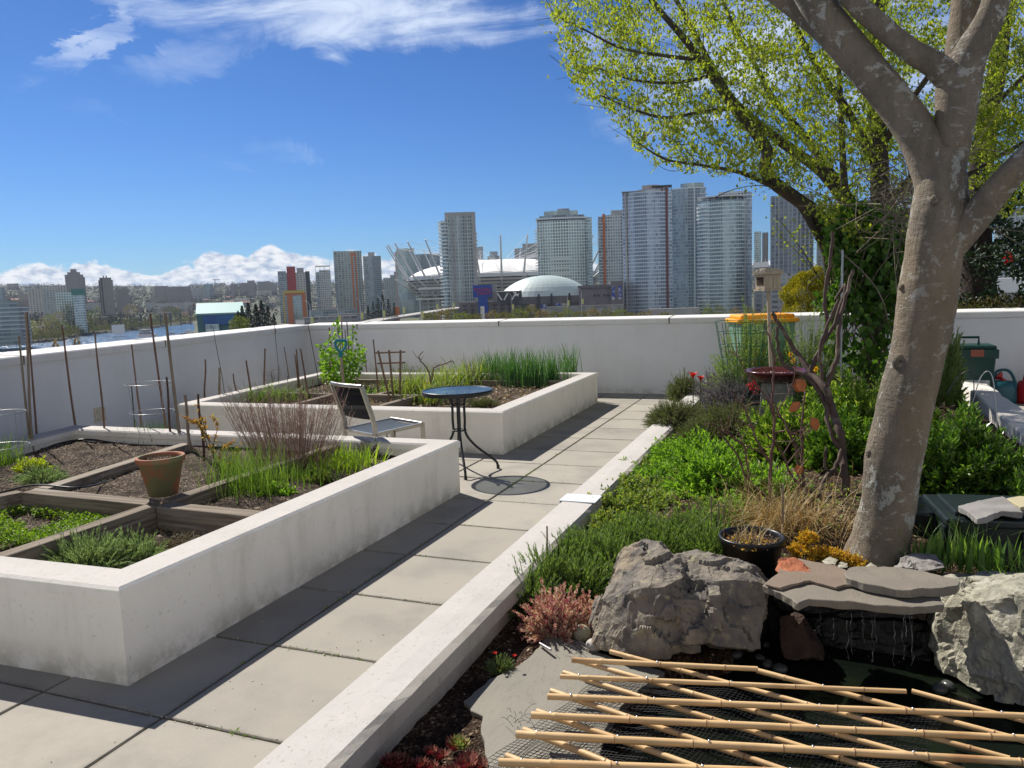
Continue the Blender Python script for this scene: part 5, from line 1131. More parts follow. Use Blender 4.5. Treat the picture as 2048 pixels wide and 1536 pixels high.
Ds = [((1514, 1341), (2070, 1487), .0090), ((1220, 1303), (2020, 1517), .0090), ((1823, 1382), (2075, 1449), .0088), ((1147, 1319), (1930, 1541), .0092), ((1127, 1345), (1800, 1555), .0098), ((1104, 1382), (1640, 1565), .0102), ((1076, 1423), (1500, 1572), .0108), ((1047, 1460), (1330, 1570), .0110), ((1010, 1512), (1200, 1590), .0112)]
def pole(a, b, r, par, seed=0, nodes=True, m=None, name='pole', gap=(.17, .26), flex=.007):
    a, b = Vector(a), Vector(b); L = (b - a).length; rr = random.Random(seed); s = rr.uniform(.05, .15); st = [0.0]; N = []
    while s < L - .03: N.append(s); s += rr.uniform(*gap)
    S_ = sorted(set([0, L] + [k * L / 24 for k in range(25)] + [n + o for n in N for o in (-.007, -.002, .002, .007) if 0 < n + o < L])); P, Rr = [], []
    up = Vector((0, 0, 1)); d = (b - a).normalized(); sd = d.cross(up); r *= rr.uniform(.88, 1.12)
    for s in S_:
        w = math.sin(s / L * math.pi * 1.7 + seed) * flex; P.append(a + d * s + up * w * .5 + sd * w); q = min([abs(s - n) for n in N] + [1]); Rr.append(r * (1 + .07 * (q < .003) - .05 * (.003 < q < .01)) * (1 - .12 * s / L))
    mb = MB(); mb.tube(P, Rr, 12, 0); o = mb.build(name, m or M_bam, par)
    mb2 = MB()
    for n in N:
        w = math.sin(n / L * math.pi * 1.7 + seed) * flex; c = a + d * n + up * w * .5 + sd * w; mb2.tube([c - d * .0014, c + d * .0014], r * 1.045, 12)
    if N: mb2.build('node_rings', M_node, par if par is None else o)
    return o
def wl(p, z): return W(p[0], p[1], z)
for i, (a, b, r) in enumerate(Hs): pole(wl(a, ZH), wl(b, ZH), r, lat, 10 + i)
for i, (a, b, r) in enumerate(Ds): pole(wl(a, ZD), wl(b, ZD), r, lat, 40 + i)
for a, b, r in Hs:
    for c, d, r2 in Ds:
        p1, p2, p3, p4 = [Vector(wl(k, ZH)[:2]) for k in (a, b, c, d)]; u, v = p2 - p1, p4 - p3; den = u.x * v.y - u.y * v.x
        if abs(den) < 1e-6: continue
        t1 = ((p3.x - p1.x) * v.y - (p3.y - p1.y) * v.x) / den; t2 = ((p3.x - p1.x) * u.y - (p3.y - p1.y) * u.x) / den
        if .01 < t1 < .99 and .01 < t2 < .99:
            c_ = p1 + u * t1; mb = MB(); mb.lathe([(.0042, 0), (.0042, .002), (.0025, .0035), (.0004, .004)], (c_.x, c_.y, ZH + r * .93), 8); mb.build('screw', M_screw, lat)
# netting
mb = MB(); M_net = mat('black_net', (.012, .012, .014), .5)
def net(u0, u1, v0, v1, nu, nv, zf, rad):
    for i in range(nu + 1):
        x = u0 + (u1 - u0) * i / nu; P = [(x + .012 * math.sin(j * .7 + i) * .3 + (v1 - v0) * .35 * j / 30, v0 + (v1 - v0) * j / 30, zf(x, v0 + (v1 - v0) * j / 30)) for j in range(31)]; mb.tube(P, rad, 3, cap=False)
    for j in range(nv + 1):
        y = v0 + (v1 - v0) * j / nv; P = [(u0 + (u1 - u0) * i / 30 + (v1 - v0) * .35 * j / nv, y + .004 * math.sin(i * .9 + j * .3), zf(u0 + (u1 - u0) * i / 30, y)) for i in range(31)]; mb.tube(P, rad, 3, cap=False)
net(-.98, .10, 1.78, 2.62, 74, 60, lambda x, y: .112 + .03 * abs(mnoise.noise(Vector((x * 5, y * 5, 1)))) + .015 * math.sin(x * 9), .0010)
for k in range(26):                                             # frayed bunches at the left edge
    a = W(*((1030, 1442) if k % 2 else (1128, 1300)), .10); a = a + Vector((rnd.uniform(-.06, .06), rnd.uniform(-.03, .03), rnd.uniform(0, .02))); mb.tube(arc(a, a + Vector((rnd.uniform(-.05, .10), rnd.uniform(-.05, .05), rnd.uniform(-.01, .03))), .01, 4), .0009, 3, cap=False)
mb.build('netting', M_net, lat)
t = thing('pen_torch', 'small silver tube lying on the slate by the net', 'tube', W(1095, 1295, .11)); mb = MB(); mb.tube([W(1080, 1287, .10), W(1102, 1300, .11)], .006, 10); mb.build('barrel', mat('silver', (.6, .6, .62), .3, metal=.9), t)

# black pot, bird bath, bird house etc ------------------------------
def pot(name, label, c, rt, rb2, h, m, soil=True, rim=.02, rimt=.01, cat='plant pot', seg=40, soil_m=None):
    t = thing(name, label, cat, c); mb = MB()
    mb.lathe([(0.001, .008), (rb2 - .006, .008), (rt - .012, h - rim), (rt - .008, h - .004), (rt - .002, h), (rt + rimt - .002, h - .001), (rt + rimt, h - .005), (rt + rimt - .001, h - rim * 1.6), (rt - .004, h - rim * 1.8), (rb2, .0), (0.001, 0)], c, seg); mb.build('body', m, t)
    if soil:
        mb = MB(); zs = h - rim * 1.7
        rings = [(r_, zs + .012 * (1 - r_ / rt) + (.006 * math.sin(r_ * 90))) for r_ in np.linspace(.001, rt - .013 - (rt - rb2) * rim * 1.7 / h, 8)]; mb.lathe(rings, c, 30, 0)
        n = 420; a = rng.uniform(0, 6.28, n); rr = np.sqrt(rng.uniform(0, 1, n)) * (rt - .02); P = np.stack([c[0] + rr * np.cos(a), c[1] + rr * np.sin(a), np.full(n, c[2] + zs + .012)], 1)
        mb.leaves(P, rng.normal(size=(n, 3)) * [1, 1, .4], rng.normal(size=(n, 3)) * .4 + [0, 0, 1], rng.uniform(.005, .016, n), rng.uniform(.003, .008, n), 1); mb.build('soil', [soil_m or M_soil, M_chip], t)
    return t
bp_ = D(1503, 1100, 3.66); bp_.z = .13; pot('plant_pot', 'black plastic nursery pot of dark soil behind the big boulder', bp_, .142, .11, .215, mat('black_plastic', (.010, .010, .011), .35), rimt=.008)
c = D(1555, 800, 6.9); c = Vector((c.x, c.y, .2)); t = thing('bird_bath', 'maroon glazed bird bath dish on a square grey stone pillar', 'bird bath', c)
zr_ = D(1555, 742, 6.9).z; mb = MB(); Mg = mat('grey_pillar', (.20, .20, .185), .85, (.13, .135, .12), 12); h_ = zr_ - .2 - .09
mb.add([(c.x + sx * w, c.y + sy * w, z) for z, w in ((.15, .15), (.2 + h_, .125)) for sx, sy in ((-1, -1), (1, -1), (1, 1), (-1, 1))], [(0, 1, 5, 4), (1, 2, 6, 5), (2, 3, 7, 6), (3, 0, 4, 7), (4, 5, 6, 7)]); bevel(mb.build('pillar', Mg, t), .01)
mb = MB(); mb.lathe([(0.001, .05), (.18, .055), (.235, .085), (.262, .102), (.275, .10), (.275, .088), (.25, .07), (.2, .02), (.13, 0), (.001, 0)], (c.x, c.y, .2 + h_), 48); mb.build('dish', mat('maroon_glaze', (.10, .012, .018), .25, (.05, .01, .015), 6, coat=.5), t)
mb = MB()
for k in range(60):
    a, r_ = rnd.uniform(0, 6.28), rnd.uniform(0, .17); mb.lathe([(.001, -.008), (.012, -.003), (.014, .003), (.001, .009)], (c.x + r_ * math.cos(a), c.y + r_ * math.sin(a), .2 + h_ + .062), 7)
mb.build('pebble_bed', mat('dish_pebbles', (.45, .36, .30), .7, island=[(.3, .2, .16), (.5, .42, .36), (.6, .45, .38)]), t)['kind'] = 'stuff'
# birdhouse
bd = 7.6; p = D(1547, 760, bd); t = thing('birdhouse', 'small pale wooden birdhouse on a tall thin post', 'birdhouse', (p.x, p.y, .2)); M_bh = timber_mat('birdhouse_wood', (.46, .38, .27), (.36, .30, .21), (.5, .43, .32), 'z')
zb_ = D(1536, 578, bd).z; zt2 = D(1536, 549, bd).z; top_ = D(1536, 578, bd); w = .085
mb = MB(); mb.tube([(p.x, p.y, .15), (top_.x, top_.y, zb_)], .016, 8); mb.build('post', M_bh, t)
ay = R(38); ux, uy = Vector((math.cos(ay), math.sin(ay), 0)), Vector((-math.sin(ay), math.cos(ay), 0)); cc = Vector((top_.x, top_.y, 0)); H_ = zt2 - zb_
mb = MB(); mb.box((cc.x, cc.y, zb_ + H_ * .5), (w * 2, w * 1.8, H_), rz=ay); bevel(mb.build('box', M_bh, t), .004)
mb = MB(); mb.box((cc.x, cc.y, zb_ - .008), (w * 2.3, w * 2.1, .016), rz=ay); mb.build('floor', M_bh, t)
mb = MB(); e = w * 1.25; rv = [cc + ux * sx * e * k + uy * sy * e * k * .9 + Vector((0, 0, z)) for z, k in ((zt2 - .0, 1.0), (zt2 + .018, 1.0), (zt2 + .055, .62)) for sx, sy in ((-1, -1), (1, -1), (1, 1), (-1, 1))]
mb.add(rv, [(0, 1, 5, 4), (1, 2, 6, 5), (2, 3, 7, 6), (3, 0, 4, 7), (4, 5, 9, 8), (5, 6, 10, 9), (6, 7, 11, 10), (7, 4, 8, 11), (8, 9, 10, 11), (3, 2, 1, 0)]); mb.build('roof', M_bh, t)
mb = MB(); q_ = cc - ux * (w + .001) + Vector((0, 0, zb_ + H_ * .55)); mb.beam(q_ - uy * w * .62, q_ + uy * w * .62, .006, H_ * .55); mb.build('opening', mat('dark_hole', (.05, .025, .015), .9), t)
mb = MB(); q_ = cc - uy * (w * .9 + .001) + Vector((0, 0, zb_ + H_ * .5)); mb.beam(q_ - ux * .0015, q_ + ux * .0015, .004, H_ * .8); mb.build('board_gap', mat('gap', (.12, .09, .06), .9), t)
# orange-lidded bin
bd = 9.3; c = D(1522, 760, bd); c = Vector((c.x, c.y, 0)); t = thing('storage_bin', 'translucent green storage bin with a bright orange lid before the back parapet', 'bin', c)
zl = D(1522, 640, bd).z; hw = .33; M_lid = mat('orange_lid', (.85, .36, .01), .45); M_gb = mat('translucent_green', (.25, .42, .32), .35, transl=.35, tcol=(1, 1, .8))
a_ = math.atan2(BAS[1][0], BAS[0][0]); mb = MB(); V = []
for z, k in ((0, .82), (zl - .02, 1.0)):
    for sx, sy in ((-1, -1), (1, -1), (1, 1), (-1, 1)): V.append((c.x + (sx * hw * .93 * k) * math.cos(a_) - sy * .25 * k * math.sin(a_), c.y + sx * hw * .93 * k * math.sin(a_) + sy * .25 * k * math.cos(a_), z))
mb.add(V, [(0, 1, 5, 4), (1, 2, 6, 5), (2, 3, 7, 6), (3, 0, 4, 7), (4, 5, 6, 7), (3, 2, 1, 0)]); bevel(mb.build('body', M_gb, t), .02, 3)
mb = MB(); mb.box((c.x, c.y, zl + .0), (hw * 2.06, .56, .05), rz=a_); bevel(mb.build('lid_rim', M_lid, t), .015, 3); mb = MB(); mb.box((c.x, c.y, zl + .045), (hw * 1.85, .46, .05), rz=a_); bevel(mb.build('lid', M_lid, t), .022, 3)
# green wire cage
M_gw = mat('green_wire', (.02, .12, .06), .4)
def cage(label, c, rads, zs, legs, m, r=.0028, cat='plant cage', name='plant_cage', z0=.15, squares=True, seg=40):
    t = thing(name, label, cat, (c[0], c[1], z0)); prof = list(zip(rads, zs))
    for rr, z in prof: mb = MB(); mb.torus((c[0], c[1], z), rr, r, seg); mb.build('ring', m, t)
    for k in range(legs):
        a = k / legs * 6.283 + .3; mb = MB(); P = [(c[0] + rr * math.cos(a), c[1] + rr * math.sin(a), z) for rr, z in prof] + [(c[0] + prof[-1][0] * .6 * math.cos(a), c[1] + prof[-1][0] * .6 * math.sin(a), z0 - .05)]
        mb.tube(P, r, 4); mb.build('upright', m, t)
    return t
bd = 8.4; c = D(1488, 740, bd); rr0 = 54 * bd / FPX; cage('flared green wire plant cage in front of the orange-lidded bin', c, [rr0, rr0 * .93, rr0 * .86, rr0 * .78], [D(1488, yy, bd).z for yy in (642, 664, 690, 716)], 12, M_gw, .0035)
# metal post with ivy tree, right wall things
p = D(1681, 760, 8.6); t = thing('metal_post', 'slim grey metal post rising in front of the ivy-clad trunk', 'post', (p.x, p.y, .2)); mb = MB(); q_ = D(1681, 500, 8.6); mb.tube([(p.x, p.y, .15), (p.x, p.y, q_.z)], .011, 8); mb.build('post', mat('galvanised', (.35, .37, .38), .4, metal=.5), t)
# dark green bin with lid
bd = 10.3; c = D(1945, 760, bd); c = Vector((c.x, c.y, 0)); a_ = R(8); t = thing('storage_bin', 'dark green lidded bin by the wall at the right', 'bin', c); M_dg = mat('dark_green_plastic', (.005, .045, .035), .4)
zt3 = D(1945, 700, bd).z; W_ = 58 * bd / FPX; mb = MB(); V = []
for z, k in ((0, .8), (zt3 - .03, 1.0)):
    for sx, sy in ((-1, -1), (1, -1), (1, 1), (-1, 1)): V.append((c.x + sx * W_ / 2 * k, c.y + sy * .2 * k, z))
mb.add(V, [(0, 1, 5, 4), (1, 2, 6, 5), (2, 3, 7, 6), (3, 0, 4, 7), (3, 2, 1, 0)]); bevel(mb.build('body', M_dg, t), .015)
mb = MB(); mb.box((c.x, c.y, zt3 - .03), (W_ * 1.1, .44, .10)); mb.build('lid_skirt', M_dg, t); mb = MB(); mb.box((c.x, c.y, zt3 + .04), (W_ * 1.02, .4, .05)); bevel(mb.build('lid', M_dg, t), .02)
mb = MB(); mb.tube([(c.x - W_ * .42, c.y - .05, zt3 + .06), (c.x - W_ * .42, c.y - .05, zt3 + .15), (c.x + W_ * .1, c.y - .05, zt3 + .15), (c.x + W_ * .1, c.y - .05, zt3 + .06)], .016, 6, sm=False); mb.build('handle', M_dg, t)
mb = MB(); mb.box((c.x + W_ * .0, c.y - .224, zt3 - .02), (.13, .01, .075)); mb.build('latch', mat('rust_plate', (.30, .09, .06), .7), t); mb = MB(); mb.box((c.x - W_ * .02, c.y - .192, zt3 - .37), (.29, .01, .09)); mb.build('name_plate', mat('pale_plate', (.45, .48, .46), .6, (.3, .34, .33), 20, (.5, .55)), t)
def watering_can(label, c, s, m, yaw=0.0):
    t = thing('watering_can', label, 'watering can', c); mb = MB()
    mb.lathe([(.001, 0), (.125 * s, 0), (.135 * s, .03 * s), (.13 * s, .15 * s), (.105 * s, .215 * s), (.07 * s, .225 * s), (.001, .21 * s)], c, 32, sx=1.05, sy=.8); mb.build('body', m, t)
    mb = MB(); mb.tube(bez([(c[0] - .10 * s, c[1], c[2] + .07 * s), (c[0] - .19 * s, c[1] - .02, c[2] + .17 * s), (c[0] - .27 * s, c[1] - .03, c[2] + .25 * s)], 12), interp([.028 * s, .016 * s], 13), 10); mb.build('spout', m, t)
    mb = MB(); e = Vector((c[0] - .285 * s, c[1] - .03, c[2] + .265 * s)); mb.tube([e + Vector((.02 * s, 0, -.02 * s)), e, e + Vector((-.012 * s, 0, .012 * s))], [.018 * s, .045 * s, .047 * s], 16); mb.build('rose', m, t)
    mb = MB(); mb.tube(bez([(c[0] - .07 * s, c[1], c[2] + .20 * s), (c[0] - .04 * s, c[1], c[2] + .31 * s), (c[0] + .06 * s, c[1], c[2] + .32 * s), (c[0] + .12 * s, c[1], c[2] + .21 * s), (c[0] + .125 * s, c[1], c[2] + .09 * s)], 24), .014 * s, 8); mb.build('handle', m, t)
    return t
c = W(2000, 806, 0); watering_can('teal-blue watering can on the ground between the bin and the red one', (c.x, c.y, 0), 1.22, mat('teal_plastic', (.01, .085, .11), .4)); c = W(2062, 806, 0); watering_can('red watering can half out of view at the right edge', (c.x, c.y, 0), 1.22, mat('red_plastic', (.36, .012, .02), .4))
# wire hoops over the right wall
for i, (a, b, c_) in enumerate((((1894, 780), (1946, 752), (1946, 828)), ((1940, 816), (1985, 755), (1995, 845)))):
    t = thing('wire_hoop', ('black wire hoop arching over the right wall', 'thin metal rod hoop at the right wall, nearer')[i], 'wire hoop', D(a[0], a[1], 6.5)); mb = MB()
    mb.tube(bez([D(a[0], a[1] + 8, 6.6), D((a[0] + b[0]) / 2, b[1] - 2, 6.6), D(b[0], b[1], 6.6), D(c_[0], c_[1] + 20, 6.6)], 24), .004, 5); mb.build('wire', (M_dark, mat('pale_wire', (.5, .5, .5), .4, metal=.5))[i], t)
# black storage box with stone on top
M_bb = mat('black_green_plastic', (.010, .018, .020), .38, spec=.5)
o_ = D(1893, 1100, 4.05); o_ = Vector((o_.x, o_.y, .125)); ux = Vector((.93, .10, 0)).normalized(); uy = Vector((-ux.y, ux.x, 0)); LB_, WB, HB = .95, .42, .26
t = thing('storage_box', 'black-green plastic storage box with a stone slab on its lid', 'storage box', o_)
def bx3(mb, u0, u1, v0, v1, z0, z1):
    c = o_ + ux * (u0 + u1) / 2 + uy * (v0 + v1) / 2; mb.box((c.x, c.y, o_.z + (z0 + z1) / 2), (u1 - u0, v1 - v0, z1 - z0), rz=math.atan2(ux.y, ux.x))
mb = MB(); bx3(mb, .02, LB_, .02, WB, 0, HB - .03); bevel(mb.build('body', M_bb, t), .012)
for k in range(4): mb = MB(); bx3(mb, .09 + k * .22, .16 + k * .22, -.004, .03, .02, HB - .06); bevel(mb.build('rib', M_bb, t), .004)
for k in range(2): mb = MB(); bx3(mb, .004, .03, .07 + k * .17, .16 + k * .17, .02, HB - .06); bevel(mb.build('rib', M_bb, t), .004)
mb = MB(); bx3(mb, -.01, LB_ + .02, -.015, WB + .02, HB - .035, HB + .005); bevel(mb.build('lid', M_bb, t), .01)
mb = MB(); bx3(mb, .05, .16, -.03, .0, HB - .08, HB + .0); bevel(mb.build('clip', M_bb, t), .006); mb = MB(); bx3(mb, .04, LB_ - .05, .04, WB - .05, HB + .005, HB + .028); bevel(mb.build('lid_panel', M_bb, t), .008)
zs_ = o_.z + HB + .055
slab('weathered grey stone slab on the lid of the black storage box', [(1918, 1012), (1950, 1002), (2006, 992), (2028, 1008), (2046, 1024), (2005, 1022), (1956, 1038), (1940, 1026)], zs_, .028, mat('grey_slab', (.27, .26, .25), .85, (.2, .19, .18), 8, bump=.4, bsc=30, bdist=.004))
slab('pale yellowish stone slab behind the grey one at the right edge', [(2012, 996), (2040, 992), (2100, 994), (2110, 1012), (2040, 1014)], zs_ - .01, .03, mat('yellow_slab', (.42, .38, .24), .85))
c = D(1850, 1080, 4.45); c = Vector((c.x, c.y, .12)); t = thing('tub', 'black ribbed tub between the large trunk and the storage box', 'tub', c); mb = MB()
mb.lathe([(.001, .02), (.12, .02), (.15, .22), (.165, .225), (.165, .20), (.135, .0), (.001, 0)], c, 32); mb.build('body', M_bb, t)
for k in range(12): a = k * .5236; mb = MB(); mb.tube([(c.x + .137 * math.cos(a), c.y + .137 * math.sin(a), c.z + .01), (c.x + .158 * math.cos(a), c.y + .158 * math.sin(a), c.z + .2)], .006, 5); mb.build('rib', M_bb, t)

# ================================================================= left side: furniture and tools
M_blk = mat('charcoal_metal', (.022, .024, .027), .38, metal=.3)
tc_ = W(915, 781, .70); tx, ty = tc_.x, tc_.y; TR = .30
t = thing('bistro_table', 'round bistro table with a blue-grey glass top and black tubular legs', 'table', (tx, ty, 0))
m = bpy.data.materials.new('tinted_glass'); m.use_nodes = True; q = NT(m.node_tree); q.n.clear(); ou = q.new('ShaderNodeOutputMaterial'); tr = q.new('ShaderNodeBsdfTransparent'); tr.inputs[0].default_value = (.72, .80, .82, 1)
pb = q.new('ShaderNodeBsdfPrincipled'); pb.inputs['Roughness'].default_value = .12; pb.inputs['Specular IOR Level'].default_value = .8; tcn = q.new('ShaderNodeTexCoord'); q.l.new(q.mix(q.smooth(q.noise(tcn.outputs['Object'], 9, 6, .6), .4, .7), (.05, .085, .11), (.12, .18, .21)), pb.inputs['Base Color'])
mx = q.new('ShaderNodeMixShader'); mx.inputs[0].default_value = .62; q.l.new(tr.outputs[0], mx.inputs[1]); q.l.new(pb.outputs[0], mx.inputs[2]); q.l.new(mx.outputs[0], ou.inputs[0])
mb = MB(); k = np.arange(64) * 2 * math.pi / 64; mb.add(np.stack([tx + (TR - .004) * np.cos(k), ty + (TR - .004) * np.sin(k), np.full(64, .703)], 1), list(range(64))); mb.build('glass_top', m, t)
mb = MB(); mb.lathe([(TR - .012, .697), (TR - .012, .706), (TR, .707), (TR + .004, .700), (TR + .004, .672), (TR - .004, .670), (TR - .006, .697), (TR - .012, .697)], (tx, ty, 0), 64); mb.build('rim', M_blk, t)
for k in range(4):
    a = R(-58 + 90 * k); u = Vector((math.cos(a), math.sin(a), 0)); b = Vector((tx, ty, 0)); mb = MB()
    mb.tube(bez([b + u * .10 + Vector((0, 0, .69)), b + u * .055 + Vector((0, 0, .60)), b + u * .052 + Vector((0, 0, .45)), b + u * .055 + Vector((0, 0, .33)), b + u * .13 + Vector((0, 0, .22)), b + u * .27 + Vector((0, 0, .10)), b + u * .315 + Vector((0, 0, .055)), b + u * .325 + Vector((0, 0, .0))], 35), .011, 10); mb.build('leg', M_blk, t)
    mb = MB(); mb.tube([b + u * .325, b + u * .325 + Vector((0, 0, .03))], .0135, 10); mb.build('foot_cap', M_blk, t)
mb = MB(); mb.tube([(tx, ty, .33), (tx, ty, .69)], .016, 10); mb.build('centre_post', M_blk, t)
for z in (.58, .36):
    mb = MB(); mb.torus((tx, ty, z), .058, .007, 28); mb.build('ring', M_blk, t)
# chair
M_al = mat('brushed_frame', (.42, .40, .36), .32, (.36, .34, .3), 20, metal=.75)
def mesh_cloth(name, col, a=.75):
    m = bpy.data.materials.new(name); m.use_nodes = True; q = NT(m.node_tree); b = [n for n in q.n if n.type == 'BSDF_PRINCIPLED'][0]; tcn = q.new('ShaderNodeTexCoord')
    w1 = q.new('ShaderNodeTexChecker'); w1.inputs['Scale'].default_value = 900; q.l.new(tcn.outputs['Object'], w1.inputs[0]); b.inputs['Base Color'].default_value = (*col, 1); b.inputs['Roughness'].default_value = .45; b.inputs['Alpha'].default_value = a; b.inputs['Roughness'].default_value = .85; b.inputs['Specular IOR Level'].default_value = .1; return m
M_cl = mesh_cloth('black_mesh_cloth', (.010, .011, .017), .97)
A_, B_, C_, D_ = Vector((-3.665, 5.44, .42)), Vector((-3.25, 5.245, .42)), Vector((-3.16, 5.73, .42)), Vector((-3.53, 5.97, .42))
cxm = (A_ + B_) / 2; side = (B_ - A_).normalized(); fw = Vector((-side.y, side.x, 0)); hw = .225
A_, B_ = cxm - side * hw, cxm + side * hw; C_, D_ = B_ + fw * .47, A_ + fw * .47
t = thing('garden_chair', 'silver metal garden chair with a black mesh back, seen from behind', 'chair', (cxm.x, cxm.y, 0))
Ztop = .80; bk = -fw * .10
for sgn, s0, s1 in ((-1, A_, D_), (1, B_, C_)):
    mb = MB(); P = bez([Vector((s0.x, s0.y, 0)) - fw * .03, s0 + Vector((0, 0, -.02)), s0 + Vector((0, 0, .10)) - fw * .005, s0 + bk * .6 + Vector((0, 0, .28)), s0 + bk + Vector((0, 0, .40))], 24)
    for p, q_ in zip(P, P[1:]): mb.beam(p, q_, .022, .034, up=fw)
    mb.build('back_post', M_al, t)
    mb = MB(); mb.beam(s0 + Vector((0, 0, 0)), s1 + Vector((0, 0, .02)), .022, .03); mb.build('seat_rail', M_al, t)
    mb = MB(); f = Vector((s1.x, s1.y, 0)) + fw * .02; mb.beam(f, s1 + Vector((0, 0, .035)), .022, .034, up=fw); mb.build('leg', M_al, t)
top = [A_ + bk + Vector((0, 0, .40)), B_ + bk + Vector((0, 0, .40))]; mb = MB(); P = [top[0].lerp(top[1], k / 10) - fw * .03 * (1 - (k / 5 - 1) ** 2) for k in range(11)]; mb.tube(P, .016, 8); mb.build('top_rail', M_al, t)
mb = MB(); mb.beam(A_ + Vector((0, 0, -.005)), B_ + Vector((0, 0, -.005)), .02, .02); mb.build('cross_rail', M_al, t); mb = MB(); mb.tube([D_ + Vector((0, 0, .028)), C_ + Vector((0, 0, .028))], .014, 8); mb.build('front_rail', M_al, t)
mb = MB(); V = []; nv = 8
for i in range(nv + 1):
    z = .12 + .27 * i / nv; o2 = bk * min(1, max(0, (z - .1) / .3)); 
    for k in range(11): V.append((A_ + side * .02).lerp(B_ - side * .02, k / 10) + o2 - fw * .025 * (1 - (k / 5 - 1) ** 2) + Vector((0, 0, z)))
mb.add(V, [(i * 11 + k, i * 11 + k + 1, (i + 1) * 11 + k + 1, (i + 1) * 11 + k) for i in range(nv) for k in range(10)], 0, True); mb.build('back_sling', M_cl, t)
mb = MB(); V = []
for i in range(9):
    for k in range(9): V.append((A_ + side * .015).lerp(B_ - side * .015, k / 8) + fw * .46 * i / 8 + Vector((0, 0, .006 + .02 * i / 8 - .018 * (1 - (k / 4 - 1) ** 2))))
mb.add(V, [(i * 9 + k, i * 9 + k + 1, (i + 1) * 9 + k + 1, (i + 1) * 9 + k) for i in range(8) for k in range(8)], 0, True); mb.build('seat_sling', mesh_cloth('seat_mesh_cloth', (.05, .07, .10), .95), t)
# terracotta pot
pc2 = W(327, 988, .374); pcz = .374
tm = mat('terracotta', (.36, .13, .07), .8, (.26, .11, .065), 6, (.35, .65), 6, (.17, .17, .085), 5.5, (.38, .56), bump=.3, bsc=60, bdist=.002)
t = pot('plant_pot', 'terracotta pot with green algae stains, standing on the timber crossing', (pc2.x, pc2.y, pcz), .128, .082, .235, tm, rim=.020, rimt=.011, soil_m=M_soil2)
# spade
sb = D(690, 775, 9.0); st_ = D(681, 704, 9.0); hd = D(681, 681, 9.0); t = thing('spade', 'spade stuck upright in the soil, teal D-shaped handle up', 'spade', (sb.x, sb.y, .28)); M_tl = mat('teal_plastic_handle', (.0, .16, .22), .4)
mb = MB(); mb.tube([(sb.x, sb.y, .2), st_], .017, 10); mb.build('shaft', wood_mat('spade_wood', (.36, .30, .22), (.27, .22, .16), (.42, .36, .28)), t)
a_ = D(671, 681, 9.0); b_ = D(692, 681, 9.0); mb = MB(); mb.tube([st_ - Vector((0, 0, .06)), st_ + Vector((0, 0, .0))], .022, 10); mb.tube(bez([st_, D(673, 696, 9), D(670.5, 687, 9), a_], 12), .013, 8); mb.tube(bez([st_, D(689.5, 696, 9), D(692.5, 687, 9), b_], 12), .013, 8); mb.tube([a_, b_], .017, 10); mb.build('grip', M_tl, t)
mb = MB(); mb.beam((sb.x, sb.y, .12), (sb.x, sb.y, .33), .17, .012, up=(0, 1, 0)); bevel(mb.build('blade', M_blk, t), .003)
# canes
M_cane = [timber_mat('grey_cane', (.28, .23, .17), (.16, .12, .09), (.36, .31, .25), 'z'), timber_mat('brown_cane', (.20, .12, .08), (.12, .07, .05), (.28, .19, .13), 'z'), mat('rusty_rod', (.06, .035, .028), .8, (.10, .05, .035), 30), mat('thin_dark_wire', (.05, .045, .04), .6)]
def cane(lbl, tip, base, r, mi, z=.29, grp='bamboo canes in the planters', zoff=0.0):
    b = W(base[0], base[1], z); tp = T(tip[0], tip[1], b, zoff); t = thing('plant_stake', lbl, 'stake', b, grp)
    mb = MB(); n = 14; k = rnd.uniform(-1, 1); P = [b.lerp(tp, i / n) + Vector((.006, .004, 0)) * math.sin(i / n * 3.1 * (1 + abs(k))) * k for i in range(n + 1)]; P[0] = P[0] - Vector((0, 0, .05)); Rr = [r * (1.1 - .25 * i / n) * (1.12 if i % 4 == 2 and mi < 2 else 1) for i in range(n + 1)]
    mb.tube(P, Rr, 8); mb.build('cane', M_cane[mi], t); return t
LN = 'tall thin bamboo cane stuck in the nearer planter'
cane('short grey cane of the left trio, leaning onto the taller two', (37, 672), (63, 906), .009, 0); cane('tallest grey cane of the left trio', (50, 624), (66, 906), .010, 0); cane('brown cane of the left trio, nearest to the wall corner', (54, 626), (75, 892), .008, 1)
cane('single brown cane at the far left corner of the nearer planter', (123, 652), (154, 872), .009, 1); cane('thin rusty-brown cane beside the cream cover plate', (191, 667), (210, 882), .0075, 1); cane('thin brown cane through the tall wire cage', (263, 689), (285, 872), .007, 1)
cane('tall brown cane with a green lower half, right of the cage', (300, 627), (334, 872), .009, 1); cane('tall square grey stake right of the cage', (330, 626), (362, 893), .012, 0); cane('short dark rusty rod in front of the tall grey stake', (332, 754), (344, 890), .0095, 2); cane('short thick grey stake with a pointed tip', (369, 790), (382, 905), .012, 0); cane('short dark rusty rod by the yellow-leaved twigs', (397, 788), (408, 924), .0095, 2); cane('thin dark rod left of the wire cage', (263, 772), (271, 870), .006, 3)
LF = 'bamboo cane standing in the farther planter'
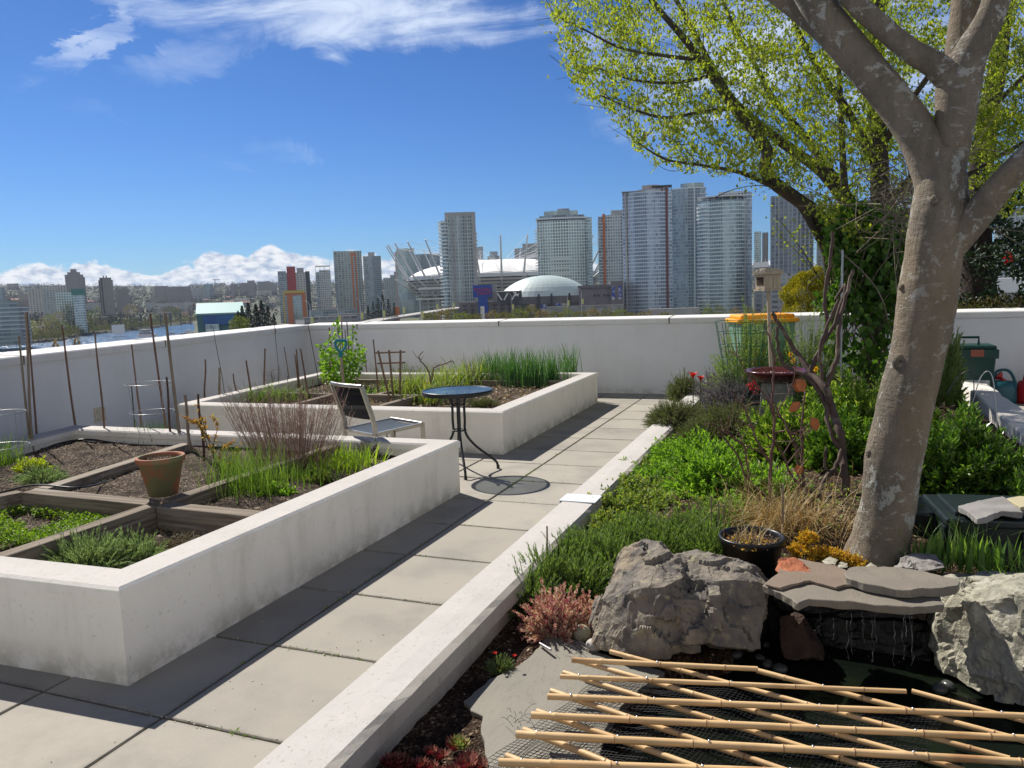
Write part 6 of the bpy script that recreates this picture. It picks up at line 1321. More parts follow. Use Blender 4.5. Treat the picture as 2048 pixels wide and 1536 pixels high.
for lb, tip, base, r, mi in (('light brown cane at the left end of the farther planter', (410, 719), (410, 806), .010, 1), ('thick tan bamboo stub at the left end of the farther planter', (439, 735), (439, 808), .014, 0), ('long thin dark wire leaning at the left of the farther planter', (427, 653), (451, 802), .004, 3),
        ('short brown cane right of the tan stub', (467, 747), (474, 802), .009, 1), ('mid-length brown cane leaning right, left third of the farther planter', (493, 721), (503, 800), .011, 1), ('upright brown cane above the green blades of the farther planter', (529, 697), (529, 790), .011, 1), ('very thin tall wire above the left third of the farther planter', (549, 640), (558, 765), .004, 3),
        ('thin wavy cane in the farther planter', (569, 694), (579, 770), .007, 1), ('shorter cane of the close trio in the farther planter', (590, 709), (597, 778), .009, 1), ('middle cane of the close trio in the farther planter', (592, 698), (600, 778), .010, 1), ('long leaning cane of the close trio in the farther planter', (601, 697), (618, 800), .010, 1),
        ('thin leaning wire left of the leafy bush', (616, 647), (641, 785), .005, 3), ('brown cane inside the leafy bush, left', (659, 655), (668, 772), .010, 1), ('dark cane inside the leafy bush, middle', (684, 644), (687, 760), .010, 2), ('dark leaning cane inside the leafy bush, right', (693, 644), (703, 768), .008, 2), ('thin cane between the bush and the trellis', (728, 694), (736, 760), .007, 1), ('long cane just left of the trellis', (747, 679), (757, 795), .009, 1)):
    cane(lb, tip, base, r, mi, z=.28, grp='stakes in the farther planter')
for i, px in enumerate((576, 606, 626, 648, 712, 765, 822, 850)): cane('short stick poking from the soil of the farther planter', (px + rnd.uniform(-2, 2), 752 + rnd.uniform(-4, 8)), (px, 782), .005, 1, z=.28, grp='short sticks in the farther planter')
# wooden trellis
tb = W(787, 800, .3); dT = math.hypot(tb.x, tb.y); t = thing('trellis', 'small wooden fan trellis of three slats and two bars', 'trellis', tb); M_tr = timber_mat('trellis_wood', (.22, .15, .10), (.14, .09, .06), (.3, .22, .15), 'z')
for a, b in (((756, 701), (781, 806)), ((778, 700), (787, 800)), ((801, 700), (800, 795))): mb = MB(); mb.beam(D(*a, dT), D(*b, dT), .022, .012, up=(0, 1, 0)); mb.build('slat', M_tr, t)
for a, b in (((748, 706), (811, 704)), ((754, 727), (811, 725))): mb = MB(); mb.beam(D(*a, dT - .015), D(*b, dT - .015), .012, .018); mb.build('bar', M_tr, t)
# tomato cages in the nearer planter
M_gal = mat('galvanised_wire', (.30, .31, .31), .35, metal=.5)
c = W(311, 895, .24); dC = math.hypot(c.x, c.y); rr0 = 42 * dC / FPX; cage('tall galvanised wire plant cage among the canes of the nearer planter', c, [rr0, rr0 * .88, rr0 * .62], [D(305, 766, dC).z, D(309, 823, dC).z, D(311, 881, dC).z], 4, M_gal, .0028, z0=.24)
c = W(8, 968, .24); dC = math.hypot(c.x, c.y); rr0 = 43 * dC / FPX; cage('galvanised wire plant cage at the left edge of the nearer planter', c, [rr0, rr0, rr0 * .95], [D(8, 825, dC).z, D(8, 892, dC).z, D(8, 956, dC).z], 4, M_gal, .0028, z0=.24)
t = thing('hoop_edging', 'low edging of overlapping wire hoops in the farther planter', 'edging', W(625, 798, .28))
for k in range(9):
    a, b = W(588 + k * 9, 799, .28), W(602 + k * 9, 799, .28); mb = MB(); mb.tube(bez([a, a + Vector((0, 0, .07)), a.lerp(b, .5) + Vector((0, 0, .13)), b + Vector((0, 0, .07)), b], 16), .0035, 5); mb.build('hoop', mat('grey_wire', (.3, .3, .28), .5) if k == 0 else bpy.data.materials['grey_wire'], t)
t = thing('mini_fence', 'tiny fence of thin sticks in the far right corner of the nearer planter', 'mini fence', W(770, 905, .25))
for a, b in (((753, 860), (755, 905)), ((774, 860), (774, 903)), ((790, 862), (790, 905))): bb = W(b[0], b[1], .25); mb = MB(); mb.tube([bb, T(a[0], a[1], bb)], .005, 6); mb.build('stick', M_cane[1], t)
bb = W(774, 903, .25); mb = MB(); mb.tube([T(752, 880, bb), T(792, 884, bb)], .003, 5); mb.build('bar', M_cane[1], t)
# drip hose
M_hose = mat('black_hose', (.012, .012, .012), .45); mb = MB()
P = [(in1[3][0] + .05, in1[3][1] + .5, .30), (in1[2][0] + .10, in1[2][1] - .6, .30), (in1[2][0] + .14, in1[2][1] - .06, .325), (in1[2][0] + .7, in1[2][1] - .05, .30), (-4.6, in1[1][1] - .05, .31), (-3.4, in1[1][1] - .05, .30)]; mb.tube(bez(P, 50), .009, 8)
tag(mb.build('drip_hose', M_hose), 'black irrigation hose clipped along the inner walls of the nearer planter', 'hose')
mb = MB(); P = [W(0, 985, .30), W(70, 970, .38), W(160, 975, .37), W(230, 958, .29), W(275, 945, .30), W(300, 935, .27)]; mb.tube(bez(P, 40), .006, 8); tag(mb.build('drip_hose', M_hose), 'thin black hose crossing the timbers towards the terracotta pot', 'hose')
mb = MB(); P = [W(1030 - 0, 1200, .0)]; mb = MB()
# ================================================================= trees
def leafmat(name, cols, tl=.35, r=.55, tcol=(1.25, 1.35, .45), spec=.35, **k): return mat(name, cols[0], r, island=cols, transl=tl, spec=spec, tcol=tcol, **k)
def PX(P):
    P = np.atleast_2d(P) - np.array([0, 0, HC]); c = P @ BAS; return np.stack([1024 + c[:, 0] / -c[:, 2] * FPX, 768 - c[:, 1] / -c[:, 2] * FPX], 1)
def rough_limb(mb, pts, seg=22, n=50, amp=.06, seed=0, mi=0):
    """pts: (px, py, width px, distance)"""
    P = bez([D(p[0], p[1], p[3]) for p in pts], n); m = len(P); w = interp([WPX(p[0], p[2], p[3]) / 2 * .97 for p in pts], m)
    t = MB(); t.tube(P, w, seg, mi); V = t.V[0]; C = np.repeat(np.array([tuple(p) for p in P]), seg, 0); d = V - C; out = []
    for v, dv in zip(V, d):
        ax_ = mnoise.noise(Vector((v[0] * 22, v[1] * 22, v[2] * 3.5))); q = 1 + amp * (.35 * (1 - 2 * abs(ax_)) + mnoise.noise(Vector(v) * 4 + Vector((seed, 0, 0))) * 1.1 + .5 * mnoise.noise(Vector((v[0] * 14, v[1] * 14, v[2] * 9))) + .22 * mnoise.noise(Vector((v[0] * 45, v[1] * 45, v[2] * 60))))
        out.append(dv * q)
    t.V[0] = C + np.array(out); mb.V += t.V
    for F, a, b, c in t.F: mb.F.append((F + mb.n, a, b, c))
    mb.n += t.n; return P
m = bpy.data.materials.new('smooth_grey_bark'); m.use_nodes = True; q = NT(m.node_tree); b = [n for n in q.n if n.type == 'BSDF_PRINCIPLED'][0]
ge = q.new('ShaderNodeNewGeometry'); pos = ge.outputs['Position']; mp = q.new('ShaderNodeMapping'); mp.inputs['Scale'].default_value = (1, 1, .45); q.l.new(pos, mp.inputs[0]); mh = q.new('ShaderNodeMapping'); mh.inputs['Scale'].default_value = (1, 1, 3.0); q.l.new(pos, mh.inputs[0])
c = q.mix(q.smooth(q.noise(mp.outputs[0], 7, 7, .65, .5), .35, .65), (.25, .21, .155), (.15, .13, .10)); c = q.mix(q.smooth(q.noise(mh.outputs[0], 26, 6, .7), .54, .62), c, (.20, .16, .125))
c = q.mix(q.math('MULTIPLY', q.smooth(q.noise(pos, 10, 9, .74, .5), .56, .59), .8), c, (.42, .425, .38)); c = q.mix(q.math('MULTIPLY', q.smooth(q.noise(mh.outputs[0], 12, 5, .6), .62, .66), .6), c, (.36, .35, .30))
c = q.mix(q.math('MULTIPLY', q.smooth(q.noise(pos, 1.6, 3, .5), .5, .62), .4), c, (.24, .18, .11))
q.l.new(c, b.inputs['Base Color']); b.inputs['Roughness'].default_value = .85; b.inputs['Specular IOR Level'].default_value = .2
bp = q.new('ShaderNodeBump'); bp.inputs['Strength'].default_value = 1.0; bp.inputs['Distance'].default_value = .014
q.l.new(q.math('ADD', q.math('MULTIPLY', q.noise(mp.outputs[0], 60, 7, .7, .5), 1.0), q.math('MULTIPLY', q.noise(mh.outputs[0], 22, 4, .6), .6)), bp.inputs['Height']); q.l.new(bp.outputs[0], b.inputs['Normal']); M_bark = m
M_bark2 = mat('mossy_dark_bark', (.07, .055, .04), .9, (.045, .038, .03), 8, (.35, .65), 6, (.10, .105, .05), 5, (.5, .65), bump=.9, bsc=35, bdist=.01, world=True)
tb_ = W(1757, 1122, .18); t = thing('tree', 'large leaning tree with smooth lichen-patched bark rising from behind the flagstones', 'tree', tb_); dt = 3.86
mb = MB(); rough_limb(mb, [(1748, 1165, 215, dt), (1753, 1125, 152, dt), (1761, 1075, 122, dt), (1777, 1000, 116, dt), (1792, 900, 124, dt), (1812, 800, 120, dt), (1836, 700, 116, dt), (1854, 600, 122, dt), (1870, 500, 124, dt), (1880, 420, 118, dt), (1884, 350, 100, dt), (1884, 300, 70, dt)], 40, 110, .075)
def knot(px, py, r, d=dt - .13):
    c = D(px, py, d); k = MB(); k.lathe([(r * .2, -r * .2), (r * .9, 0), (r, r * .4), (r * .6, r * .8), (r * .25, r * .75), (.001, r * .5)], (0, 0, 0), 14); V = k.V[0] + rng.normal(size=k.V[0].shape) * r * .06
    V = np.stack([V[:, 0], -V[:, 2], V[:, 1]], 1) + np.array(c); mb.V.append(V)
    for F, a_, b_, u_ in k.F: mb.F.append((F + mb.n, 0, True, None))
    mb.n += k.n
knot(1800, 722, .036, dt - .07); knot(1806, 575, .020, dt - .05); knot(1745, 905, .028, dt - .05); knot(1868, 400, .02, dt - .12)
mb.build('trunk', M_bark, t)
limbs1 = [([(1876, 390, 84, dt), (1862, 330, 86, dt), (1835, 268, 82, dt), (1790, 205, 78, dt), (1735, 140, 76, dt - .02), (1685, 80, 76, dt - .05), (1642, 20, 72, dt - .08), (1600, -60, 68, dt - .1)]),
          ([(1735, 150, 40, dt + .05), (1690, 100, 52, dt + .06), (1640, 50, 54, dt + .08), (1580, 0, 52, dt + .1), (1500, -60, 48, dt + .12)]),
          ([(1890, 380, 66, dt + .02), (1902, 310, 74, dt + .02), (1912, 230, 86, dt), (1918, 160, 96, dt), (1945, 100, 74, dt), (1978, 40, 62, dt), (2010, -50, 56, dt)]),
          ([(1915, 170, 60, dt + .06), (1922, 90, 64, dt + .1), (1930, 20, 60, dt + .12), (1935, -60, 56, dt + .14)]),
          ([(1915, 170, 70, dt - .02), (1870, 130, 54, dt - .04), (1820, 100, 46, dt - .08), (1770, 60, 44, dt - .1), (1715, 10, 42, dt - .14), (1660, -50, 40, dt - .18)]),
          ([(1885, 520, 60, dt), (1925, 462, 76, dt - .02), (1965, 415, 68, dt - .04), (2010, 362, 64, dt - .08), (2060, 308, 60, dt - .12), (2130, 230, 56, dt - .2)])]
for i, L in enumerate(limbs1): mb = MB(); rough_limb(mb, L, 24, 48, .06, i); mb.build('limb', M_bark, t)
# leafy tree behind
CROWN = [(1072, -70), (1084, 5), (1112, 55), (1126, 130), (1160, 190), (1212, 226), (1250, 262), (1268, 300), (1310, 334), (1380, 348), (1440, 353), (1520, 350), (1560, 372), (1600, 400), (1640, 470), (1680, 520), (1830, 470), (1930, 450), (2120, 420), (2120, -70)]
d2 = 9.6
limbs2 = [[(1735, 830, 66, d2), (1738, 760, 60, d2), (1746, 660, 54, d2), (1754, 560, 50, d2), (1760, 440, 46, d2), (1758, 320, 42, d2), (1752, 210, 40, d2), (1748, 100, 36, d2 + .1), (1765, -60, 32, d2 + .2)],
          [(1730, 620, 44, d2), (1700, 540, 42, d2 - .1), (1668, 478, 38, d2 - .2), (1635, 430, 36, d2 - .3), (1588, 394, 34, d2 - .4), (1542, 360, 32, d2 - .6), (1530, 332, 30, d2 - .7), (1534, 300, 30, d2 - .7), (1508, 262, 28, d2 - .8), (1468, 214, 25, d2 - .9), (1430, 160, 21, d2 - 1.0), (1375, 85, 17, d2 - 1.2), (1310, 10, 13, d2 - 1.4), (1260, -60, 9, d2 - 1.5)],
          [(1735, 520, 36, d2), (1700, 420, 34, d2), (1645, 345, 30, d2 + .1), (1585, 300, 26, d2 + .2), (1525, 255, 22, d2 + .2), (1470, 205, 18, d2 + .3), (1428, 140, 15, d2 + .3), (1385, 60, 12, d2 + .4), (1330, -40, 9, d2 + .4)],
          [(1742, 480, 30, d2), (1700, 400, 26, d2 + .3), (1650, 330, 20, d2 + .5), (1600, 262, 17, d2 + .7), (1545, 195, 14, d2 + .8), (1505, 120, 11, d2 + .9), (1465, 50, 9, d2 + 1), (1430, -50, 7, d2 + 1)],
          [(1705, 560, 34, d2 - .2), (1702, 460, 28, d2 - .3), (1690, 380, 20, d2 - .4), (1684, 280, 16, d2 - .5), (1680, 170, 13, d2 - .5), (1668, 50, 10, d2 - .6), (1650, -60, 8, d2 - .6)],
          [(1752, 330, 26, d2), (1700, 230, 20, d2 - .2), (1645, 150, 16, d2 - .4), (1595, 60, 12, d2 - .6), (1560, -50, 9, d2 - .7)],
          [(1690, 620, 24, d2 - .3), (1662, 560, 24, d2 - .3), (1650, 500, 22, d2 - .3), (1618, 440, 18, d2 - .35), (1590, 398, 16, d2 - .4)],
          [(1760, 420, 24, d2), (1850, 330, 20, d2 + .2), (1950, 245, 16, d2 + .4), (2040, 160, 13, d2 + .5), (2120, 70, 10, d2 + .6)],
          [(1758, 300, 20, d2), (1830, 190, 16, d2 - .2), (1900, 90, 13, d2 - .4), (1960, -40, 10, d2 - .6)],
          [(1762, 470, 18, d2), (1860, 400, 15, d2), (1960, 335, 12, d2 - .2), (2100, 255, 9, d2 - .4)],
          [(1753, 210, 20, d2), (1720, 120, 16, d2 + .2), (1700, 30, 12, d2 + .4), (1690, -60, 9, d2 + .4)],
          [(1545, 372, 14, d2 - .6), (1480, 345, 10, d2 - .9), (1400, 330, 7, d2 - 1.1), (1330, 318, 5, d2 - 1.2), (1275, 285, 3, d2 - 1.3)],
          [(1470, 215, 12, d2 - .9), (1400, 225, 9, d2 - 1.1), (1330, 235, 7, d2 - 1.2), (1270, 220, 5, d2 - 1.3), (1200, 190, 3, d2 - 1.4)],
          [(1400, 120, 10, d2 - 1.1), (1320, 110, 8, d2 - 1.3), (1240, 95, 6, d2 - 1.4), (1170, 60, 4, d2 - 1.5), (1110, 30, 3, d2 - 1.6)],
          [(1430, 150, 10, d2 - 1), (1350, 165, 8, d2 - 1), (1270, 160, 6, d2 - 1), (1190, 135, 3, d2 - 1)]]
t = thing('tree', 'spring tree with sweeping mossy limbs and small yellow-green leaves, behind the ivy', 'tree', W(1735, 815, .2))
mbt = MB(); SK = []
for i, L in enumerate(limbs2):
    k = MB() if i else mbt; P = rough_limb(k, [(a_, b_, w_ * (.82 if i else .9), e_) for a_, b_, w_, e_ in L], 14, 40, .10, 20 + i); SK += [tuple(p) for p in P[6 if i else 24:]]
    k.build('limb' if i else 'trunk', M_bark2, t)
SK = np.array(SK)
N_ = 0; tgt = []
while len(tgt) < 2700:
    px, py = rnd.uniform(1070, 2110), rnd.uniform(-70, 520)
    if not in_poly(px, py, CROWN): continue
    if px > 1560 and py > 400 and rnd.random() < .6: continue
    tgt.append(tuple(D(px, py, rnd.uniform(7.6, 10.8) if px < 1760 else rnd.uniform(8.6, 11.5))))
tgt = np.array(tgt); dmin = np.array([np.linalg.norm(SK - p, axis=1).min() for p in tgt]); order = np.argsort(dmin)
mbw = MB(); LP, LD = [], []; pool = SK.copy(); up = np.array([0, 0, 1.]); left = -BAS[:, 0]
for k in order:
    p = tgt[k]; dd_ = np.linalg.norm(pool - p, axis=1); q_ = pool[dd_.argmin()]; L = dd_.min()
    if L < .35 and rnd.random() < .6: continue
    L = max(L, .12)
    if L > 2.2: continue
    dirn = (p - q_) / L; sag = np.array([0, 0, -1.]) * .12 * L; P = [q_ + (p - q_) * s + sag * 4 * s * (1 - s) for s in (0, .25, .5, .75, 1)]
    e = P[-1] + (dirn * .35 + left * .35 + up * .35 + rng.normal(size=3) * .25) * .28; P.append(e); P = np.array(P)
    r0 = min(.011, .003 + L * .006); mbw.tube(P, np.linspace(r0, .0018, 6), 4, cap=False)
    pool = np.concatenate([pool, P[2:]])
    for s_ in range(rnd.randint(28, 38)):
        u = rnd.uniform(.4, 1) ** .7 * 5 * .999; i0 = int(u); f = u - i0; pt = P[i0] * (1 - f) + P[i0 + 1] * f; LP.append(pt + rng.normal(size=3) * .065); LD.append((P[i0 + 1] - P[i0]) / (np.linalg.norm(P[i0 + 1] - P[i0]) + 1e-6))
mbw.build('twigs', M_bark2, t)
LP, LD = np.array(LP), np.array(LD); px_ = PX(LP); ok = np.array([in_poly(a, b, CROWN) or rnd.random() < .08 for a, b in px_])
for i0 in range(0, len(LP), 4000):
    dd_ = np.sqrt(((LP[i0:i0 + 4000, None, :] - SK[None, ::2, :]) ** 2).sum(2)).min(1); ok[i0:i0 + 4000] &= (dd_ > .11) | (rng.uniform(size=len(dd_)) < .2)
LP, LD = LP[ok], LD[ok]; keep = rng.uniform(size=len(LP)) < .68; LP, LD = LP[keep], LD[keep]; LP, LD = np.repeat(LP, 3, 0), np.repeat(LD, 3, 0); n = len(LP)
mb = MB(); sz_ = rng.uniform(.55, 1.25, n); mb.leaves(LP + rng.normal(size=(n, 3)) * .006, LD * .6 + rng.normal(size=(n, 3)) * .6 + up * .75, rng.normal(size=(n, 3)), (.048 * sz_), (.022 * sz_), 0, .1)
mb.build('crown', leafmat('spring_leaves', [(.18, .25, .03), (.27, .34, .04), (.36, .40, .07), (.22, .30, .05), (.38, .38, .10), (.13, .19, .03)], .58, tcol=(1.28, 1.33, .42)), t)
# hanging sprig of leaves under the limb + wisteria like twigs
mb = MB(); mbl = MB(); 
for (a, b_, n_) in (((1700, 640), (1560, 470), 60), ((1690, 560), (1600, 450), 50), ((1640, 560), (1540, 420), 50), ((1700, 380), (1640, 420), 50), ((1600, 400), (1500, 372), 30), ((1560, 380), (1480, 362), 26), ((1430, 395), (1540, 372), 14)):
    A1_, B1_ = D(*a, d2 - .5), D(*b_, d2 - .7); P = arc(A1_, B1_, .05, 8); mb.tube(P, np.linspace(.006, .002, 9), 4)
    for k in range(n_):
        p = P[rnd.randint(2, 8)] + Vector(rng.normal(size=3) * .05); mbl.leaves([tuple(p)], rng.normal(size=(1, 3)) + [0, 0, .3], rng.normal(size=(1, 3)), rng.uniform(.03, .06, 1), rng.uniform(.015, .03, 1), 0)
mb.build('sprig_twigs', M_bark2, t)['kind'] = 'stuff'; mbl.build('sprig', bpy.data.materials['spring_leaves'], t)['kind'] = 'stuff'
# ivy column
t = thing('climbing_vine', 'dense green vine with large rounded leaves wrapped round the trunk of the leafy tree', 'vine', W(1700, 800, .2)); IV = [(1645, 430), (1700, 400), (1790, 410), (1835, 430), (1820, 560), (1800, 700), (1770, 760), (1690, 745), (1640, 690), (1650, 620), (1625, 600), (1668, 560), (1650, 500)]
P = []
while len(P) < 2400:
    px, py = rnd.uniform(1620, 1840), rnd.uniform(395, 765)
    if in_poly(px, py, IV) and not (py > 620 and rnd.random() < .55): P.append(tuple(D(px, py, d2 - rnd.uniform(.15, .8))))
P = np.array(P); n = len(P); mb = MB(); fd = -np.array([BAS[0][2], BAS[1][2], 0]) * -1
mb.bleaves(P, rng.normal(size=(n, 3)) * .6 + [0, 0, -.5], rng.normal(size=(n, 3)) * .7 + fd * .8 + [0, 0, .5], rng.uniform(.06, .115, n), rng.uniform(.05, .09, n), 0)
mb.build('foliage', leafmat('vine_leaves', [(.03, .08, .012), (.06, .14, .02), (.10, .20, .03), (.16, .27, .06)], .45), t)
mb = MB()
for k in range(46):
    a = D(rnd.uniform(1650, 1800), rnd.uniform(560, 770), d2 - rnd.uniform(.2, .6)); b_ = D(rnd.uniform(1650, 1830), rnd.uniform(400, 560), d2 - rnd.uniform(.2, .8)); mb.tube(bez([a, a.lerp(b_, .5) + Vector(rng.normal(size=3) * .15), b_], 10), rnd.uniform(.004, .009), 4, cap=False)
for k in range(70):
    a = D(rnd.uniform(1770, 1850), rnd.uniform(330, 460), d2 - 2.5 + rnd.uniform(-.3, .3)); mb.tube(bez([a, a + Vector(rng.normal(size=3) * .18), a + Vector(rng.normal(size=3) * .3)], 8), .004, 3, cap=False)
mb.build('stems', mat('vine_stem', (.20, .165, .12), .9, (.12, .1, .07), 10), t)
# dark tree at the right and planting beyond the wall
t = thing('tree', 'dark-trunked evergreen tree growing beyond the wall at the far right', 'tree', D(1955, 610, 12.6)); mb = MB(); rough_limb(mb, [(1962, 640, 84, 12.6), (1955, 560, 74, 12.6), (1950, 470, 66, 12.6), (1956, 380, 58, 12.6), (1975, 250, 46, 12.6), (2000, 100, 36, 12.8), (2020, -60, 28, 13)], 16, 40, .1); mb.build('trunk', mat('dark_bark', (.03, .022, .018), .95, (.05, .035, .028), 6, bump=.8, bsc=25), t)
P = []
for k in range(8000):
    px, py = rnd.uniform(1895, 2110), rnd.uniform(330, 605); w_ = mnoise.noise(Vector((px * .022, py * .022, 3)))
    if (px > 1960 or py > 480) and w_ > -.2: P.append(tuple(D(px, py, rnd.uniform(11.8, 13.4))))
P = np.array(P); n = len(P); mb = MB(); mb.leaves(P, rng.normal(size=(n, 3)), rng.normal(size=(n, 3)), rng.uniform(.05, .10, n), rng.uniform(.03, .05, n)); mb.build('crown', leafmat('dark_evergreen_leaves', [(.008, .02, .008), (.015, .035, .012), (.03, .055, .02)], .15), t)
mb = MB(); c = D(2019, 515, 12.2); n = 14; mb.leaves(np.array([tuple(c)] * n) + rng.normal(size=(n, 3)) * .02, rng.normal(size=(n, 3)), rng.normal(size=(n, 3)), .09, .05); mb.build('red_flower', mat('red_petal', (.5, .03, .03), .5, transl=.2), t)
def dome_shrub(label, px, pyb, pyt, d, rpx, mtl, n, lf, name='shrub', cat='shrub', flat=1.0):
    b = D(px, pyb, d); r = WPX(px, rpx, d); h = D(px, pyt, d).z - b.z; t = thing(name, label, cat, b); mb = MB(); P, N = crown_pts((b.x, b.y, b.z - h * .12), r, h * 1.12, n, .7)
    mb.leaves(P, N + rng.normal(size=(n, 3)) * .5 + [0, 0, .3], rng.normal(size=(n, 3)) * .5 + N, rng.uniform(.6, 1.3, n) * lf, rng.uniform(.4, .8, n) * lf, 0, .15); mb.build('foliage', mtl, t)
    mb = MB(); mb.tube([b - Vector((0, 0, .4)), b + Vector((0, 0, h * .5))], [r * .12, r * .05], 6); mb.build('stem', M_bark2, t); return t
dome_shrub('round golden-yellow shrub just beyond the back parapet, left of the vine', 1616, 634, 546, 12.3, 45, leafmat('golden_leaves', [(.24, .21, .02), (.36, .33, .03), (.46, .42, .05), (.15, .15, .02)], .3, tcol=(1.2, 1.15, .3)), 15000, .032)
P = []
for k in range(2600): p = D(rnd.uniform(1895, 2110), 608, 12.0 + rnd.uniform(-.3, .6)); P.append((p.x, p.y, 1.0 + rnd.uniform(0, .22) * (1 + mnoise.noise(p * 2.0))))
P = np.array(P); n = len(P); mb = MB(); mb.leaves(P, rng.normal(size=(n, 3)) + [0, 0, .5], rng.normal(size=(n, 3)), rng.uniform(.03, .07, n), rng.uniform(.015, .03, n)); tag(mb.build('ground_cover', leafmat('verge_leaves', [(.05, .07, .02), (.12, .13, .03), (.13, .08, .04), (.03, .045, .02)], .25)), kind='stuff')
mb = MB(); a, b_ = D(1890, 612, 11.7), D(2400, 612, 13.5); mb.box((5.5, 12.2, .5), (9, 1.6, 1.0)); tag(mb.build('planted_verge', M_soil), kind='structure')
# ================================================================= plants
UP = np.array([0, 0, 1.])
def stems(mbl, mbs, Bp, Tp, nleaf, L, Wd, spread=.7, start=.25, r=.0015, bulge=.15, big=False, mi=0, ms=1, whorl=2, droop=0.0, fold=.12):
    """curved stems from Bp to Tp with leaves set around them"""
    Bp, Tp = np.asarray(Bp), np.asarray(Tp); n = len(Bp); ctrl = Bp + (Tp - Bp) * .5 + (UP * 1.0) * np.linalg.norm(Tp - Bp, axis=1)[:, None] * bulge
    Ls, Dl, Nl, Ll = [], [], [], []
    for j in range(nleaf):
        t = start + (1 - start) * (j + .5) / nleaf; p = (1 - t) ** 2 * Bp + 2 * t * (1 - t) * ctrl + t * t * Tp; tan = 2 * (1 - t) * (ctrl - Bp) + 2 * t * (Tp - ctrl); tan /= np.linalg.norm(tan, axis=1)[:, None] + 1e-9
        a = np.cross(tan, [.3, .2, .9]); a /= np.linalg.norm(a, axis=1)[:, None] + 1e-9; b = np.cross(tan, a)
        for w in range(whorl):
            ph = rng.uniform(0, 6.28, n) if whorl == 1 else j * 2.4 + w * 6.283 / whorl + rng.uniform(-.5, .5, n); rad = a * np.cos(ph)[:, None] + b * np.sin(ph)[:, None]; s = spread * rng.uniform(.6, 1.35, n)[:, None] * (1 - .45 * t)
            Ls.append(p); Dl.append(tan * np.cos(s) + rad * np.sin(s) + UP * -droop); Nl.append(tan * .8 + rng.normal(size=(n, 3)) * .25); Ll.append(rng.uniform(.7, 1.2, n) * (1.0 - .35 * t))
    P, Dv, N, k = np.concatenate(Ls), np.concatenate(Dl), np.concatenate(Nl), np.concatenate(Ll)
    (mbl.bleaves if big else mbl.leaves)(P, Dv, N, L * k, Wd * k, mi, **({} if big else {'fold': fold}))
    if mbs is not None:
        for i in range(n): mbs.tube([Bp[i], ctrl[i] * .5 + (Bp[i] + Tp[i]) * .25, Tp[i]], [r * 1.3, r, r * .5], 3, ms, cap=False)
def mound_pts(c, rx, ry, h, n, base=.55, vol=.35):
    u = rng.normal(size=(n, 3)); u[:, 2] = np.abs(u[:, 2]) * .9 + .05; u /= np.linalg.norm(u, axis=1)[:, None]; k = rng.uniform(1 - vol, 1.08, n)[:, None]
    lump = (1 + .16 * np.sin(u[:, 0] * 7 + c[0] * 5) * np.cos(u[:, 1] * 6 + c[1] * 3))[:, None]
    T_ = u * k * lump * [rx, ry, h] + np.array([c[0], c[1], c[2]]); B_ = np.stack([c[0] + u[:, 0] * rx * base * rng.uniform(.2, 1, n), c[1] + u[:, 1] * ry * base * rng.uniform(.2, 1, n), np.full(n, c[2] - .02)], 1)
    return B_, T_
def gz(px, py, z): p = W(px, py, z); return p
def plant(name, label, px, py, z, rx, ry, h, n, nleaf, L, Wd, mtl, spread=.7, start=.25, stem=None, cat='plant', grp=None, big=False, vol=.35, whorl=2, r=.0015, c=None, t=None, droop=0., bulge=.15, fold=.12):
    c = c or W(px, py, z); new = t is None
    if new: t = thing(name, label, cat, c, grp)
    B_, T_ = mound_pts(c, rx, ry, h, n, vol=vol); ml, ms = MB(), MB(); stems(ml, ms, B_, T_, nleaf, L, Wd, spread, start, r, bulge, big, 0, 0, whorl, droop, fold)
    ml.build('foliage', mtl, t); ms.build('stems', stem or M_stem, t); return t
M_stem = mat('green_stem', (.10, .11, .05), .7); M_stemb = mat('brown_stem', (.13, .085, .06), .85); M_stemr = mat('red_twig', (.13, .055, .045), .8)
V_lav = leafmat('lavender_leaves', [(.09, .16, .04), (.14, .23, .06), (.20, .30, .09), (.24, .30, .18)], .4); V_lavg = leafmat('grey_lavender_leaves', [(.15, .23, .08), (.23, .32, .13), (.32, .40, .22)], .35, tcol=(1.1, 1.2, .7))
V_mint = leafmat('bright_leaves', [(.13, .21, .045), (.21, .31, .07), (.30, .37, .11), (.25, .25, .09), (.08, .14, .03)], .45); V_lush = leafmat('lush_leaves', [(.09, .19, .03), (.17, .31, .045), (.26, .41, .07), (.13, .26, .03)], .5); V_thy = leafmat('thyme_leaves', [(.09, .11, .05), (.13, .16, .07), (.19, .22, .11)], .3)
V_heath = leafmat('grey_purple_leaves', [(.14, .13, .14), (.22, .21, .22), (.32, .32, .32), (.10, .075, .08)], .15, tcol=(1, 1, 1)); V_pink = leafmat('variegated_leaves', [(.45, .12, .16), (.66, .50, .34), (.72, .66, .46), (.40, .09, .13), (.64, .38, .34)], .3, tcol=(1.1, .9, .7))
V_shiny = leafmat('glossy_leaves', [(.05, .11, .02), (.12, .22, .03), (.23, .34, .055), (.40, .47, .11)], .4, r=.32, spec=.5); V_dshiny = leafmat('dark_glossy_leaves', [(.03, .08, .012), (.07, .15, .022), (.13, .25, .03), (.22, .34, .06)], .3, r=.3, spec=.55)
V_will = leafmat('willow_leaves', [(.14, .21, .07), (.21, .29, .10), (.28, .36, .14)], .4); V_yel = leafmat('stonecrop_leaves', [(.60, .42, .02), (.70, .55, .06), (.65, .28, .03), (.45, .42, .04)], .3, tcol=(1.1, .9, .3)); V_leek = leafmat('leek_blades', [(.10, .17, .04), (.17, .25, .06), (.24, .32, .08), (.38, .36, .10)], .4); V_blue = leafmat('blue_green_blades', [(.05, .13, .05), (.08, .18, .07), (.11, .22, .09)], .35)
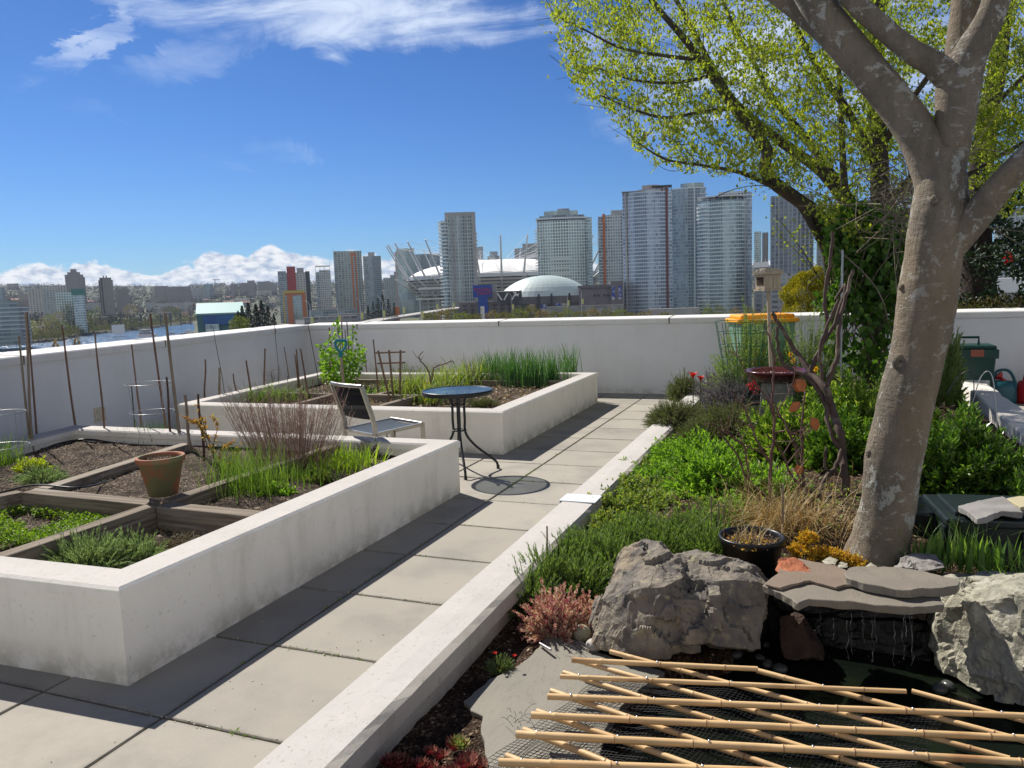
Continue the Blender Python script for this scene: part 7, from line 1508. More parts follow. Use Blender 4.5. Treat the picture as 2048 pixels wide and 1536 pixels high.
V_tan = leafmat('tan_grass', [(.38, .24, .08), (.48, .36, .16), (.52, .42, .24), (.25, .22, .08), (.30, .16, .06)], .3, tcol=(1.1, .9, .6)); V_dkg = leafmat('chive_blades', [(.03, .09, .02), (.05, .13, .03), (.08, .18, .04)], .3); V_gr = leafmat('grass_blades', [(.08, .16, .03), (.13, .22, .04), (.20, .30, .06)], .4)
V_weed = leafmat('weed_leaves', [(.10, .20, .02), (.17, .28, .03), (.24, .34, .05)], .4); V_dry = leafmat('dry_thyme', [(.16, .13, .07), (.24, .20, .11), (.13, .13, .06)], .15, tcol=(1, .9, .6)); V_bronze = leafmat('bronze_leaves', [(.34, .16, .04), (.50, .34, .08), (.42, .38, .10)], .4, tcol=(1.2, 1., .4))

# ---- right bed
for i, (lb, C_) in enumerate((('near part of the lavender along the curb, left of the big boulder', ((1060, 1215, .08), (1092, 1170, .11), (1135, 1140, .10), (1160, 1180, .09))), ('middle part of the lavender along the curb, behind the boulder', ((1180, 1118, .12), (1225, 1140, .11), (1255, 1100, .13), (1300, 1085, .13))), ('far part of the lavender strip, left of the black pot', ((1330, 1110, .13), (1375, 1085, .14), (1420, 1115, .13), (1430, 1065, .14))))):
    t = None
    for px, py, z in C_: t = plant('lavender', lb, px, py, z, .20, .18, .20, 260, 16, .036, .0052, V_lav, .42, .12, cat='lavender', t=t, vol=.5, grp=None)
t = plant('variegated_plant', 'pink and cream variegated plant between the curb and the big boulder', 1112, 1262, .08, .16, .145, .20, 230, 16, .025, .013, V_pink, .9, .15, M_stemr, vol=.45)
plant('variegated_plant', 'lower tuft of pink variegated stems right of the taller one', 1180, 1225, .09, .09, .08, .10, 60, 12, .02, .01, V_pink, .9, .15, M_stemr)
for i, (px, py, rx, h, lb) in enumerate(((1228, 1025, .22, .15, 'light green leafy patch beside the curb crack'), (1290, 1005, .27, .17, 'second light green leafy patch behind the lavender'), (1350, 1030, .26, .17, 'third light green leafy patch, left of the lush green clump'), (1425, 1050, .22, .15, 'low leafy patch just beyond the lavender, near the black pot'), (1275, 950, .24, .13, 'low sprouting weeds by the curb, before the grey bush'))):
    plant('leafy_patch', lb, px, py, .12, rx, rx * .9, h, 230, 8, .036, .021, V_mint, 1.15, .2, cat='plant', vol=.6, droop=.15)
for i, (px, py, rx, h, lb) in enumerate(((1222, 1062, .15, .12, 'leafy sprouts between the lavender and the curb crack'), (1318, 968, .24, .17, 'leafy patch beside the curb, halfway to the grey bush'), (1262, 985, .17, .12, 'thin leafy patch touching the curb beyond the crack'), (1345, 925, .22, .20, 'leafy mound between the grey bush and the curb'), (1390, 985, .22, .2, 'leafy mound left of the lush herb clump'), (1470, 1045, .2, .16, 'leafy tuft behind the black pot'))):
    plant('leafy_patch', lb, px, py, .14, rx, rx * .9, h, 230, 8, .042, .024, (V_mint, V_lush)[i % 2], 1.1, .2, cat='plant', vol=.55, droop=.15)
plant('bushy_herb', 'lush bright green herb clump, tallest in the middle of the bed', 1425, 1000, .15, .34, .30, .36, 330, 12, .055, .024, V_lush, .95, .15, vol=.4); plant('bushy_herb', 'smaller lush green clump right of the tallest one', 1500, 1005, .16, .34, .30, .28, 300, 12, .055, .024, V_lush, .95, .15, vol=.4); plant('bushy_herb', 'bright green herb clump behind the tallest one, near the grey bush', 1400, 935, .16, .42, .36, .26, 340, 11, .052, .023, V_lush, .95, .15, vol=.4)
plant('thyme_bush', 'rounded grey-green bush overhanging the end of the curb', 1352, 855, .18, .30, .32, .28, 1000, 11, .017, .009, V_thy, 1.1, .55, M_stemb, vol=.22); plant('thyme_bush', 'wide grey-green bush in front of the bird bath', 1460, 880, .18, .42, .36, .34, 1300, 11, .017, .009, V_thy, 1.1, .55, M_stemb, vol=.22); plant('thyme_bush', 'low grey-green bush between the curb bush and the bird bath bush', 1405, 890, .18, .26, .28, .24, 800, 11, .017, .009, V_thy, 1.1, .55, M_stemb)
plant('heather_bush', 'silvery purple-grey bush left of the bird bath', 1465, 822, .2, .40, .36, .42, 900, 11, .022, .012, V_heath, 1.1, .5, M_stemb, vol=.5); plant('heather_bush', 'silvery grey bush just behind the red tulips', 1428, 800, .2, .26, .3, .36, 600, 11, .022, .012, V_heath, 1.1, .5, M_stemb, vol=.5)
plant('small_shrub', 'small green shrub beside the red tulips at the far end of the walkway', 1368, 800, .18, .22, .22, .34, 480, 10, .024, .012, V_thy, 1.1, .5, M_stemb)
# tulips
M_tul = mat('red_tulip', (.62, .02, .01), .45, transl=.3, tcol=(1.3, .5, .3))
for i, (px, py, s) in enumerate(((1386, 752, 1.0), (1401, 757, .85))):
    hd_ = D(px, py, 7.9); b_ = Vector((hd_.x, hd_.y, .2)); t = thing('tulip', ('larger red spiky tulip at the far end of the walkway', 'smaller red spiky tulip just right of the larger one')[i], 'tulip', b_); mb = MB(); mb.tube([b_, hd_], .006, 6); mb.build('stem', M_stem, t)
    mb = MB(); n = 11; a = np.arange(n) * 2.4; mb.bleaves(np.array([tuple(hd_)] * n) - UP * .03, np.stack([np.cos(a) * .45, np.sin(a) * .45, np.full(n, 1.)], 1), np.stack([-np.cos(a), -np.sin(a), np.full(n, .2)], 1), .085 * s, .032 * s, 0); mb.build('flower', M_tul, t)
for i, (px, py) in enumerate(((1500, 772), (1512, 780), (1507, 768))):
    c = D(px, py, 7.2); mb = MB(); n = 14; mb.leaves(np.array([tuple(c)] * n) + rng.normal(size=(n, 3)) * .012, rng.normal(size=(n, 3)), rng.normal(size=(n, 3)), .03, .02); t = thing('flower', 'small crimson blossom left of the bird bath pillar', 'flower', c, 'crimson blossoms by the bird bath'); mb.build('petals', bpy.data.materials['red_petal'], t)
# willow-leaved shrub, daffodils
t = plant('tall_shrub', 'tall light green shrub with narrow leaves before the orange-lidded bin', 1520, 790, .2, .46, .36, 1.02, 420, 34, .045, .0105, V_will, .75, .12, c=Vector((*D(1500, 760, 8.6)[:2], .2)), vol=.3, cat='shrub'); plant('tall_shrub', '', 0, 0, 0, .42, .38, 1.0, 320, 34, .045, .0105, V_will, .75, .12, c=Vector((*D(1610, 760, 8.8)[:2], .2)), vol=.3, t=t)
plant('tall_shrub', 'light green shrub showing just right of the large trunk', 0, 0, 0, .22, .25, 1.02, 320, 30, .060, .017, V_will, .7, .1, c=Vector((*D(1882, 760, 8.8)[:2], .2)), vol=.3, cat='shrub')
M_daf = mat('daffodil_yellow', (.75, .50, .01), .5, transl=.3, tcol=(1.2, 1., .3))
for i, (px, py) in enumerate(((1581, 709), (1586, 721), (1627, 744), (1632, 738))):
    hd_ = D(px, py, 7.9 - .4 * (i > 1)); t = thing('daffodil', 'yellow daffodil blooming above the bird bath', 'daffodil', (hd_.x, hd_.y, .2), 'daffodils near the bird bath'); mb = MB(); mb.tube([(hd_.x, hd_.y, .2), hd_], .004, 5); mb.build('stem', M_stem, t); mb = MB(); a = np.arange(6) * 1.047; n = 6
    mb.leaves(np.array([tuple(hd_)] * n), np.stack([np.cos(a) * BAS[0][0], np.cos(a) * BAS[1][0], np.sin(a)], 1), np.tile([.3, -1, .3], (6, 1)), .03, .022); mb.lathe([(.008, 0), (.011, .012), (.013, .016)], tuple(hd_), 8); mb.build('flower', M_daf, t)
c = Vector((*D(1622, 850, 6.9)[:2], .2)); t = thing('strap_leaf_clump', 'clump of dark green strap leaves right of the bird bath', 'plant', c); mb = MB(); n = 150; P = np.array([tuple(c)] * n) + rng.normal(size=(n, 3)) * [.09, .08, 0]; mb.blades(P, rng.uniform(0, 6.28, n), rng.uniform(.25, .48, n), .014, .05, rng.uniform(.1, .9, n), 5); mb.build('foliage', V_blue, t)
# glossy bushes
plant('glossy_bush', 'glossy bright green bush between the bird bath and the large trunk, upper one', 0, 0, 0, .42, .36, .60, 480, 7, .078, .028, V_shiny, 1.05, .6, M_stemb, c=Vector((*D(1690, 900, 6.6)[:2], .18)), vol=.45, cat='bush', whorl=3)
plant('glossy_bush', 'glossy bright green bush lower left of the large trunk, behind the bare shrub', 0, 0, 0, .50, .42, .44, 560, 7, .076, .027, V_shiny, 1.05, .6, M_stemb, c=Vector((*D(1600, 960, 6.0)[:2], .18)), vol=.45, cat='bush', whorl=3)
plant('glossy_bush', 'glossy green bush filling the gap left of the trunk foot', 0, 0, 0, .30, .34, .42, 400, 7, .072, .026, V_dshiny, 1.05, .55, M_stemb, c=Vector((*D(1680, 1010, 5.7)[:2], .2)), vol=.45, cat='bush', whorl=3)
plant('glossy_bush', 'dark glossy rounded bush right of the large trunk', 0, 0, 0, .38, .36, .52, 720, 7, .072, .026, V_dshiny, 1.05, .55, M_stemb, c=Vector((*D(1905, 1010, 5.1)[:2], .18)), vol=.45, cat='bush', whorl=3); plant('glossy_bush', 'dark glossy bush at the far right, behind the storage box', 0, 0, 0, .28, .30, .36, 420, 7, .070, .025, V_dshiny, 1.05, .55, M_stemb, c=Vector((*D(1995, 1005, 5.2)[:2], .18)), vol=.45, cat='bush', whorl=3); plant('glossy_bush', 'small bright-tipped bush close behind the right edge of the trunk', 0, 0, 0, .25, .3, .45, 320, 7, .074, .027, V_shiny, 1.05, .55, M_stemb, c=Vector((*D(1845, 960, 5.7)[:2], .18)), vol=.45, cat='bush', whorl=3)
plant('corner_shrub', 'leafy shrub poking in from the right edge above the storage box', 0, 0, 0, .14, .2, .34, 60, 9, .06, .02, V_dshiny, .9, .3, M_stemb, c=Vector((*D(2062, 1000, 4.8)[:2], .2)), cat='shrub')
mb = MB(); P = []
for k in range(1600):
    x, y = rnd.uniform(.2, 1.2), rnd.uniform(5.6, 10); P.append((x, y, bed_z(x, y) + rnd.uniform(0, .03)))
P = np.array(P); n = len(P); mb.leaves(P, rng.normal(size=(n, 3)) * [1, 1, .3], rng.normal(size=(n, 3)) * .4 + UP, rng.uniform(.03, .07, n), rng.uniform(.015, .035, n)); tag(mb.build('leaf_litter', leafmat('fallen_leaves', [(.10, .15, .04), (.20, .17, .08), (.28, .20, .13), (.08, .06, .04)], .2)), kind='stuff')
mb = MB(); P = []
while len(P) < 6500:
    x, y = rnd.uniform(-1.15, .9), rnd.uniform(3.5, 10.5)
    if mnoise.noise(Vector((x * 2.2, y * 1.6, 0))) > -.18: P.append((x, y, bed_z(x, y) + rnd.uniform(0, .05)))
P = np.array(P); n = len(P); mb.leaves(P, rng.normal(size=(n, 3)) * [1, 1, .4] + UP * .5, rng.normal(size=(n, 3)) * .5 + UP, rng.uniform(.02, .045, n), rng.uniform(.01, .022, n)); tag(mb.build('ground_cover', V_mint), kind='stuff')
# pruned shrub with thick bare stems
def branchy(name, label, base, paths, mtl, seg=8, cat='shrub', rscale=1.0, side=0, smat=None, noise_=.006, tips=None):
    t = thing(name, label, cat, base)
    for i, P in enumerate(paths):
        mb = MB(); Q = bez([D(p[0], p[1], p[3]) for p in P], 5 * len(P)); w = interp([WPX(p[0], p[2], p[3]) / 2 * .78 * rscale for p in P], len(Q)); Q = [Vector(q_) + Vector(rng.normal(size=3) * noise_ * .5) for q_ in Q]; mb.tube(Q, w, seg)
        for k in range(side):
            j = rnd.randint(len(Q) // 3, len(Q) - 1); e = Q[j] + Vector(rng.normal(size=3) * .06) + Vector((0, 0, rnd.uniform(.02, .08))); mb.tube([Q[j], Q[j].lerp(e, .5) + Vector(rng.normal(size=3) * .008), e], [w[j] * .6, w[j] * .5, w[j] * .3], 5)
        mb.build('branch', mtl, t)
    return t
M_pr = mat('pruned_bark', (.10, .065, .05), .8, (.065, .043, .036), 12, (.35, .65), 5, (.20, .16, .12), 8, (.55, .7), bump=.5, bsc=60, bdist=.004, world=True)
dp = 5.2; branchy('pruned_shrub', 'bare hard-pruned shrub with thick purple-brown stems left of the large trunk', W(1700, 1090, .2), [
    [(1704, 1110, 26, 4.7), (1694, 1040, 24, 4.8), (1690, 960, 22, 4.9), (1686, 905, 22, 5.0), (1678, 860, 22, 5.0), (1664, 822, 24, 5.1), (1652, 782, 22, 5.1), (1622, 744, 16, 5.2), (1590, 700, 12, 5.3), (1565, 660, 10, 5.3), (1546, 626, 10, 5.3)],
    [(1686, 905, 18, 5.0), (1668, 878, 14, 5.0), (1654, 840, 13, 5.05), (1648, 800, 12, 5.1), (1610, 752, 12, 5.15), (1568, 730, 11, 5.2), (1556, 690, 9, 5.2), (1553, 655, 8, 5.2)],
    [(1652, 782, 16, 5.1), (1655, 765, 15, 5.1), (1674, 720, 13, 5.1), (1678, 655, 11, 5.15), (1692, 590, 10, 5.2), (1706, 540, 9, 5.2)],
    [(1640, 775, 13, 5.2), (1622, 740, 12, 5.2), (1645, 690, 11, 5.2), (1672, 640, 11, 5.25), (1692, 570, 9, 5.3), (1672, 596, 9, 5.3)],
    [(1622, 742, 10, 5.2), (1652, 670, 10, 5.2), (1650, 600, 10, 5.2), (1660, 520, 9, 5.2), (1666, 462, 9, 5.2)],
    [(1645, 760, 11, 5.1), (1640, 700, 9, 5.1), (1660, 640, 9, 5.1), (1676, 600, 9, 5.1)],
    [(1690, 960, 13, 4.9), (1665, 940, 12, 4.9), (1640, 985, 11, 4.8), (1652, 1010, 11, 4.8), (1664, 1050, 12, 4.75), (1690, 1100, 14, 4.7)],
    [(1686, 900, 14, 4.95), (1660, 950, 10, 4.9), (1650, 920, 8, 4.9), (1652, 895, 7, 4.9)]], M_pr, 10)
# red-stemmed bare shrub with tags
ds_ = 4.6; branchy('bare_shrub', 'thin red-brown bare shrub with rusty tags in the middle of the bed', W(1540, 1060, .16), [
    [(1542, 1070, 10, ds_), (1540, 1000, 10, ds_), (1543, 920, 9, ds_), (1549, 850, 7, ds_), (1545, 800, 6, ds_), (1548, 735, 5, ds_), (1540, 680, 4, ds_), (1528, 650, 3, ds_)],
    [(1542, 930, 7, ds_), (1515, 880, 6, ds_), (1490, 820, 5, ds_), (1470, 800, 3, ds_)], [(1540, 1000, 7, ds_), (1500, 960, 6, ds_), (1486, 890, 5, ds_), (1440, 860, 3, ds_)], [(1520, 1040, 8, ds_), (1496, 980, 7, ds_), (1480, 920, 6, ds_), (1445, 870, 4, ds_), (1425, 845, 3, ds_)],
    [(1548, 840, 5, ds_), (1530, 790, 4, ds_), (1500, 760, 4, ds_), (1480, 720, 3, ds_), (1465, 705, 2, ds_)], [(1550, 830, 4, ds_), (1575, 790, 3, ds_), (1592, 740, 3, ds_), (1580, 700, 2, ds_)],
    [(1600, 1010, 10, ds_ + .1), (1598, 950, 8, ds_ + .1), (1590, 890, 7, ds_ + .1), (1560, 830, 5, ds_ + .1), (1540, 790, 4, ds_ + .1)], [(1640, 1060, 14, ds_ + .2), (1622, 1000, 12, ds_ + .2), (1606, 945, 9, ds_ + .2), (1605, 850, 6, ds_ + .2), (1610, 780, 4, ds_ + .2)],
    [(1545, 870, 5, ds_), (1570, 860, 4, ds_), (1600, 870, 3, ds_), (1630, 850, 2, ds_)], [(1540, 925, 5, ds_), (1520, 905, 4, ds_), (1470, 880, 3, ds_), (1440, 840, 2, ds_)], [(1625, 1005, 8, ds_), (1590, 960, 7, ds_), (1560, 900, 5, ds_), (1535, 870, 4, ds_)]], mat('red_brown_bark', (.10, .045, .04), .75, (.16, .09, .075), 20), 7, side=8)
M_tag = mat('rusty_tag', (.50, .16, .05), .8, (.36, .14, .07), 30)
for i, (px, py, w_, h_, rz) in enumerate(((1592, 776, 26, 36, .5), (1598, 812, 30, 18, -.4), (1622, 852, 20, 36, .5), (1592, 940, 26, 20, .3))):
    c = D(px, py - h_ / 2, ds_ - .1); k = ds_ / FPX; mb = MB(); u = np.array([BAS[0][0], BAS[1][0], 0]); dr = u * math.sin(rz) * (1 if h_ > w_ else 2.2) - UP
    for q9 in (0, 1): mb.bleaves([np.array(tuple(c)) + u * .004 * q9], dr[None, :] + rng.normal(size=(1, 3)) * .1, np.array([[.2, -1., .3]]), max(w_, h_) * k * .85, min(w_, h_) * k * .9, 0, .18, .3)
    tag(mb.build('plant_tag', M_tag), ('rusty tag hanging before the bird bath pillar', 'rusty wide tag just below the bird bath', 'rusty leaf-shaped tag above the lush herbs', 'rusty curled tag low in the bare shrub')[i], 'tag')
# tan grass
c = Vector((*D(1580, 1085, 4.25)[:2], .16)); t = thing('ornamental_grass', 'dry tan ornamental grass spilling behind the black pot', 'grass', c); mb = MB(); n = 620; P = np.array([tuple(c)] * n) + rng.normal(size=(n, 3)) * [.13, .08, 0]; mb.blades(P, rng.uniform(0, 6.28, n), rng.uniform(.18, .50, n), .0045, rng.uniform(0, .5, n), rng.uniform(.4, 2.6, n), 6); mb.build('foliage', V_tan, t)
c2_ = Vector((*D(1500, 1060, 4.4)[:2], .16)); mb = MB(); n = 200; P = np.array([tuple(c2_)] * n) + rng.normal(size=(n, 3)) * [.08, .06, 0]; mb.blades(P, rng.uniform(0, 6.28, n), rng.uniform(.12, .25, n), .004, rng.uniform(0, .4, n), rng.uniform(.2, 1.2, n), 5); mb.build('foliage', V_tan, t)
for i, (px, yt, yb) in enumerate(((1565, 968, 1058), (1422, 992, 1030), (1436, 1002, 1040), (1446, 1010, 1044), (1093, 1052, 1080))):
    b_ = D(px, yb, 4.1 - (.5 if i == 4 else 0)); mb = MB(); mb.tube([(b_.x, b_.y, .1), D(px + 1, yt, 4.1 - (.5 if i == 4 else 0))], .006 if i == 0 else .004, 6); tag(mb.build('wooden_stick', M_cane[0]), ('pale wooden stick standing in the tan grass', 'thin short stick at the right end of the lavender, left one', 'thin short stick at the right end of the lavender, middle one', 'thin short stick at the right end of the lavender, right one', 'small brown stick poking from the lavender beside the curb')[i], 'stick')
# stonecrop
for i, (px, py, r_) in enumerate(((1600, 1100, .07), (1632, 1110, .07), (1662, 1108, .06), (1690, 1120, .06), (1615, 1075, .05), (1712, 1128, .06))):
    c = D(px, py + 6, 3.72); plant('stonecrop', ('yellow stonecrop patch at the right rim of the black pot', 'yellow stonecrop patch behind the orange stone', 'orange-yellow stonecrop patch left of the pale wedge stones', 'orange-yellow stonecrop patch against the foot of the trunk', 'stonecrop patch highest up in the tan grass', 'small stonecrop patch below the trunk, at the slab edge')[i], 0, 0, 0, r_, r_, .055, 60, 8, .016, .010, V_yel, 1.1, .3, c=c, cat='stonecrop', grp='yellow stonecrop patches')
c = bp_ + Vector((0, -.02, .19)); mb = MB(); n = 70; P = np.array([tuple(c)] * n) + rng.normal(size=(n, 3)) * [.05, .05, 0]; mb.blades(P, rng.uniform(0, 6.28, n), rng.uniform(.05, .15, n), .003, rng.uniform(0, .6, n), rng.uniform(.3, 1.8, n), 4); tag(mb.build('dry_grass', V_tan), 'thin dry grass growing out of the black pot', 'grass')
mb = MB(); n = 50; a = rng.uniform(0, 6.28, n); rr_ = np.sqrt(rng.uniform(0, 1, n)) * .11; P = np.stack([c.x + rr_ * np.cos(a), c.y + rr_ * np.sin(a) - .03, c.z + rng.uniform(0, .02, n)], 1); mb.leaves(P, rng.normal(size=(n, 3)) * [1, 1, .5] + UP * .3, rng.normal(size=(n, 3)), .018, .010); tag(mb.build('seedlings', V_yel), 'orange seedlings and scraps on the soil of the black pot', 'seedlings')
# leafy plant before the storage box, right edge blades
c = Vector((*D(1905, 1135, 3.85)[:2], .22)); t = thing('broad_leaf_clump', 'clump of upright broad leaves in front of the black storage box', 'plant', c); mb = MB(); n = 70; P = np.array([tuple(c)] * n) + rng.normal(size=(n, 3)) * [.12, .06, 0]; az_ = rng.uniform(0, 6.28, n); th = rng.uniform(0, .5, n); mb.bleaves(P, np.stack([np.cos(az_) * np.sin(th), np.sin(az_) * np.sin(th), np.cos(th)], 1), np.stack([np.cos(az_), np.sin(az_), 0 * az_ + .2], 1), rng.uniform(.08, .17, n), rng.uniform(.02, .032, n)); n = 120; P = np.array([tuple(c)] * n) + rng.normal(size=(n, 3)) * [.13, .06, 0]; mb.blades(P, rng.uniform(0, 6.28, n), rng.uniform(.1, .26, n), .005, .1, rng.uniform(.1, 1.3, n), 5); mb.build('foliage', leafmat('broad_leaves', [(.07, .16, .03), (.14, .26, .06), (.22, .33, .09)], .4), t)
c = Vector((*D(2050, 1150, 3.6)[:2], .22)); t = thing('strap_leaf_clump', 'narrow leaves reaching in at the right edge, before the storage box', 'plant', c); mb = MB(); n = 60; P = np.array([tuple(c)] * n) + rng.normal(size=(n, 3)) * [.05, .05, 0]; mb.blades(P, rng.uniform(2, 4.5, n), rng.uniform(.12, .26, n), .008, .2, rng.uniform(.3, 1.2, n), 5); mb.build('foliage', V_gr, t)
# houseleeks and ice plant
V_semp = leafmat('houseleek_leaves', [(.16, .02, .035), (.26, .05, .06), (.12, .06, .035), (.34, .14, .10)], .15, r=.4, tcol=(1.1, .7, .5)); V_sempg = leafmat('green_houseleek', [(.18, .26, .08), (.30, .36, .14), (.34, .2, .12)], .2)
for i in range(34):
    px, py = rnd.uniform(775, 975), rnd.uniform(1490, 1600)
    if px < 860 and py < 1500 + (860 - px) * .3: continue
    r_ = rnd.uniform(.028, .045); c = W(px, py, .075 + rnd.uniform(0, .02)); t = thing('houseleek', 'dark red houseleek rosette in the cluster at the bottom of the bed', 'succulent', c, 'houseleek rosettes'); mb = MB()
    for ring_, (k, th, L) in enumerate(((13, 1.15, 1.0), (11, .8, .85), (8, .45, .65), (5, .2, .45))):
        a = np.arange(k) * 6.283 / k + ring_; n = k; mb.bleaves(np.array([tuple(c)] * n) + np.stack([np.cos(a), np.sin(a), 0 * a], 1) * r_ * .12, np.stack([np.cos(a) * math.sin(th), np.sin(a) * math.sin(th), np.full(n, math.cos(th))], 1), np.stack([-np.cos(a) * math.cos(th), -np.sin(a) * math.cos(th), np.full(n, math.sin(th))], 1), r_ * L, r_ * .42, 0, .12, -.35)
    mb.build('rosette', V_sempg if (px > 915 and py < 1520) else V_semp, t)
c = W(1000, 1340, .075); t = plant('ice_plant', 'small grey-green succulent with three red flowers beside the slate', 0, 0, 0, .062, .055, .055, 110, 7, .018, .0045, leafmat('succulent_green', [(.14, .20, .08), (.22, .28, .13), (.10, .16, .06)], .25), .6, .2, c=c, cat='succulent')
for px, py in ((990, 1308), (1029, 1313), (1005, 1337)):
    f = D(px, py, math.hypot(c.x, c.y) - .02); mb = MB(); n = 12; a = np.arange(n) * .5236; mb.leaves(np.array([tuple(f)] * n), np.stack([np.cos(a), np.sin(a), np.full(n, .7)], 1), np.stack([-np.cos(a), -np.sin(a), np.full(n, 1)], 1), .012, .006); mb.build('flower', M_tul, t)

# ---- nearer planter
sz = .235; SB = .295
plant('lavender', 'green lavender bush in the front corner of the nearer planter', 0, 0, 0, .34, .19, .19, 420, 15, .040, .0052, V_lavg, .42, .15, c=W(175, 1135, sz), cat='lavender', vol=.5); plant('lavender', 'lavender tuft at the right end of the front bush', 0, 0, 0, .17, .14, .17, 190, 15, .040, .0052, V_lavg, .42, .15, c=W(268, 1125, sz), cat='lavender', vol=.5)
plant('dry_thyme', 'low brown-green thyme in the front corner of the nearer planter, by the wall', 0, 0, 0, .22, .24, .07, 260, 9, .012, .006, V_dry, .9, .3, M_stemb, c=W(345, 1100, sz), vol=.6); plant('lavender', 'grey lavender mound behind the timber at the left, under the cane trio', 0, 0, 0, .24, .17, .11, 260, 13, .034, .0045, V_lavg, .45, .2, c=W(85, 962, SB), cat='lavender', vol=.5)
plant('lime_plant', 'lime-green leaf tuft behind the grey lavender mound', 0, 0, 0, .14, .12, .10, 70, 7, .03, .02, leafmat('lime_leaves', [(.35, .42, .03), (.45, .50, .06)], .4), 1.1, .3, c=W(62, 940, SB + .02))
P = []
while len(P) < 5200:
    px, py = rnd.uniform(-40, 255), rnd.uniform(975, 1100); p = W(px, py, sz)
    if in_poly(p.x, p.y, in1) and p.x < xl - .06 and p.y < pI.y - .05 and mnoise.noise(p * 5) > -.25: P.append((p.x, p.y, sz + .01 + rnd.uniform(0, .05)))
P = np.array(P); n = len(P); mb = MB(); mb.leaves(P, rng.normal(size=(n, 3)) * [1, 1, .5] + UP * .4, rng.normal(size=(n, 3)) * .5 + UP, rng.uniform(.012, .03, n), rng.uniform(.008, .016, n)); tag(mb.build('weeds', V_weed), kind='stuff')
mb = MB(); P = []
while len(P) < 4200:
    px, py = rnd.uniform(0, 480), rnd.uniform(880, 1100); p = W(px, py, sz)
    if in_poly(p.x, p.y, in1): P.append((p.x, p.y, (sz if p.y < 3.52 else SB) + .01))
P = np.array(P); n = len(P); mb.blades(P, rng.uniform(0, 6.28, n), rng.uniform(.02, .07, n), .002, rng.uniform(.2, 1.2, n), rng.uniform(0, 1.5, n), 3); tag(mb.build('dry_grass', V_dry), kind='stuff')
def blade_clump(name, label, c, n, L0, L1, wd, mtl, sx=.05, sy=.05, th=(0, .3), bend=(.1, .8), cat='plant', k=5):
    t = thing(name, label, cat, c); mb = MB(); P = np.array([tuple(c)] * n) + rng.normal(size=(n, 3)) * [sx, sy, 0]; mb.blades(P, rng.uniform(0, 6.28, n), rng.uniform(L0, L1, n), wd, rng.uniform(*th, n), rng.uniform(*bend, n), k, twist=rng.uniform(-.5, .5, n)); mb.build('foliage', mtl, t); return t
blade_clump('grass_clump', 'tall green grassy clump at the front of the bare twiggy bush', W(500, 985, SB), 380, .18, .40, .0042, V_gr, .13, .09, bend=(.1, 1.0)); blade_clump('grass_clump', 'smaller green grassy clump left of the bare twiggy bush', W(462, 950, SB), 150, .12, .28, .004, V_gr, .08, .07, bend=(.2, 1.2))
blade_clump('chive_clump', 'dark green chives beside the tall wire cage', W(308, 882, SB), 170, .12, .24, .004, V_dkg, .10, .08, bend=(.1, .8)); blade_clump('chive_clump', 'green chives at the left edge by the short wire cage', W(8, 930, SB), 130, .14, .32, .005, V_gr, .07, .07)
blade_clump('leafy_clump', 'bright yellow-green spiky plant in the far right corner of the nearer planter', W(690, 935, SB), 260, .10, .20, .011, leafmat('spiky_leaves', [(.18, .30, .03), (.26, .38, .04), (.32, .42, .07)], .45), .14, .12, th=(0, .6), bend=(.1, .9)); blade_clump('leafy_clump', 'green blades between the twiggy bush and the spiky plant', W(610, 960, SB), 180, .08, .16, .006, V_gr, .14, .08, th=(0, .5))
plant('leafy_patch', 'dark green round-leaved herb in front of the twiggy bush', 0, 0, 0, .16, .09, .09, 80, 7, .026, .018, V_lush, 1.1, .3, c=W(555, 990, SB)); plant('leafy_patch', 'second green herb patch near the cap of the nearer planter', 0, 0, 0, .13, .09, .08, 60, 7, .026, .016, V_mint, 1.1, .3, c=W(640, 962, SB)); plant('heather_bush', 'small dark purple-grey tuft near the far right corner of the nearer planter', 0, 0, 0, .14, .13, .15, 90, 12, .02, .007, V_heath, .7, .2, M_stemb, c=W(738, 912, SB))
def twig_bush(name, label, c, rx, ry, h, n, mtl, r=.0022, sub=5):
    t = thing(name, label, 'shrub', c); mb = MB()
    for i in range(n):
        a, q_ = rnd.uniform(0, 6.28), math.sqrt(rnd.random()); b_ = Vector((c[0] + math.cos(a) * q_ * rx * .55, c[1] + math.sin(a) * q_ * ry * .55, c[2] - .01)); L = h * rnd.uniform(.6, 1.05); tp = b_ + Vector((math.cos(a) * q_ * rx * .6 + rnd.gauss(0, .03), math.sin(a) * q_ * ry * .6 + rnd.gauss(0, .03), L))
        P = [b_, b_.lerp(tp, .35) + Vector(rng.normal(size=3) * .010), b_.lerp(tp, .7) + Vector(rng.normal(size=3) * .012), tp]; mb.tube(P, [r, r * .8, r * .6, r * .3], 3, cap=False)
        for k in range(sub):
            s_ = rnd.uniform(.3, .95); p = b_.lerp(tp, s_); e = p + Vector((rnd.gauss(0, .035), rnd.gauss(0, .035), rnd.uniform(.02, .08))); mb.tube([p, p.lerp(e, .5) + Vector(rng.normal(size=3) * .004), e], [r * .5, r * .4, r * .25], 3, cap=False)
    mb.build('twigs', mtl, t); return t
twig_bush('twig_bush', 'large bush of fine bare reddish-brown twigs in the nearer planter', W(580, 935, SB), .50, .26, .62, 270, mat('fine_red_twigs', (.25, .15, .12), .85, island=[(.17, .09, .075), (.28, .18, .14), (.38, .28, .22)]), sub=6)
t = thing('bronze_shrub', 'spindly shrub with yellow-orange young leaves behind the terracotta pot', 'shrub', W(425, 940, SB)); mb = MB(); ml = MB(); dB = math.hypot(*W(425, 940, SB)[:2])
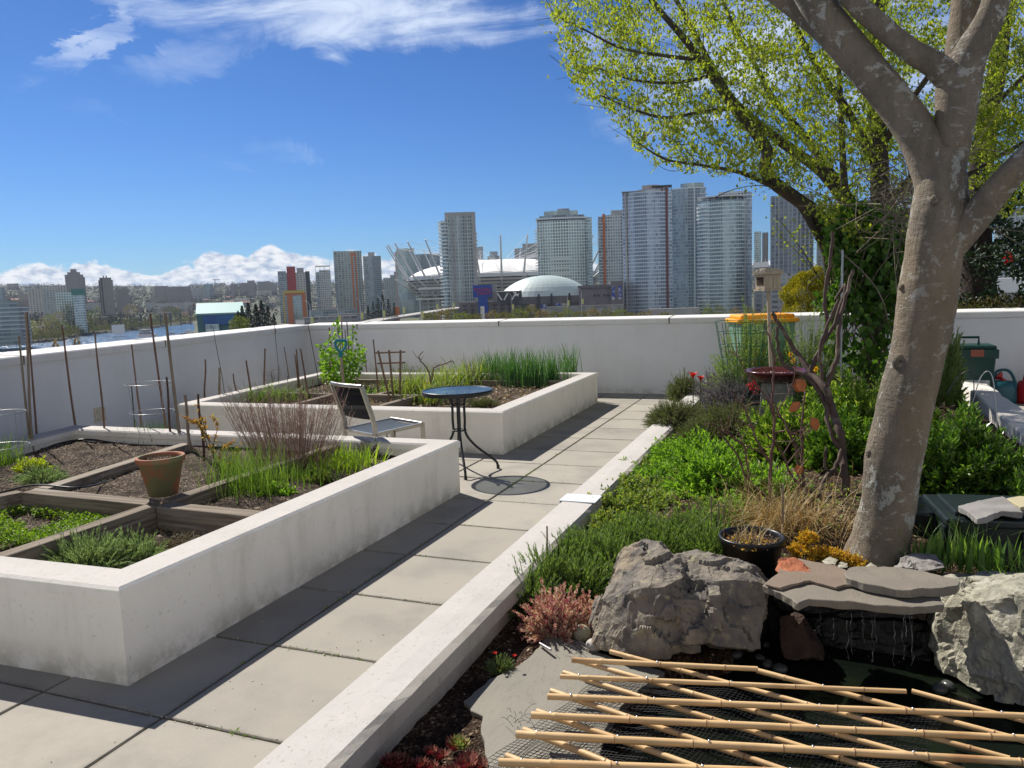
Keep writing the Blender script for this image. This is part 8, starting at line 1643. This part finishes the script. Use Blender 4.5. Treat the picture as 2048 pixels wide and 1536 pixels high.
for L in ([(445, 955), (425, 900), (405, 850), (398, 812)], [(430, 950), (425, 890), (440, 850), (430, 835)], [(440, 950), (450, 905), (470, 880)], [(410, 905), (385, 850), (358, 832)], [(418, 880), (395, 845), (380, 840)], [(440, 930), (460, 925), (485, 885)], [(425, 890), (412, 870), (408, 845)]):
    P = bez([D(a, b_, dB) + Vector(rng.normal(size=3) * .02) for a, b_ in L], 12); mb.tube(P, np.linspace(.004, .0018, len(P)), 5)
    for k in range(46): p = P[rnd.randint(3, len(P) - 1)]; ml.leaves([tuple(p)], rng.normal(size=(1, 3)) + UP * .4, rng.normal(size=(1, 3)), rng.uniform(.02, .035, 1), rng.uniform(.010, .016, 1))
mb.build('stems', M_stemb, t); ml.build('foliage', V_bronze, t)
for i, (px, py) in enumerate(((222, 1048), (425, 1045), (455, 1028), (350, 1010))): plant('seedling', 'small bright green seedling in the nearer planter', 0, 0, 0, .035, .03, .05, 7, 4, .03, .02, V_weed, 1.1, .4, c=W(px, py + 8, sz), grp='seedlings in the nearer planter')

# ---- farther planter
zf2 = .275
for i, (px, py, n, L0, L1, m_, lb, s_) in enumerate(((840, 790, 150, .18, .34, V_leek, 'arching yellow-green leek clump behind the table, left one', .12), (895, 778, 150, .18, .34, V_leek, 'arching yellow-green leek clump behind the table, second one', .13), (800, 792, 110, .14, .28, V_leek, 'arching leek clump just right of the trellis', .10), (860, 805, 120, .14, .26, V_leek, 'low leek clump before the other leeks, near the front wall', .12),
                                                       (940, 768, 150, .2, .36, V_leek, 'arching leek clump above the table top', .13), (985, 765, 130, .22, .40, V_blue, 'upright blue-green leek clump right of the table top', .11), (1030, 770, 130, .24, .44, V_blue, 'upright leek clump, second right of the table', .11), (1068, 772, 120, .24, .44, V_blue, 'upright leek clump, third right of the table', .10), (1105, 768, 90, .22, .40, V_blue, 'upright leek clump close to the right wall of the farther planter', .08), (1138, 760, 60, .22, .44, V_blue, 'last tall leek clump in the back right corner', .05),
                                                       (540, 802, 170, .12, .22, V_gr, 'bright green grassy tuft at the left end of the farther planter', .12), (600, 800, 60, .08, .18, V_gr, 'sparse grass by the wire hoops', .10), (740, 790, 60, .06, .14, V_weed, 'low green shoots left of the trellis', .10), (905, 742, 120, .1, .24, V_leek, 'distant leek row along the back wall, left part', .3), (980, 742, 120, .1, .24, V_leek, 'distant leek row along the back wall, right part', .25), (830, 745, 90, .1, .2, V_leek, 'distant yellowing blades near the curled twigs', .25))):
    blade_clump('leek_clump', lb, W(px, py, zf2), int(n * 1.7), L0 * 1.25, L1 * 1.3, .013 if m_ is V_leek else .013, m_, s_ * 1.25, s_, th=(0, .35), bend=(.05, .5) if m_ is V_blue else (.3, 1.9), cat='leek')
plant('thyme_bush', 'low grey-green bush in the front right corner of the farther planter', 0, 0, 0, .24, .13, .11, 300, 10, .016, .006, V_thy, .8, .2, M_stemb, c=W(968, 812, zf2), vol=.5)
P = []
while len(P) < 1500:
    px, py = rnd.uniform(640, 1150), rnd.uniform(748, 815); p = W(px, py, zf2)
    if in_poly(p.x, p.y, in2): P.append((p.x, p.y, zf2 + .015))
P = np.array(P); n = len(P); mb = MB(); mb.leaves(P, rng.normal(size=(n, 3)) * [1, 1, .5], rng.normal(size=(n, 3)) * .5 + UP, rng.uniform(.03, .08, n), rng.uniform(.01, .03, n)); tag(mb.build('fallen_leaves', leafmat('straw_leaves', [(.45, .34, .2), (.3, .2, .12), (.5, .42, .28), (.2, .2, .07)], .2, tcol=(1, .9, .7))), kind='stuff')
c = W(688, 775, zf2); t = thing('leafy_bush', 'bright green large-leaved bush in the back left corner of the farther planter', 'bush', c); dB = math.hypot(c.x, c.y); BP = [(645, 765), (640, 712), (632, 692), (655, 690), (660, 668), (668, 640), (678, 640), (690, 690), (700, 655), (712, 655), (715, 690), (728, 690), (730, 720), (712, 760), (700, 772), (660, 775)]; P = []
while len(P) < 900:
    px, py = rnd.uniform(625, 735), rnd.uniform(636, 778)
    if in_poly(px, py, BP) and (py > 700 or rnd.random() < .35): P.append(tuple(D(px, py, dB + rnd.uniform(-.35, .3))))
P = np.array(P); n = len(P); mb = MB(); mb.bleaves(P, rng.normal(size=(n, 3)) * .8 + [0, 0, .2], rng.normal(size=(n, 3)) * .6 + [.1, -.5, .8], rng.uniform(.035, .075, n), rng.uniform(.028, .055, n)); mb.build('foliage', leafmat('bush_leaves', [(.10, .22, .02), (.17, .32, .03), (.25, .40, .05)], .45), t)
mb = MB()
for a, b_ in (((680, 775), (640, 700)), ((685, 775), (672, 640)), ((690, 775), (706, 655)), ((692, 775), (726, 695)), ((688, 775), (690, 660))): mb.tube(bez([D(*a, dB), D((a[0] + b_[0]) / 2 + 4, (a[1] + b_[1]) / 2, dB), D(*b_, dB)], 8), .006, 5)
mb.build('stems', M_stem, t)
c = W(655, 755, zf2); pot('plant_pot', 'grey plastic pot half hidden by the large-leaved bush', Vector((c.x, c.y, D(652, 742, math.hypot(c.x, c.y)).z)), .13, .1, .17, mat('grey_pot', (.20, .17, .15), .7), soil=False)
dT_ = 9.3; branchy('curled_twig', 'curled bare brown twig rising above the leeks left of the table', W(862, 770, .3), [[(862, 770, 4, dT_), (858, 745, 3.5, dT_), (842, 722, 3, dT_), (838, 712, 2.5, dT_), (846, 703, 2.5, dT_)], [(862, 765, 4, dT_), (866, 745, 3.5, dT_), (868, 735, 3, dT_), (888, 728, 3, dT_), (905, 722, 2.5, dT_), (908, 728, 2, dT_)]], M_stemb, 6, side=2); twig_bush('dry_twigs', 'dry feathery twigs standing behind the leeks above the table', W(945, 770, .3), .08, .08, .40, 12, M_stemb, .003, 6); twig_bush('dry_twigs', 'dry twigs at the left end of the farther planter', W(548, 775, .3), .12, .1, .3, 14, M_stemb, .003, 4)
# weeds in the paving joints, droppings
mb = MB(); P = []
for k in range(160):
    y = rnd.uniform(1.2, 9); P.append((JX + rnd.gauss(0, .006), y, 0))
for k in range(60): P.append((rnd.uniform(-2.2, -1.5), JY + PP * rnd.randint(-1, 6) + rnd.gauss(0, .004), 0))
P = [p for p in P if mnoise.noise(Vector((p[0] * 2, p[1] * 2.2, 7))) > .0]; P = np.repeat(np.array(P), 3, 0); n = len(P); P[:, :2] += rng.normal(size=(n, 2)) * .006
mb.leaves(P, rng.normal(size=(n, 3)) * [1, 1, .5] + UP * .5, rng.normal(size=(n, 3)) + UP, rng.uniform(.006, .02, n), rng.uniform(.003, .009, n)); tag(mb.build('joint_weeds', V_weed), kind='stuff')
mb = MB()
for k in range(260): x, y = rnd.uniform(-2.45, -1.45), rnd.uniform(1.3, 9); s_ = rnd.uniform(.001, .003); mb.box((x, y, .002), (s_ * 2, s_, s_), rz=rnd.uniform(0, 3))
for k in range(300): y = JY + PP * rnd.randint(-1, 12) + rnd.gauss(0, .012); mb.box((rnd.uniform(-2.45, -1.45), y, .002), (.006, .003, .002), rz=rnd.uniform(0, 3))
tag(mb.build('grit', mat('pale_grit', (.42, .36, .27), .9, island=[(.2, .15, .1), (.5, .44, .33), (.6, .56, .48)])), kind='stuff')
